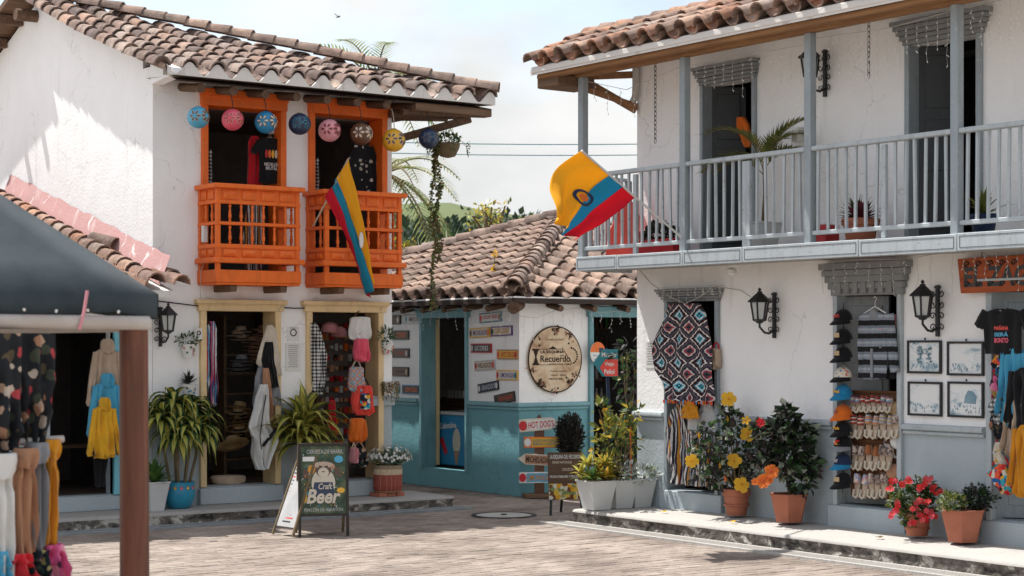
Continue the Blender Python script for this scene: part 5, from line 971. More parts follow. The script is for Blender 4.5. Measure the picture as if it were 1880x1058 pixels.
# arrow signpost
p = on(990, 914, 2, 0); t = thing('arrow_signpost', 'dark red post with four painted arrow boards', 'signpost', p, -.45); k = .0074; Z = lambda py: 2.1 - (py-632)*k; X = lambda px: (px-990)*k
MB().prism([(-.065, .0), (.065, 0), (.065, Z(775)), (0, Z(761)), (-.065, Z(775))], -.03, .03).build('post', 'cloth_red' if 0 else 'gloss_brown', t, bevel=.006); MB().box((-.22, -.13, 0), (.22, .13, .06)).build('base', 'plank', t, bevel=.01)
for (x0, x1, yc, hh, dr, tl, base, pan_, ink, words, pic) in ((951, 1028, 780, 23, 1, -.08, 'gloss_cream', 'gloss_white', 'gloss_red', "HOT DOG'S", 'gloss_red'), (960, 1036, 813, 20, 1, 0, 'gloss_orange', 'gloss_yellow', 'gloss_teal', 'JUGOS NATURALES\nBEBIDAS CALIENTES', 'gloss_white'), (948, 1020, 845, 20, -1, .07, 'gloss_cream', 'leaf_olive', 'gloss_white', 'MICHELADAS', 'gloss_yellow'), (951, 1022, 878, 20, 0, 0, 'gloss_white', 'gloss_sky', 'gloss_mustard', 'LIMONADAS', 'gloss_red')):
    R = TX(X((x0+x1)/2), -.036, Z(yc)) @ RY(tl); w_ = (x1-x0)*k; h = hh*k; a = w_/2; tip = h*.75
    out = [(-a, -h/2), (a-tip, -h/2), (a, 0), (a-tip, h/2), (-a, h/2)] if dr > 0 else ([(-a+tip, -h/2), (a, -h/2), (a, h/2), (-a+tip, h/2), (-a, 0)] if dr < 0 else rect(0, 0, w_, h))
    ar = MB().prism(out, -.02, 0, 0, R).build('arrow_board', base, t, bevel=.003); MB().prism(rect(.03*w_, 0, w_*.68, h*.8), -.022, -.0205, 0, R).build('panel', pan_ if pan_ != 'leaf_olive' else 'gloss_tan', ar, 0)
    o = lettering(ar, words, 0, 0, 0, w_*.62, h*.55, ink if pan_ != 'leaf_olive' else 'gloss_black'); o.matrix_basis = R @ TX(.03*w_, -.0245, 0); MB().prism(disc(-.41*w_*(1 if dr >= 0 else -1), 0, h*.34, h*.4, 9), -.0225, -.0205, 0, R).build('picture', pic, ar, 0)
# menu easel
p = on(1040, 946, 2, 0); t = thing('menu_easel', 'menu board with dark legs behind the white planters', 'menu board', p, -.5); k = .0067; h0 = (946-918)*k; h1 = (946-831)*k; w_ = .44; R = RX(-.12)
D('menu_wood', wood, (.12, .065, .035), (.07, .04, .025), .5, 0); MB().box((-w_/2, -.012, h0), (w_/2, .012, h1), 0, R).build('panel', 'menu_wood', t); y = -.0145
for s in (-1, 1): MB().bar(R @ V((s*w_*.36, .02, h1*.9)), V((s*w_*.45, .0, 0)), .03, .025).build('leg', 'black_iron', t)
MB().bar(R @ V((0, .03, h1*.9)), V((0, .45, 0)), .03, .025).build('leg', 'black_iron', t)
for (b, x, z, ww, hh, m) in (('LA ESQUINA DEL RECUERDO', 0, .9, .88, .1, 'gloss_white'), ('SODAS NATURALES', -.1, .79, .55, .05, 'gloss_cream'), ('CHUZOS', .05, .64, .3, .06, 'gloss_cream'), ('PICADAS FAMILIARES Y PERSONALES', 0, .49, .9, .05, 'gloss_white')):
    o = lettering(t, b, 0, 0, 0, w_*ww, (h1-h0)*hh, m); o.matrix_basis = R @ TX(x*w_, y, h0 + (h1-h0)*z)
D('food_print', motley, [(.6, .4, .06), (.55, .5, .3), (.15, .06, .03), (.6, .3, .03), (.6, .58, .5), (.2, .25, .1)], 22); MB().box((-w_/2+.004, -.0145, h0+.004), (w_/2-.004, -.0125, h0+(h1-h0)*.34), 0, R).build('food_picture', 'food_print', t)
# street direction sign
p = on(1131, 934, 2, .0); t = thing('direction_sign', 'teal and red direction sign on a leaning blue pole', 'sign', p, -.5); k = .0069; zt = 2.1-(640-632)*k; xo = (1112-1131)*k
MB().tube([(0, 0, 0), (xo*.55, 0, .9), (xo, 0, zt)], .022, 8).build('pole', 'cloth_navy', t)
c0 = V((xo, -.03, 2.1-(667-632)*k)); a = 21*k; b = 25*k; f = lambda pts: [(c0.x + u*a, c0.z + v*b) for u, v in pts]
MB().prism(f([(-.35, -1), (1.05, -1), (1.02, 1), (-.35, 1), (-1.2, 0)]), -.045, -.03).build('panel', 'gloss_teal', t, bevel=.003); MB().prism(f([(-.1, -.96), (1.02, -.96), (1.0, .28), (-.1, .28), (-.6, -.35)]), -.047, -.0452).build('red_field', 'gloss_coral', t, 0)
for b_, z_, w2 in (('Mirador', .62, 1.35), ('Viejo', -.1, .85), ('Peñol', -.63, .9)): lettering(t, b_, c0.x + .25*a, -.0485, c0.z + z_*b, w2*a, b*.36, 'gloss_white', bold=.02)
cx, cz, w_, h = area('TR', 1083, 628, 1111, 668, .15); t = thing('payment_sign', 'round orange and white card payment sign by the cafe door', 'sign', fw('TR', cx, -.15, cz)); MB().prism(disc(0, 0, w_/2, h/2, 24), -.008, 0).build('disc', 'gloss_white', t, 0); MB().prism([(w_/2*.97*math.cos(pi*i/12), h*.03+h/2*.94*math.sin(pi*i/12)) for i in range(13)], -.0095, -.0082).build('orange_half', 'gloss_orange', t, 0); lettering(t, 'VISA', -.2*w_, -.0095, -.12*h, .28*w_, .07*h, 'gloss_blue'); lettering(t, 'VISA', -.15*w_, -.0095, -.3*h, .28*w_, .07*h, 'gloss_blue'); MB().box((.02, -.011, -.0), (.1, -.0097, .07)).build('card_reader', 'gloss_navy', t)
MB().bar((0, .0, h*.2), (0, .15, h*.2), .02, .01).build('bracket', 'steel', t)
# topiary
p = on(1046, 914, 2, 0); t = thing('conifer_shrub', 'dark clipped conifer shrub behind the menu board', 'shrub', p); pot_round(t, .16, .26, 'terracotta'); b = MB(); bush(b, (0, 0, .86), (.19, .19, .3), 3200, .07, .022, 0, .3, .9); bush(b, (0, 0, .6), (.15, .15, .2), 900, .07, .02, 0, .3, .9); b.build('crown', 'leaf_blackish', t, 0); MB().tube([(0, 0, .2), (0, 0, .75)], .02, 6).build('trunk', 'stem', t)
# freezer inside the cafe door
x0 = tdl[0]; fx, _, fw_, _ = area('TL', 800, 760, 853, 850, -.3); t = thing('ice_cream_freezer', 'blue ice cream freezer inside the left cafe door', 'freezer', fw('TL', fx, .3, .27), -pi/2); w_ = fw_*1.05; H = at('TL', 828, 762, -.34)[1] - .27
MB().box((-w_/2, 0, .03), (w_/2, .6, H)).build('body', 'gloss_blue', t, bevel=.015); MB().box((-w_/2-.01, -.02, H), (w_/2+.01, .62, H+.05)).build('lid', 'gloss_lightgrey', t, bevel=.012); MB().box((-w_/2, .02, 0), (w_/2, .58, .03)).build('foot', 'black_iron', t)
lettering(t, 'Colombina', -.06*w_, -.004, H*.8, w_*.55, .09, 'gloss_white', -.08, bold=.03, shear=.1)
MB().prism(disc(.22*w_, H*.5, .1, .2, 16), -.004, -.001).build('ice_cream_print', 'gloss_cream', t, 0); MB().prism([(.22*w_-.07, H*.33), (.22*w_+.07, H*.33), (.22*w_+.02, H*.06), (.22*w_-.02, H*.06)], -.0055, -.0042).build('cone_print', 'gloss_tan', t, 0); MB().prism(rect(0, 0, .09, .26), -.004, -.001, 0, TX(-.2*w_, 0, H*.4) @ RY(-.55)).build('lolly_print', 'gloss_red', t, 0)
# cafe interior
t = put('bar_counter', 'dim counter with glasses inside the left cafe door', 'counter', 'TL', 828, 735, -1.2); MB().box((-.6, 0, -.6), (.6, .4, 0)).box((-.62, -.02, 0), (.62, .42, .03)).build('counter', 'plank', t); q = MB()
for i in range(5): q.lathe([(.03, .03), (.035, .15)], 8, 0, (-.2+.1*i, .1, 0))
q.build('glasses', 'gloss_lightgrey', t, kind='stuff')
t = put('bottle_shelf', 'dim shelves of bottles inside the right cafe door', 'shelf', 'TR', 1130, 640, -1.9); q = MB(); f = MB()
for r_ in range(4):
    f.box((-.6, 0, -.9+.4*r_), (.7, .2, -.88+.4*r_))
    for c_ in range(12): q.lathe([(.03, 0), (.03, .16), (.012, .2), (.012, .26)], 7, RND.randrange(3), (-.5+.1*c_, .1, -.88+.4*r_))
f.build('boards', 'plank', t); q.build('bottles', ['gloss_brown', 'gloss_lightgrey', 'gloss_green'], t, kind='stuff')
icicles('string of icicle lights under the cafe eave left of the roof corner', 'TL', [(724, 572), (760, 566), (800, 572), (850, 566), (905, 575), (945, 570)], .26, 14, .08, .3); icicles('string of icicle lights above the round sign', 'TR', [(952, 580), (985, 584), (1020, 570), (1060, 566), (1100, 574), (1165, 570)], .2, 12, .12, .36)
# weeds on the roof corner
for (px, py, y_, n_, nm) in ((905, 528, .25, 60, 'left of the hip'), (948, 540, .2, 50, 'right of the hip')):
    p = on(px, py, 2, TZ+.2); t = thing('roof_weeds', 'small weeds growing between roof tiles ' + nm, 'weeds', p); b = MB()
    for i in range(n_): a = RND.uniform(0, 6.28); q = V((RND.uniform(-.35, .35), RND.uniform(-.35, .35), -.03)); b.leaf(q, (math.cos(a)*.5, math.sin(a)*.5, 1), RND.uniform(.08, .2), .02, .8, 3, RND.choice([0, 1]))
    b.build('leaves', ['leaf_olive', 'leaf_dark'], t, 0)
p = on(906, 522, 2, TZ+.25); t = thing('yellow_flower_stalk', 'single yellow flower on a stalk growing from the roof', 'flower', p); b = MB(); b.tube([(0, 0, 0), (.01, 0, .25), (.03, 0, .42)], .006, 5, 1); bush(b, (.03, 0, .44), (.035, .035, .04), 50, .04, .02, 0); bush(b, (.0, 0, .17), (.03, .03, .08), 50, .05, .02, 0); b.build('bloom', ['petal_yellow', 'leaf_mid'], t, 0)
# white planters on the end of the right pavement
def planter(label, px, Y_, rb, rt_, h):
    p = on(px, 900, 1, Y_); p.z = .175; t = thing('white_planter', label, 'planter', p, -.1, 'square white planters by the kerb'); pot_poly(t, rb, rt_, h, 'planter_white', 4, pi/4); return t
t = planter('nearest square white planter with yellow green croton', 1095, 16.4, .165, .245, .34); b = MB(); [rosette(b, (RND.uniform(-.17, .17), RND.uniform(-.17, .17), RND.uniform(.32, .56)), 11, .25, .062, *((0, 1) if k_i % 3 == 0 else (RND.choice([1, 2, 2, 3]), None)), .0, 1.4, .9) for k_i in range(16)]; b.build('plant', ['leaf_olive', 'leaf_yellow', 'leaf_stripe', 'leaf_mid'], t, 0)
t = planter('middle square white planter with a tall croton shrub', 1137, 16.4, .155, .23, .33); b = MB(); tips = [(RND.uniform(-.25, .2), RND.uniform(-.2, .2), RND.uniform(.7, 1.25)) for _ in range(14)]; twigs(b, (0, 0, .28), tips, .01, 2)
for tp in tips:
    bush(b, tp, (.12, .12, .13), 20, .11, .055, ms=[0, 1, 1, 3])
bush(b, (.0, 0, .42), (.2, .2, .13), 150, .08, .045, ms=[3, 4, 4]); b.tube([(.1, -.1, .25), (.09, -.1, .95)], .009, 5, 5); b.build('plant', ['leaf_yellow', 'leaf_olive', 'stem', 'leaf_dark', 'leaf_silver', 'gloss_orange'], t, 0)
t = planter('farthest square white planter with silver leaves', 1172, 16.36, .15, .22, .34); b = MB(); bush(b, (0, -.05, .38), (.24, .22, .11), 170, .09, .045, ms=[0, 0, 0, 1]); b.build('plant', ['leaf_silver', 'leaf_pale'], t, 0)
p = on(1160, 915, 2, .0); p = V((14.75, 19.3, 0)); p = deep(1158, 700, 22.9); p.z = 0; t = thing('tall_shrub', 'tall dark leaved shrub in front of the right cafe door', 'shrub', p); pot_round(t, .17, .3, 'terracotta'); b = MB(); tips = [(RND.uniform(-.14, .12), RND.uniform(-.12, .12), .6+.12*i) for i in range(13)]; twigs(b, (0, 0, .28), tips, .012, 2)
for tp in tips: bush(b, tp, (.17, .15, .13), 26, .12, .065, ms=[0, 0, 0, 1, 1, 3], up=-.2)
b.build('plant', ['leaf_blackish', 'leaf_dark', 'stem', 'leaf_olive'], t, 0)
# ================================================================ THINGS AT THE RIGHT HOUSE
wall_lantern('black iron lantern between the two right shop doors', 'R', 1424, 579, 1.0); wall_lantern('black iron lantern above the framed pictures', 'R', 1724, 571, 1.02); wall_lantern('black iron lantern on the upper balcony wall', 'R', 1517, 135, 1.0)
paper('small typed notice at the left of the poncho', 'R', 1186, 627, 1204, 676, 9)
t = hang('poncho', 'large poncho with geometric diamond pattern over the first right door', 'poncho', 'R', 1197, 558, 1316, 736, .12, 'poncho', [(0, -.22, .26), (.08, -.28, .33), (.42, -.5, .42), (.55, -.47, .45), (.78, -.33, .47), (1, -.26, .5)], .05, .035, 3)
w0, h0 = t['_w'], t['_h']; q = MB()
for i in range(34): u = -.26 + .75*i/33; q.leaflet((u*w0, -.04-.02*math.sin(i), -h0*.985), (RND.uniform(-.2,.2), -.1, -1), (0,-1,0), .06, .035, i % 4)
q.build('fringe', ['cloth_orange', 'cloth_coral', 'cloth_sky', 'cloth_orange'], t, 0, kind='stuff')
hang('ruana', 'striped grey and ochre ruana below the diamond poncho', 'shawl', 'R', 1222, 735, 1268, 888, .1, 'ruana_stripe', [(0, .1, .4), (.12, -.25, .4), (.35, -.5, .3), (.7, -.35, .25), (1, -.2, .3)], .04, .02)
hang('ruana', 'striped ruana with dark plaid hanging behind the hibiscus', 'shawl', 'R', 1246, 790, 1312, 892, .16, 'ruana_stripe', [(0, -.3, .3), (.3, -.5, .4), (1, -.3, .5)], .04, .02, ph=2)
hang('blouse', 'white blouse hung between the striped ruanas', 'blouse', 'R', 1240, 745, 1282, 845, .06, 'cloth_white', [(0, -.2, .2), (.15, -.5, .5), (1, -.4, .4)]); hang('blouse', 'light grey blouse at the right of the first right door', 'blouse', 'R', 1278, 742, 1316, 860, .03, 'cloth_lightgrey', [(0, -.2, .3), (.15, -.5, .5), (1, -.4, .5)]); bag('woven_bag', 'beige and red bag at the right edge of the first right door', 'R', 1306, 640, 1323, 678, .05, 'cloth_beige', 'cloth_red', .04)
hang('scarf', 'yellow striped scarf round the collar of the white blouse', 'scarf', 'R', 1250, 737, 1286, 768, .13, 'cloth_mustard', [(0, -.2, .2), (.3, -.35, .35), (1, -.5, .5)], .03)
# caps on a cord
for i, (py, m, br, pt, word, lab) in enumerate(((580, 'cloth_black', 'cloth_black', None, 'BONITO', 'black cap with coloured lettering, topmost on the cap cord'), (616, 'cloth_black', 'cloth_black', 'gloss_straw', None, 'black cap with tan patch, second from the top of the cord'), (649, 'cloth_black', 'cloth_black', 'gloss_straw', None, 'black cap with tan patch, third from the top of the cord'), (685, 'speckle', 'cloth_black', None, None, 'cream cap with coloured flecks on the cap cord'), (718, 'cloth_blue', 'cloth_blue', None, 'Med', 'bright blue cap with yellow lettering'), (755, 'cloth_orange', 'cloth_orange', None, 'NY', 'orange cap with dark NY letters'), (785, 'cloth_black', 'cloth_black', None, 'Made', 'black cap with yellow lettering below the orange cap'), (812, 'cloth_black', 'cloth_grey', 'motley_bright', None, 'black cap with striped colour patch and white piping'), (845, 'cloth_navy', 'cloth_blue', None, 'NY', 'navy blue cap with white NY letters'), (880, 'cloth_black', 'cloth_black', 'gloss_straw', None, 'black cap with gold patch, lowest on the cap cord'))):
    t = put('cap', lab, 'cap', 'R', 1548, py+4, .12, group='caps strung on a cord beside the shoe rack'); k = 1.05
    cr_ = MB(); rings = []
    for j in range(7):
        a = j/6*pi/2; r = .095*k*math.cos(a)+.002; rings.append([(r*math.cos(2*pi*q/14), r*math.sin(2*pi*q/14)*.95, .11*k*math.sin(a)-.02) for q in range(14)])
    cr_.loft(rings); cr_.tube([(0, 0, .085*k), (0, 0, .102*k)], .008, 6); cr_.build('crown', m, t, 70)
    b = MB(); P = []
    for q in range(11): a = pi + pi*q/10; P.append([V((.09*k*math.cos(a), .088*k*math.sin(a), -.018)), V((.1*k*math.cos(a), .088*k*math.sin(a) - .075*k*math.sin(pi*q/10), -.05 - .02*math.sin(pi*q/10)))])
    b.loft([[p[0], p[1], p[1]-V((0,0,.007)), p[0]-V((0,0,.007))] for p in P]); b.build('brim', br, t, 60)
    if pt: MB().box((-.035, -.099*k, .0), (.035, -.085*k, .05)).build('patch', pt, t, bevel=.004)
    if word: lettering(t, word, .0, -.1*k, .02, .085 if len(word) > 2 else .045, .035, {'NY': 'gloss_white' if i == 8 else 'gloss_navy', 'BONITO': 'gloss_coral'}.get(word, 'gloss_yellow'), bold=.03)
tag(MB().tube([fw('R', at('R', 1549, 555, .1)[0], -.1, at('R', 1549, 555, .1)[1]), fw('R', at('R', 1547, 905, .1)[0], -.1, at('R', 1547, 905, .1)[1])], .004, 5).build('twine', 'wire'), 'dark cord that holds the column of caps', 'cord')
# cardigan
cx, cz, w_, h = area('R', 1571, 572, 1643, 696, .08); t = thing('cardigan', 'black and grey striped cardigan hung in the second right door', 'cardigan', fw('R', cx, -.08, cz+h/2), -pi/2); mb = MB(); mb.cloth([(0, -.15*w_, .12*w_), (-.06*h, -.42*w_, .3*w_), (-.4*h, -.42*w_, .36*w_), (-h, -.42*w_, .3*w_)], 16, 18, .035, .01, 3); mb.cloth([(0, -.08, .08), (-.45*h, -.08, .07), (-.85*h, -.06, .05)], 8, 10, .03, .01, 2, M=TX(.33*w_, .0, -.05*h) @ RY(-.18)); mb.build('knit', 'cardigan_stripe', t, 80)
MB().cloth([(.02, -.06*w_, .06*w_), (-.02, -.16*w_, .14*w_), (-.1*h, -.1*w_, .12*w_)], 10, 6, .05, .006, 2).build('collar', 'cloth_grey', t, 80); hanger(t, .3, .05, 'paper'); MB().box((-.02, -.05, -.55*h), (.01, -.04, -.98*h)).build('button_band', 'cloth_grey', t)
for (px, py, m, lab) in ((1643, 597, 'cloth_rose', 'pale pink cap at the right edge of the second right door'), (1645, 632, 'cloth_lightgrey', 'pale blue grey cap below the pink cap'), (1645, 690, 'cloth_black', 'black hat at the right edge above the shoe rack')):
    x, z = at('R', px, py, -.05); t = thing('cap', lab, 'cap', fw('R', x, .05, z), -pi/2-.6); MB().lathe([(.1, -.03), (.1, .03), (.08, .08), (.03, .105), (0, .11)], 14, caps=False).build('crown', m, t, 80); MB().prism(disc(0, 0, .085, .07, 10), -.008, 0, 0, TX(0, -.11, -.03) @ RX(pi/2)).build('brim', m, t, 0)
# shoe rack
cx, cz, w_, h = area('R', 1562, 720, 1652, 914, -.02); t = thing('shoe_rack', 'tall wicker panel carrying rows of espadrilles', 'shoe rack', fw('R', cx, .02, cz), -pi/2)
D('wicker', stripes, [(.2, .09, .04), (.12, .05, .025)], 2, .022, .002, .8, (.03, .3, (.09, .04, .02))); MB().box((-w_/2, 0, -h/2), (w_/2, .03, h/2)).build('panel', 'wicker', t); MB().tube([(-w_/2, -.005, h/2), (w_/2, -.005, h/2)], .015, 6).build('top_edge', 'wicker', t)
for z_ in (.26, .02, -.25): MB().box((-w_/2, -.02, z_*h), (w_/2, -.001, z_*h+.025)).build('elastic', 'wicker', t)
def shoe(label, px, py, L, wd, up, tilt, grp):
    x, z = at('R', px, py, .03); t = thing('espadrille', label, 'shoe', fw('R', x, -.03, z), -pi/2, grp); R = RX(-.12) @ RY(tilt); so_ = []; rings = []
    out = [(-.5, .55), (-.45, .8), (-.2, .86), (.1, .95), (.3, 1.0), (.42, .8), (.5, .35)]     # heel (low) to toe (high)
    sole = MB(); pts = [(-b*wd/2, a*L) for a, b in out] + [(b*wd/2, a*L) for a, b in reversed(out)]; sole.prism(pts, -.018, 0, 0, R); sole.build('sole', 'cloth_beige', t, 50)
    u = MB()
    for a, b in out: u_ = .045 if a > -.1 else .02; rings.append([R @ V((b*wd/2*math.cos(pi*k/6)*.96, -.018 - u_*math.sin(pi*k/6)*(1 if a > -.15 else .6), a*L)) for k in range(7)])
    u.loft(rings[3:], 0, False, False); u.build('upper', up, t, 70)
    ins = MB().prism([(-b*wd/2*.8, a*L) for a, b in out[:4]] + [(b*wd/2*.8, a*L) for a, b in reversed(out[:4])], -.021, -.0185, 0, R); ins.build('insole', 'cloth_beige', t, 0); h_ = MB(); h_.tube([R @ V((-.4*wd, -.03, -.15*L)), R @ V((-.36*wd, -.04, -.42*L)), R @ V((0, -.035, -.5*L)), R @ V((.36*wd, -.04, -.42*L)), R @ V((.4*wd, -.03, -.15*L))], .012, 5); h_.build('heel_band', 'cloth_cream', t)
D('shoe_a', stripes, [(.5, .2, .2), (.6, .5, .4), (.15, .3, .45), (.6, .3, .1)], 2, .05); D('shoe_b', stripes, [(.5, .05, .04), (.65, .6, .5), (.15, .05, .05)], 2, .04); D('shoe_c', stripes, [(.2, .4, .45), (.65, .55, .45), (.3, .1, .2)], 2, .045); D('shoe_d', stripes, [(.45, .4, .42), (.3, .3, .35), (.6, .45, .2)], 2, .04); D('shoe_e', motley, [(.2, .15, .12), (.4, .3, .25), (.1, .08, .08), (.5, .4, .35)], 40); D('shoe_f', basic, (.35, .12, .04), (.2, .07, .03)); D('shoe_g', motley, [(.6, .3, .28), (.3, .35, .5), (.6, .5, .45)], 40)
ORD = ['first', 'second', 'third', 'fourth', 'fifth', 'sixth', 'seventh', 'eighth', 'ninth']
for nm, py, xs, L, wd, ms in (('top', 742, [1568, 1577.5, 1587, 1596, 1605.5, 1615, 1625, 1635], .16, .062, ['shoe_c', 'shoe_c', 'shoe_b', 'shoe_b', 'shoe_b', 'shoe_b', 'shoe_c', 'shoe_c']), ('second', 783, [1570, 1582, 1597, 1610, 1623, 1636, 1647], .24, .082, ['shoe_b', 'shoe_b', 'shoe_a', 'shoe_a', 'shoe_d', 'shoe_d', 'shoe_e']), ('third', 840, [1572, 1583, 1597, 1610, 1622, 1634], .25, .078, ['shoe_e', 'shoe_e', 'shoe_f', 'shoe_f', 'shoe_e', 'shoe_e']), ('lowest', 892, [1576, 1590, 1602, 1613, 1625], .25, .08, ['shoe_g', 'shoe_g', 'shoe_e', 'shoe_e', 'shoe_e'])):
    for i, (px, m) in enumerate(zip(xs, ms)): shoe('%s espadrille from the left in the %s row of the shoe rack' % (ORD[i], nm), px, py + (i % 2)*2, L, wd, m, (.1 if i % 2 else -.06) if nm != 'top' else .03, 'espadrilles on the wicker rack, %s row' % nm)
for (px, py, m, k, lab) in ((1648, 752, 'straw_weave', .85, 'small straw hat at the right edge of the shoe rack'), (1652, 812, 'cloth_white', .9, 'white sun hat below the straw hat'), (1646, 868, 'cloth_tan', .95, 'brown felt hat low at the right of the shoe rack')):
    t = put('hat', lab, 'hat', 'R', px, py, -.06); straw_hat(t, RZ(.3) @ RX(1.35), k, m)
# framed pictures
for (x0, y0, x1, y1, m, lab) in ((1666, 625, 1728, 686, 'etching_trees', 'framed blue etching with two trees, upper left of four'), (1739, 627, 1806, 690, 'etching', 'framed pale landscape etching, upper right of four'), (1667, 701, 1729, 764, 'etching', 'framed pale landscape etching, lower left of four'), (1740, 701, 1806, 767, 'etching', 'framed pale etching of a large rock, lower right of four')):
    cx, cz, w_, h = area('R', x0, y0, x1, y1, .02); t = thing('framed_picture', lab, 'picture', fw('R', cx, -.004, cz), -pi/2, 'four framed etchings on the wall'); e = .022; f = MB()
    f.box((-w_/2, -.028, h/2-e), (w_/2, 0, h/2)).box((-w_/2, -.028, -h/2), (w_/2, 0, -h/2+e)).box((-w_/2, -.0275, -h/2+e), (-w_/2+e, 0, h/2-e)).box((w_/2-e, -.0275, -h/2+e), (w_/2, 0, h/2-e)); f.build('frame', 'black_iron', t, bevel=.003); MB().box((-w_/2+e, -.012, -h/2+e), (w_/2-e, -.008, h/2-e)).build('print', m, t); MB().prism(disc(0, h/2+.015, .008, .012, 6), -.01, 0).build('hook', 'black_iron', t, 0); q = MB(); y = -.0135
    if 'trees' in m:
        for s in (-.12, .14): bush(q, (s*w_, y+.001, .16*h), (.08*w_, .0005, .12*h), 60, .03, .02); q.box((s*w_-.004, y, -.02*h), (s*w_+.004, y+.001, .12*h)); bush(q, (s*w_, y+.001, -.1*h), (.08*w_, .0005, .05*h), 30, .025, .015)
    elif 'rock' in lab: q.prism([(-.05*w_, -.1*h), (.28*w_, -.12*h), (.3*w_, .1*h), (.2*w_, .24*h), (.06*w_, .26*h), (-.02*w_, .1*h)], y, y+.001)
    for i in range(26): q.leaflet((RND.uniform(-.38, .38)*w_, y, RND.uniform(-.4, -.2)*h), (RND.uniform(-.5, .5), 0, 1), (0,-1,0), .03, .012)
    D('etch_ink', basic, (.16, .27, .34), (.25, .36, .42), bump=0); q.build('drawing', 'etch_ink', t, 0, kind='stuff')
# carved shop sign
cx, cz, w_, h = area('R', 1760, 466, 1985, 536, .1); t = thing('carved_sign', 'orange wooden board with black curly letters at the right edge', 'sign', fw('R', cx, -.1, cz), -pi/2)
D('orange_board', wood, (.42, .1, .03), (.3, .06, .02), .6, 0); o = [(-w_/2, h/2*.9)]; 
o = [(-w_/2+.0, h*.44), (-w_/2+.04, -h*.5), (w_/2-.03, -h*.47), (w_/2, h*.5)]; MB().prism(o, -.02, .02).build('board', 'orange_board', t, bevel=.006); lettering(t, 'EL ZAGUÁN', .01, -.022, 0, w_*.9, h*.68, 'gloss_black', bold=.035, shear=.05)
q = MB()
for i in range(9):
    for s in (-1, 1): scroll(q, -w_*.42 + w_*.1*i, s*h*.27, .035, 0, 1.1, -.024, .007)
q.build('letter_curls', 'gloss_black', t, kind='stuff'); MB().tube([(-w_*.3, 0, h*.45), (-w_*.3, 0, h*.45+.12)], .004, 4).tube([(w_*.3, 0, h*.45), (w_*.3, 0, h*.45+.12)], .004, 4).build('hanging_wire', 'wire', t)
# t-shirt and textiles at the right edge
cx, cz, w_, h = area('R', 1800, 567, 1886, 650, .14); t = thing('tshirt', 'black t-shirt with bright lettering hung at the right shop door', 'shirt', fw('R', cx, -.14, cz+h/2), -pi/2); tee(t, w_*.86, h, 'cloth_black', .36)
for b_, z_, m in (('MAÑANA', -.42, 'gloss_coral'), ('SERÁ', -.56, 'gloss_sky'), ('BONITO', -.7, 'gloss_pink')): lettering(t, b_, .0, -.034, z_*h, w_*.3, h*.11, m, bold=.04)
MB().box((-.05, -.02, -.06*h), (.05, -.01, .0)).build('hanger_clip', 'paper', t, bevel=.004)
for (x0, y0, x1, y1, m, lab, rows) in ((1822, 652, 1846, 686, 'motley_bright', 'small bag with red, yellow and blue patches, topmost at the right door', [(0, -.1, .1), (.5, -.5, .5), (1, -.1, .1)]), (1818, 690, 1846, 735, 'motley_pink', 'pink and black flowered pouch at the right door', [(0, -.2, .1), (.4, -.5, .3), (1, .1, .5)]), (1815, 728, 1845, 778, 'plaid_bw', 'cream crochet pouch below the pink one', [(0, -.1, .2), (.3, -.5, .4), (1, -.1, .5)]), (1815, 762, 1852, 806, 'floral_dark', 'black pouch with white leaf pattern', [(0, -.3, .0), (.4, -.5, .3), (1, .0, .5)]), (1824, 812, 1848, 852, 'speckle', 'cream pouch with red flowers and black edge', [(0, -.2, .2), (.4, -.5, .3), (1, -.1, .5)]), (1812, 852, 1862, 906, 'motley_bright', 'fan shaped embroidered pouch, lowest at the right door', [(0, -.05, .2), (.35, -.5, .35), (.7, -.2, .5), (1, .1, .3)])):
    t = bag('pouch', lab, 'R', x0, y0, x1, y1, .1, m, 'cloth_red', .04, rows, 'embroidered pouches at the right door')
for (x0, y0, x1, y1, d, m, lab) in ((1842, 640, 1890, 790, .1, 'cloth_sky', 'light blue hoodie behind the black t-shirt'), (1856, 675, 1915, 800, .16, 'cloth_black', 'black sweatshirt at the right edge of the picture'), (1850, 735, 1885, 845, .13, 'cloth_beige', 'beige sweater sleeve at the right edge'), (1864, 780, 1905, 920, .2, 'cloth_mustard', 'yellow sweatshirt lowest at the right edge')):
    cx, cz, w_, h = area('R', x0, y0, x1, y1, d); t = thing('sweatshirt', lab, 'sweatshirt', fw('R', cx, -d, cz+h/2), -pi/2); hoodie(t, w_*.95, h*.95, m, .8, False)
# potted plants on the right pavement
def pav(px, r):
    p = on(px, 900, 0, 13.87 - .05 - r); p.z = .212; return p
def hib(c, n_, spread, h, lm): return None
p = pav(1352, .16); t = thing('hibiscus_pot', 'round terracotta pot with a straggling yellow hibiscus', 'potted plant', p, -pi/2); pot_round(t, .155, .29, 'terracotta'); MB().lathe([(.137, .1), (.142, .105), (.143, .12), (.14, .125)], 24, caps=False).build('pot_ring', 'terracotta', t)
k = (1352-940)/FPX; dep = (p-CC).dot(FW); mp_ = dep/FPX
def rel(px, py, off=0): q = deep(px, py, dep - off) - p; return Matrix.Rotation(pi/2, 3, 'Z') @ q
b = MB(); tips = []
for (px, py) in ((1338, 745), (1345, 775), (1348, 800), (1340, 830), (1335, 760), (1352, 860), (1365, 815), (1378, 800), (1380, 830), (1370, 850), (1290, 800), (1285, 820), (1300, 830), (1305, 850), (1318, 860), (1282, 868), (1300, 878), (1322, 885), (1310, 815), (1325, 840), (1340, 870), (1360, 880), (1380, 850), (1300, 790), (1335, 790)): tips.append(rel(px, py, RND.uniform(-.1, .25)))
twigs(b, (0, 0, .27), tips[::2], .009, 2)
for tp in tips: bush(b, tp, (.1, .1, .09), 30, .085, .06, ms=[0, 0, 0, 1, 1, 3], up=-.1)
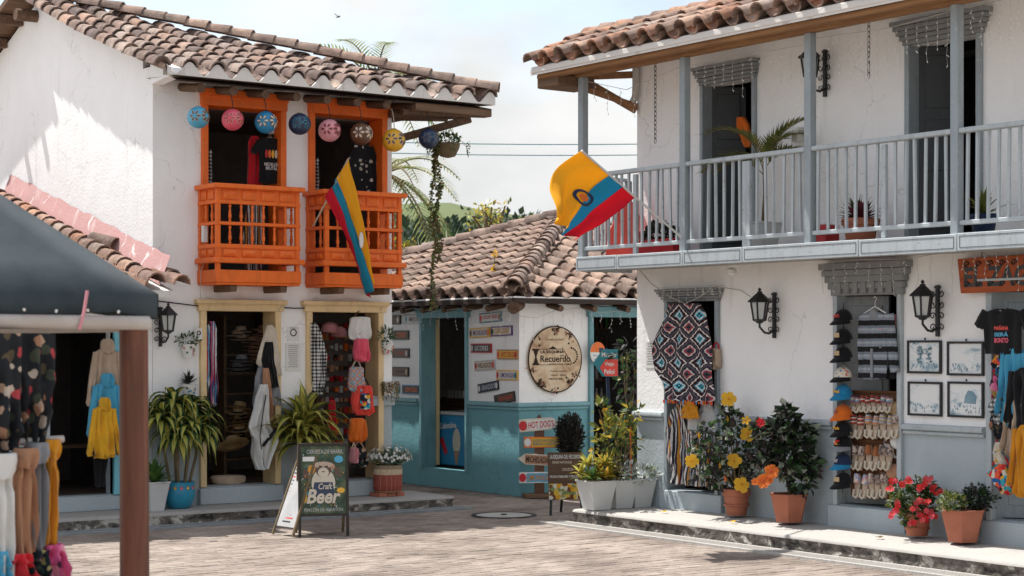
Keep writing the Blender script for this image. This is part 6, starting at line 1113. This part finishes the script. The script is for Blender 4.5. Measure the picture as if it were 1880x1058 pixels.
b.build('leaves', ['leaf_blackish', 'leaf_dark', 'stem', 'leaf_pale'], t, 0); b = MB(); V_ = lambda: V((RND.uniform(-.35, .45), -1, RND.uniform(-.1, .4)))
for (px, py, r) in ((1338, 733, .075), (1373, 797, .075), (1270, 847, .068), (1348, 846, .07), (1362, 890, .075)): f = MB(); flower(f, rel(px, py, .22), V((.65, -.75, .15)), r*1.15, 0, 1, 5, .22, .85); f.build('flower', ['petal_yellow', 'petal_orange'], t, 60)
for (px, py, m) in ((1284, 800, 'petal_yellow'), (1322, 855, 'petal_yellow'), (1336, 770, 'petal_yellow'), (1332, 880, 'petal_orange')): c0 = rel(px, py, .15); MB().tube([c0 - V((0,0,.03)), c0, c0 + V((0, -.01, .04))], [.008, .017, .004], 7).build('bud', m, t)
p = pav(1449, .22); t = thing('hibiscus_pot', 'six sided terracotta pot with a dense dark hibiscus shrub', 'potted plant', p, -pi/2); dep = (p-CC).dot(FW); pot_poly(t, .15, .215, .3, 'terracotta', 6, .2); b = MB()
for (px, py, r, n_) in ((1445, 770, .12, 110), (1430, 800, .17, 170), (1470, 800, .17, 170), (1450, 840, .2, 260), (1480, 850, .15, 150), (1405, 805, .12, 110), (1412, 840, .1, 80), (1470, 885, .13, 110), (1440, 755, .06, 30), (1395, 785, .06, 30), (1400, 870, .08, 40)): bush(b, rel(px, py, .1), (r, r, r), n_, .1, .07, ms=[0, 0, 0, 0, 1, 1, 3], up=-.15, shell=.45)
twigs(b, (0, 0, .27), [rel(1450, 830), rel(1430, 800), rel(1475, 810)], .013, 2); b.build('leaves', ['leaf_blackish', 'leaf_dark', 'stem', 'leaf_pale'], t, 0)
for (px, py, r, m, pt) in ((1417, 866, .075, 'petal_orange', 12), (1402, 884, .075, 'petal_orange', 12), (1410, 879, .06, 'petal_orange', 12), (1370, 772, .05, 'petal_yellow', 5), (1397, 776, .05, 'petal_red', 7), (1386, 885, .04, 'petal_orange', 7)): f = MB(); flower(f, rel(px, py, .3), V((.6, -.8, .2)), r, 0, 1, pt, .35, .5); f.build('flower', [m, 'petal_pink'], t, 60)
p = pav(1684, .17); t = thing('geranium_pot', 'round terracotta pot overflowing with red flowers', 'potted plant', p, -pi/2); dep = (p-CC).dot(FW); pot_round(t, .145, .27, 'terracotta'); MB().lathe([(.118, .06), (.123, .065), (.125, .08), (.122, .085)], 24, caps=False).build('pot_ring', 'terracotta', t); b = MB()
for (px, py, r, n_) in ((1655, 905, .13, 120), (1690, 905, .14, 130), (1675, 925, .16, 170), (1705, 895, .1, 70), (1645, 920, .1, 70), (1670, 950, .1, 60), (1700, 930, .1, 70)): bush(b, rel(px, py, .1), (r, r, r), n_, .065, .045, ms=[0, 0, 1, 2], up=0, shell=.4)
b.build('leaves', ['leaf_dark', 'leaf_olive', 'leaf_pale'], t, 0)
for (px, py) in ((1640, 885), (1632, 900), (1660, 890), (1668, 883), (1698, 890), (1692, 898), (1716, 897), (1722, 905), (1650, 925), (1645, 938), (1640, 945), (1685, 922), (1700, 924), (1680, 935), (1690, 945), (1705, 942), (1676, 960), (1712, 950), (1697, 955), (1704, 883)):
    for j in range(3): f = MB(); flower(f, rel(px+RND.uniform(-5, 5), py+RND.uniform(-4, 4), .24+RND.uniform(-.04, .06)), V((RND.uniform(.1, 1.2), -.8, RND.uniform(-.2, .8))), .03, 0, 1, 6, .5, .6); f.build('flower', ['petal_pink' if RND.random() < .55 else 'petal_red', 'petal_yellow'], t, 60)
p = pav(1768, .23); t = thing('shrub_pot', 'six sided terracotta pot with a low green shrub at the right', 'potted plant', p, -pi/2); dep = (p-CC).dot(FW); pot_poly(t, .15, .225, .31, 'terracotta', 6, .1); b = MB(); bush(b, rel(1795, 915, -.05), (.19, .19, .14), 900, .04, .022, ms=[0, 0, 1], shell=.35); bush(b, rel(1748, 922, .08), (.15, .15, .1), 420, .045, .028, ms=[1, 2, 2, 3], shell=.35); b.build('leaves', ['leaf_blackish', 'leaf_dark', 'leaf_olive', 'leaf_pale'], t, 0)
# left pavement plants
def lpav(px, r):
    p = on(px, 900, 1, 19.9 - .06 - r); p.z = .15; return p
def dracaena(t, stems, L, wd, n_, hi=1.3, lo=-.1, droop=1.6, edge='leaf_dark'):
    b = MB()
    for (x, y, z, zb) in stems: b.tube([(x*.4, y*.4, .2), (x*.8, y*.8, (z+zb)/2), (x, y, z)], [.02, .018, .016], 7, 2); rosette(b, (x, y, z), n_, L, wd, 0, 1, lo, hi, droop, .45, 8)
    b.build('plant', [edge, 'leaf_stripe', 'stem'], t, 0)
p = lpav(329, .2); t = thing('dracaena_pot', 'striped dracaena in a round turquoise pot left of the first door', 'potted plant', p); D('turquoise_glaze', basic, (.03, .3, .45), (.02, .22, .36), .3, 5, .05, spec=.5)
MB().lathe([(.1, 0), (.14, .02), (.185, .13), (.19, .22), (.18, .3), (.185, .315), (.165, .315), (.155, .27)], 28, caps=False).build('pot', 'turquoise_glaze', t, 60); MB().lathe([(0, .28), (.16, .27)], 20, caps=False).build('soil', 'soil', t); q = MB()
for i in range(16): a = 2*pi*i/16; q.leaflet((.192*math.cos(a), .192*math.sin(a), .25), (-math.sin(a), math.cos(a), 0), (math.cos(a), math.sin(a), 0), .04, .05, i % 2)
q.build('pot_ornament', ['gloss_yellow', 'gloss_pink'], t, 0, kind='stuff'); dracaena(t, [(-.24, 0, 1.05, .3), (.16, .02, 1.15, .3), (-.08, -.12, .85, .3), (.1, -.1, .92, .3), (-.05, .05, 1.22, .3), (.26, -.02, .9, .3)], .6, .135, 34, 1.25, -.2, 5.5)
p = lpav(283, .3); t = thing('white_planter', 'white square planter with leafy plant half hidden by the wooden post', 'planter', p, .1); pot_poly(t, .12, .19, .34, 'planter_white', 4, pi/4); b = MB(); rosette(b, (0, 0, .32), 30, .4, .1, 0, None, .2, 1.4, .7); b.build('plant', 'leaf_mid', t, 0)
p = lpav(556, .2); t = thing('dracaena_pot', 'striped dracaena in a red pot behind the beer board', 'potted plant', p); pot_round(t, .16, .3, 'terracotta'); dracaena(t, [(0, 0, .8, .3), (.03, .02, .95, .3), (-.05, -.02, .7, .3)], .9, .15, 34, 1.45, -.1, 3.0, 'leaf_olive'); b = MB(); bush(b, (-.08, -.05, .34), (.12, .1, .06), 60, .05, .025, 0); b.build('ground_plant', 'leaf_pale', t, 0)
p = lpav(712, .2); t = thing('flower_drum', 'brick patterned drum of small white flowers on the pavement corner', 'potted plant', p); D('drum_pattern', stripes, [(.5, .33, .18), (.32, .07, .05), (.36, .09, .06), (.34, .08, .055), (.6, .48, .33), (.32, .24, .16)], 2, .42, .0, .6, (.055, .07, (.42, .24, .14)))
for i in range(3): MB().box((-.2+.13*i, -.12, 0), (-.08+.13*i, .12, .05)).build('brick_foot', 'terracotta', t, bevel=.005)
MB().lathe([(.15, .05), (.17, .06), (.185, .1), (.188, .36), (.178, .4), (.165, .4), (.16, .37)], 28, caps=False).build('drum', 'drum_pattern', t, 60); MB().lathe([(0, .37), (.165, .36)], 20, caps=False).build('soil', 'soil', t); b = MB(); bush(b, (.02, 0, .47), (.26, .22, .13), 420, .06, .02, ms=[0, 0, 1], shell=.25, up=.5)
for i in range(150): d = V((RND.gauss(0, 1), RND.gauss(0, 1), abs(RND.gauss(0, .8)))).normalized(); c0 = V((.02, 0, .46)) + V((d.x*.31, d.y*.26, d.z*.2)); b.tube([V((0, 0, .4)).lerp(c0, .6), c0], .0025, 3, 1); flower(b, c0, d, .017, 2, 3, 6, .3, .8)
b.build('flowers', ['leaf_dark', 'leaf_pale', 'petal_white', 'petal_yellow'], t, 0)
# ---------------- on the balcony
def balc(px, d, z=3.1):
    x = at('R', px, 400, d)[0]; return fw('R', x, -d, z)
t = thing('palm_pot', 'young palm in a white pot on the balcony', 'potted plant', balc(1400, .45), -pi/2); pot_poly(t, .15, .21, .3, 'planter_white', 4, pi/4); b = MB(); b.tube([(0, 0, .28), (.03, 0, .6), (.02, 0, .95)], .016, 6, 1)
for i, (a, e, L) in enumerate(((pi, .7, .85), (pi*.93, 1.1, .85), (0.0, .75, .75), (-.4, .9, .7), (.2, 1.1, .75), (pi*1.15, .5, .75), (1.2, 1.0, .6), (pi*1.05, .9, .9))):
    d = V((math.cos(a)*math.cos(e), math.sin(a)*math.cos(e), math.sin(e))); q = V((.02, 0, .8+.03*i)); pts = []
    for k in range(11): pts.append(q.copy()); q = q + d*(L/10); d = (d + V((0, 0, -.14))).normalized()
    b.tube(pts, .005, 4, 1)
    for k in range(2, 11):
        dd = (pts[k]-pts[k-1]).normalized(); s = dd.cross(V((0, 0, 1))).normalized()
        for sg in (-1, 1): b.leaf(pts[k], dd + s*sg*.8 + V((0,0,.15)), .32*(1.1 - k/14), .03, .5, 3, 0); b.leaf(pts[k].lerp(pts[k-1], .5), dd + s*sg*.8 + V((0,0,.15)), .32*(1.1 - k/14), .03, .5, 3, 0)
b.build('fronds', ['leaf_olive', 'stem'], t, 0)
t = thing('foliage_pot', 'dark red leaved plant in a brown pot on the balcony', 'potted plant', balc(1580, .45), -pi/2); pot_round(t, .19, .26, 'terracotta'); b = MB(); rosette(b, (0, 0, .22), 60, .36, .07, 0, None, .0, 1.4, .9); rosette(b, (-.05, 0, .25), 30, .3, .07, 1, None, .1, 1.4, .7); b.build('leaves', ['leaf_red', 'leaf_dark'], t, 0)
t = thing('red_crate', 'red crate beside the red leaved plant on the balcony', 'crate', balc(1512, .45), -pi/2); MB().box((-.13, -.1, 0), (.13, .1, .22)).build('crate_body', 'gloss_red', t, bevel=.01); MB().box((-.11, -.08, .22), (.11, .08, .223)).build('crate_mouth', 'gloss_brown', t)
t = thing('blue_pot', 'small plant in a blue pot on the balcony by the right door', 'potted plant', balc(1806, .4), -pi/2); pot_round(t, .13, .22, 'cloth_navy'); b = MB(); rosette(b, (0, 0, .2), 14, .4, .07, 0, None, .4, 1.4, 1.2); b.build('leaves', 'leaf_olive', t, 0)
t = thing('trough_planter', 'long red trough with dark foliage behind the railing', 'planter', balc(1215, .4), -pi/2); MB().box((-.32, -.12, 0), (.32, .12, .2)).build('trough', 'gloss_red', t, bevel=.015); b = MB(); bush(b, (0, 0, .27), (.32, .14, .1), 320, .07, .05, 0); b.build('leaves', 'leaf_blackish', t, 0)
t = thing('red_chair_back', 'rounded red chair back behind the flag on the balcony', 'chair', balc(1140, .35), -pi/2+.3); MB().prism([(-.22, 0), (.24, 0), (.26, .5), (.2, .66), (.1, .7), (-.05, .55), (-.18, .3)], -.02, .02).build('backrest', 'gloss_coral', t, bevel=.015); MB().box((-.2, .02, .3), (.2, .35, .33)).build('seat', 'gloss_coral', t, bevel=.01)
for s in ((-.18, .05), (.18, .05), (-.18, .32), (.18, .32)): MB().box((s[0]-.015, s[1]-.015, 0), (s[0]+.015, s[1]+.015, .3)).build('leg', 'gloss_coral', t)
t = put('hanging_cloth', 'orange and black cloth in the first upper doorway', 'cloth', 'R', 1366, 215, -.35); MB().cloth([(0, -.12, .02), (-.1, -.15, .1), (-.25, -.05, .15), (-.35, .02, .14)], 10, 8, .04, .015, 2).build('cloth', 'cloth_orange', t, 80)
t = put('meter_box', 'small white box on the upper wall beside the post', 'electric box', 'R', 1466, 247, .03); MB().box((-.05, -.06, -.08), (.05, .025, .08)).build('box', 'paper', t, bevel=.01)
for (px, y0, y1, lab, d) in ((1203, 118, 270, 'thin chain hanging from the eave near the left end', .35), (1595, 34, 150, 'thin chain hanging from the eave between the upper doors', .35)):
    x, z = at('R', px, y0, d); z1 = at('R', px, y1, d)[1]; t = thing('hanging_chain', lab, 'chain', fw('R', x, -d, z), -pi/2); q = MB(); n_ = int((z-z1)/.052)
    for i in range(n_):
        a = pi/2*(i % 2); zc = -.052*i; q.tube([(math.cos(a)*.016*math.cos(2*pi*k/8), math.sin(a)*.016*math.cos(2*pi*k/8), zc + .034*math.sin(2*pi*k/8)) for k in range(9)], .004, 4)
    q.build('links', 'black_iron', t, kind='stuff')
icicles('icicle lights along the right eave, left stretch', 'R', [(1080, 150), (1150, 165), (1256, 120)], .72, 7, .15, .35); icicles('icicle lights along the right eave over the first upper door', 'R', [(1270, 120), (1380, 100), (1480, 82)], .72, 12, .2, .5); icicles('icicle lights along the right eave over the second upper door', 'R', [(1500, 70), (1640, 50), (1750, 20)], .72, 14, .2, .5); icicles('icicle lights along the right eave at the right edge', 'R', [(1775, 15), (1880, -10)], .72, 6, .2, .5)
icicles('icicle lights on the lintel over the poncho', 'R', [(1210, 528), (1330, 524)], .16, 8, .08, .22); icicles('icicle lights under the balcony over the second right door', 'R', [(1500, 486), (1560, 478), (1660, 476), (1720, 466)], .2, 10, .12, .38); icicles('icicle lights over the carved orange sign', 'R', [(1740, 466), (1880, 458)], .2, 7, .15, .4)
tag(MB().tube([fw('R', at('R', a, b_, .13)[0], -.13, at('R', a, b_, .13)[1]) for a, b_ in ((1175, 497), (1195, 520), (1230, 545), (1258, 558), (1285, 545), (1312, 526), (1360, 533), (1378, 545))], .006, 5).build('pale_cord', 'white_wire'), 'pale cord looped over the lintel above the poncho', 'cord')
t = put('lamp_holder', 'white bulb holder under the balcony near the lantern', 'lamp', 'R', 1343, 502, .35); MB().lathe([(.03, .06), (.055, .04), (.06, 0), (.035, -.02), (0, -.03)], 14).build('holder', 'bulb', t)
# flag on the balcony
x, z = at('R', 1250, 435, .85); o0 = fw('R', x, -.85, z); tip = deep(1068, 277, 18.6); t = thing('flag', 'yellow, blue and red flag with emblem flying from the balcony rail', 'flag', o0, 0, 'yellow, blue and red flags'); MB().tube([V((0, 0, 0)), tip - o0], .013, 8).build('pole', 'planter_white', t)
f0 = tip - o0; f1 = (V((0, 0, 0))).lerp(f0, .47); g0 = deep(1009, 400, 18.2) - o0; g1 = deep(1063, 440, 19.0) - o0
def P2(u, v):
    a = f0.lerp(f1, v); b = g0.lerp(g1, v); p = a.lerp(b, u); n_ = (f1-f0).cross(g0-f0).normalized(); bul = math.sin(pi*u)
    return p + n_*(.07*math.sin(u*5 + v*3)*u + .035*math.sin(v*15 + u*4)*(.3+u) + .09*noise.noise(V((u*3, v*6, 1)))*u) + RT*(-.12*bul*(1-v)) + V((0, 0, .07*bul*(1-v)))
flag(t, P2, 44, 44, [(0, .52, 'flag_yellow'), (.52, .76, 'flag_blue'), (.76, 1, 'flag_red')])
q = MB(); cpt = lambda a, r: V(P2(.5 + r*math.cos(a)*.8, .5 + r*math.sin(a))); nrm = -FW*.012
for r0, r1, m in ((.15, .105, 0), (.07, .0, 1)):
    for i in range(24): a, b_ = 2*pi*i/24, 2*pi*(i+1)/24; q.add([cpt(a, r0)+nrm, cpt(b_, r0)+nrm, cpt(b_, r1)+nrm, cpt(a, r1)+nrm], [(0,1,2,3)], m)
q.build('emblem', ['cloth_navy', 'cloth_orange'], t, 0)
# ================================================================ STALL IN THE FOREGROUND
D('canopy', fabric, (.05, .066, .076), (.032, .043, .052), .1, 90); D('stall_wood', wood, (.2, .075, .042), (.075, .026, .016), .5, 2, .8, (.1, .045, .03)); D('white_tube', basic, (.5, .46, .43), (.36, .3, .26), .6, 3, .1)
c0 = deep(246, 632, 9.0); c0.z = 0; X0, Y0 = c0.x + .0, c0.y; t = thing('market_stall', 'market stall with dark canopy on a round wooden post in the foreground', 'stall', (X0, Y0, 0))
MB().tube([(0, 0, 0), (.003, 0, 1.0), (-.002, 0, 2.2)], [.076, .073, .071], 20).build('post', 'stall_wood', t, 60); ex, ey = .085, -.06
for (x, y) in ((-3, 0), (-3, 3), (0, 3)): MB().tube([(x, y, 0), (x, y, 2.2)], .073, 14).build('post', 'stall_wood', t)
q = MB(); Z0, Z1 = 2.35, 2.235; ap = V((-1.5, 1.5, 3.72)); C4 = [V((-3-ex, ey, Z0)), V((ex+.02, ey, Z0)), V((ex+.02, 3+ex, Z0)), V((-3-ex, 3+ex, Z0))]
for i in range(4):
    a, b = C4[i], C4[(i+1) % 4]; n_ = 14; rows = []
    for j in range(9):
        f = j/8*.98; sag = -.05*math.sin(pi*f); rows.append([a.lerp(ap, f).lerp(b.lerp(ap, f), k/n_) + V((0, 0, sag*math.sin(pi*k/n_) + .012*math.sin(k*1.9+j*.7)*math.sin(pi*k/n_))) for k in range(n_+1)])
    low = [p + V((0, 0, -.1 - .012*math.sin(k*1.3) - (.03 if k in (0, n_) else 0))) for k, p in enumerate(rows[0])]; q.loft([low] + rows, 0, False, False)
o = q.build('canopy_cloth', 'canopy', t, 60); m_ = o.modifiers.new('thickness', 'SOLIDIFY'); m_.thickness = .006
MB().tube([(.05, ey-.0, 2.205), (-1.5, ey, 2.21), (-3, ey, 2.2)], .036, 12).build('front_tube', 'white_tube', t); MB().tube([(0, 0, 2.19), (0, 3, 2.19)], .03, 10).build('side_tube', 'white_tube', t)
MB().tube([(-.29, ey-.045, 2.36), (-.31, ey-.05, 2.25), (-.33, ey-.04, 2.17)], .008, 6).build('tie_cord', 'cloth_rose', t); q = MB()
for i in range(6): q.tube([(-.12 - .16*i, ey-.022, 2.255+.012*(i % 2)), (-.12 - .16*i, ey-.03, 2.263)], .007, 6)
q.build('eyelets', 'bulb', t, kind='stuff')
def st(px, py, d=.0): p = on(px, py, 1, Y0 + ey + d); return p
def scarf(label, x0, y0, x1, y1, m, d=0, rows=None, knot=True, fold=.02, ph=0, thick=.05):
    a = st(x0, (y0+y1)/2, d); b = st(x1, (y0+y1)/2, d); zt = st((x0+x1)/2, y0, d).z; zb = st((x0+x1)/2, y1, d).z; t = thing('scarf', label, 'scarf', ((a.x+b.x)/2, a.y, zt)); w_ = b.x-a.x; h = zt-zb
    rows = rows or [(0, -.35, .45), (.08, -.5, .55), (.17, -.4, .42), (.3, -.5, .5), (.7, -.6, .55), (1, -.5, .45)]
    MB().cloth([(-f*h, u*w_, v*w_) for f, u, v in rows], 16, 20, thick, fold, 3, ph=ph).build('cloth', m, t, 80)
    if knot: MB().cloth([(-.0*h, -.3*w_, .5*w_), (-.06*h, -.42*w_, .55*w_), (-.12*h, -.45*w_, .5*w_), (-.19*h, -.3*w_, .3*w_)], 12, 8, thick*1.5, .012, 2, ph=ph+1, M=TX(0, -.02, 0)).build('knot', m, t, 80)
    return t
scarf('dark floral scarf gathered under the stall canopy', -40, 612, 40, 830, 'floral_dark', -.02, [(0, -.5, .5), (.5, -.5, .48), (.85, -.5, .45), (1, -.4, .3)], False, .035); scarf('dark floral scarf with pink blooms nearest the wooden post', 25, 612, 103, 815, 'floral_dark', .03, [(0, -.5, .45), (.4, -.48, .5), (.7, -.45, .42), (1, -.35, .15)], False, .035, 2)
for (x0, x1, y0, y1, m, d, lab) in ((-30, 25, 832, 1075, 'cloth_white', -.12, 'white scarf knotted on the stall bar'), (18, 64, 822, 1015, 'cloth_tan', -.08, 'tan scarf knotted on the stall bar'), (44, 82, 812, 1008, 'cloth_grey', -.04, 'grey scarf knotted on the stall bar'), (66, 104, 806, 1002, 'cloth_mustard', .0, 'mustard yellow scarf knotted at the end of the stall bar')): scarf(lab, x0, y0, x1, y1, m, d, ph=x0)
a = st(116, 806, .0); b = st(-60, 842, .0); t = thing('scarf_rail', 'pale wooden dowel that carries the knotted scarves', 'rail', a); MB().tube([(0, 0, 0), (-.6, -.02, -.02), (-1.4, -.04, -.06)], .018, 10).build('dowel', 'white_tube', t)
for (x0, x1, y0, y1, m, d, lab) in ((-30, 8, 1010, 1090, 'cloth_sky', -.1, 'blue grey scarf at the lower left corner'), (0, 52, 1014, 1090, 'cloth_red', -.06, 'red scarf knotted on the lowest rail'), (40, 80, 1008, 1090, 'floral_green', -.02, 'dark green floral scarf on the lowest rail'), (70, 112, 998, 1090, 'floral_pink', .02, 'pink floral scarf at the end of the lowest rail')): scarf(lab, x0, y0, x1, y1, m, d, [(0, -.5, .5), (.25, -.65, .6), (.6, -.6, .65), (1, -.65, .65)], False, .045, x0, .1)
a = st(104, 1010, .0); t = thing('scarf_rail', 'lowest wooden dowel of the stall, mostly hidden by scarves', 'rail', a); MB().tube([(0, 0, 0), (-1.4, -.04, -.05)], .018, 10).build('dowel', 'white_tube', t)

# ================================================================ BEYOND THE HOUSES
D('hill_grass', basic, (.075, .11, .04), (.13, .145, .06), .95, .05, .3, .5, bd=.5); D('leaf_far', foliage, (.022, .04, .025), (.035, .06, .032), (.06, .085, .04), .7, .1); D('palm_leaf', foliage, (.14, .18, .06), (.24, .26, .1), (.42, .38, .18), .5, .35)
def hz(px): return 372 + .09*(px-735) + 14*noise.noise(V((px*.008, 0, 1))) + 5*noise.noise(V((px*.03, 0, 4)))
hm_ = MB(); n_ = 60; rows = []
for r_, (dep, fr_) in enumerate(((170, 0), (200, .25), (235, .5), (270, .8), (300, 1), (340, .9))):
    rows.append([])
    for i in range(n_+1):
        px = -900 + 3700*i/n_; p = deep(px, 632, dep); top = 2.1 + (632-hz(px))/FPX*300; p.z = -1 + fr_*(top+1) + (3*noise.noise(V((p.x*.03, p.y*.03, 0))) if 0 < fr_ < 1 else 0); rows[-1].append(p)
hm_.loft(rows, 0, False, False); struct(hm_.build('hill', 'hill_grass', None, 80))
wd = MB()
for i in range(75):
    px = RND.uniform(700, 1000); f = RND.random()**1.5; dep = 190 + 105*f; y = 480 - (480-hz(px))*(.05 + .6*f); 
    if 700 < px < 850 and y < 430 and RND.random() < .88: continue
    p = deep(px, y, dep); r = RND.uniform(1.6, 3.6); bush(wd, p, (r*1.2, r*1.2, r), 90, 1.3, .9, 0, .5)
wd.build('distant_wood', 'leaf_far', None, 0); o = bpy.data.objects['distant_wood']; o['kind'] = 'stuff'; o['label'] = 'dark trees scattered over the green hillside'; o['category'] = 'wood'
def frond(b, q, a, e, L, drop=.16, m=0, wd_=.05, ll=.5, dens=22):
    d = V((math.cos(a)*math.cos(e), math.sin(a)*math.cos(e), math.sin(e))); q = V(q); pts = []
    for k in range(dens+1): pts.append(q.copy()); q = q + d*(L/dens); d = (d + V((0, 0, -drop*10/dens))).normalized()
    b.tube(pts, [.03*(1-k/dens*.8) for k in range(dens+1)], 4, 1)
    for k in range(3, dens+1):
        dd = (pts[k]-pts[k-1]).normalized(); s = dd.cross(V((0, 0, 1))).normalized(); l = ll*math.sin(pi*min(1, .15+k/dens*.8))
        for sg in (-1, 1): b.leaf(pts[k], dd*.8 + s*sg*.9 + V((0, 0, .15)), l*RND.uniform(.85, 1.1), wd_, .9, 3, m if RND.random() < .8 else 2)
def palm(label, px, py, dep, L, n_, elev=(.0, 1.2), seed=0):
    c = deep(px, py, dep); base = V((c.x, c.y, 0)); t = thing('palm_tree', label, 'palm', base, 0, 'palms behind the houses'); MB().tube([(0, 0, 0), (.1, 0, c.z*.5), (0, 0, c.z)], [.16, .13, .1], 10).build('trunk', 'stem', t); b = MB()
    for i in range(n_): frond(b, (0, 0, c.z), i*2.4+seed, elev[0] + (elev[1]-elev[0])*(i % 5)/4, L*RND.uniform(.85, 1.1), .15)
    b.build('crown', ['palm_leaf', 'stem', 'leaf_mid'], t, 0)
palm('palm whose fronds spread right of the white house', 708, 318, 36, 2.2, 17, (-.35, 1.0), .3); palm('palm whose frond tips show above the white house roof', 690, 165, 40, 2.3, 19, (.1, .95), 1.0)
def tree(label, px, py, dep, crown, n_, L, ms, grp=None, name='leafy_tree'):
    c = deep(px, py, dep); t = thing(name, label, 'tree', (c.x, c.y, 0), 0, grp); tips = [V((RND.gauss(0, .5)*crown[0], RND.gauss(0, .5)*crown[1], c.z + RND.uniform(-.9, .9)*crown[2])) for _ in range(16)]; b = MB(); fk = V((0, 0, max(.5, c.z - crown[2]*1.2))); b.tube([(0, 0, 0), fk], [.12, .07], 8); twigs(b, fk, tips, .04); b.build('trunk', 'stem', t); b = MB()
    for tp in tips: bush(b, tp, (crown[0]*.33, crown[1]*.33, crown[2]*.3), n_//16, L, L*.5, ms=list(range(len(ms))), shell=.3)
    b.build('crown', ms, t, 0)
tree('sparse tree with yellow leaves behind the cafe roof', 898, 405, 34, (.5, .5, .4), 200, .11, ['leaf_yellow', 'leaf_olive', 'leaf_stripe']); tree('round green tree far behind the cafe roof', 975, 411, 60, (.6, .6, .2), 900, .16, ['leaf_mid', 'leaf_olive', 'leaf_dark']); tree('dark green tree between the cafe roof and the hill', 830, 450, 60, (.6, .6, .35), 700, .2, ['leaf_dark', 'leaf_far', 'leaf_dark']); tree('small yellow leaved bush by the first orange house', 742, 462, 32, (.25, .25, .2), 260, .1, ['leaf_yellow', 'leaf_olive'])
for (px, py, lab, a) in ((770, 470, 'pale banana leaf rising left behind the cafe roof', .5), (822, 455, 'pale banana leaf rising right behind the cafe roof', -.3)):
    c = deep(px, py, 33); t = thing('banana_plant', lab, 'plant', (c.x, c.y, 0)); b = MB(); b.tube([(0, 0, 0), (0, 0, c.z-.2)], .07, 8, 1)
    for k in range(3): b.leaf((0, 0, c.z-.25), RT*(.35*(k-1) + .3) + V((0, 0, 1)), .75, .22, .5, 6, 0)
    b.build('leaves', ['leaf_pale', 'leaf_mid'], t, 0)
for (y0, lab) in ((257, 'upper power line crossing the sky'), (277, 'lower power line crossing the sky')):
    a = deep(500, y0-2, 48); b = deep(1500, y0+2, 44); q = MB().tube([a.lerp(b, k/10) + V((0, 0, -.12*math.sin(pi*k/10))) for k in range(11)], .013, 4); o = q.build('power_line', 'cloth_teal'); tag(o, lab, 'cable', 'power lines')
c = deep(620, 31, 60); t = thing('bird', 'tiny dark bird flying high in the sky', 'bird', c); MB().tube([(-.08, 0, -.03), (0, 0, 0), (.07, 0, .02), (.1, 0, .03)], [.008, .03, .025, .008], 8).add([(0, 0, .01), (.05, .0, .01), (-.04, .12, .12), (-.08, .1, .1)], [(0,1,2,3)]).add([(0, 0, .01), (.05, 0, .01), (-.02, -.12, -.06), (-.06, -.1, -.05)], [(0,1,2,3)]).build('body', 'black_iron', t, 0)
for (X_, Y_, lab) in ((13.35, 15.5, 'fallen yellow petal on the right pavement near the white planters'), (13.2, 14.2, 'fallen yellow petal on the pavement before the hibiscus'), (13.3, 12.2, 'fallen leaf on the pavement before the red flowers')):
    t = thing('fallen_petal', lab, 'petal', (X_, Y_, .19)); b = MB(); b.leaf((0, 0, .005), (1, .4, .25), .09, .05, .6, 4, 0); b.leaf((.02, .03, .004), (-.5, 1, .2), .06, .04, .5, 4, 0); b.build('petal', 'petal_yellow' if 'leaf' not in lab else 'leaf_dry', t, 0)
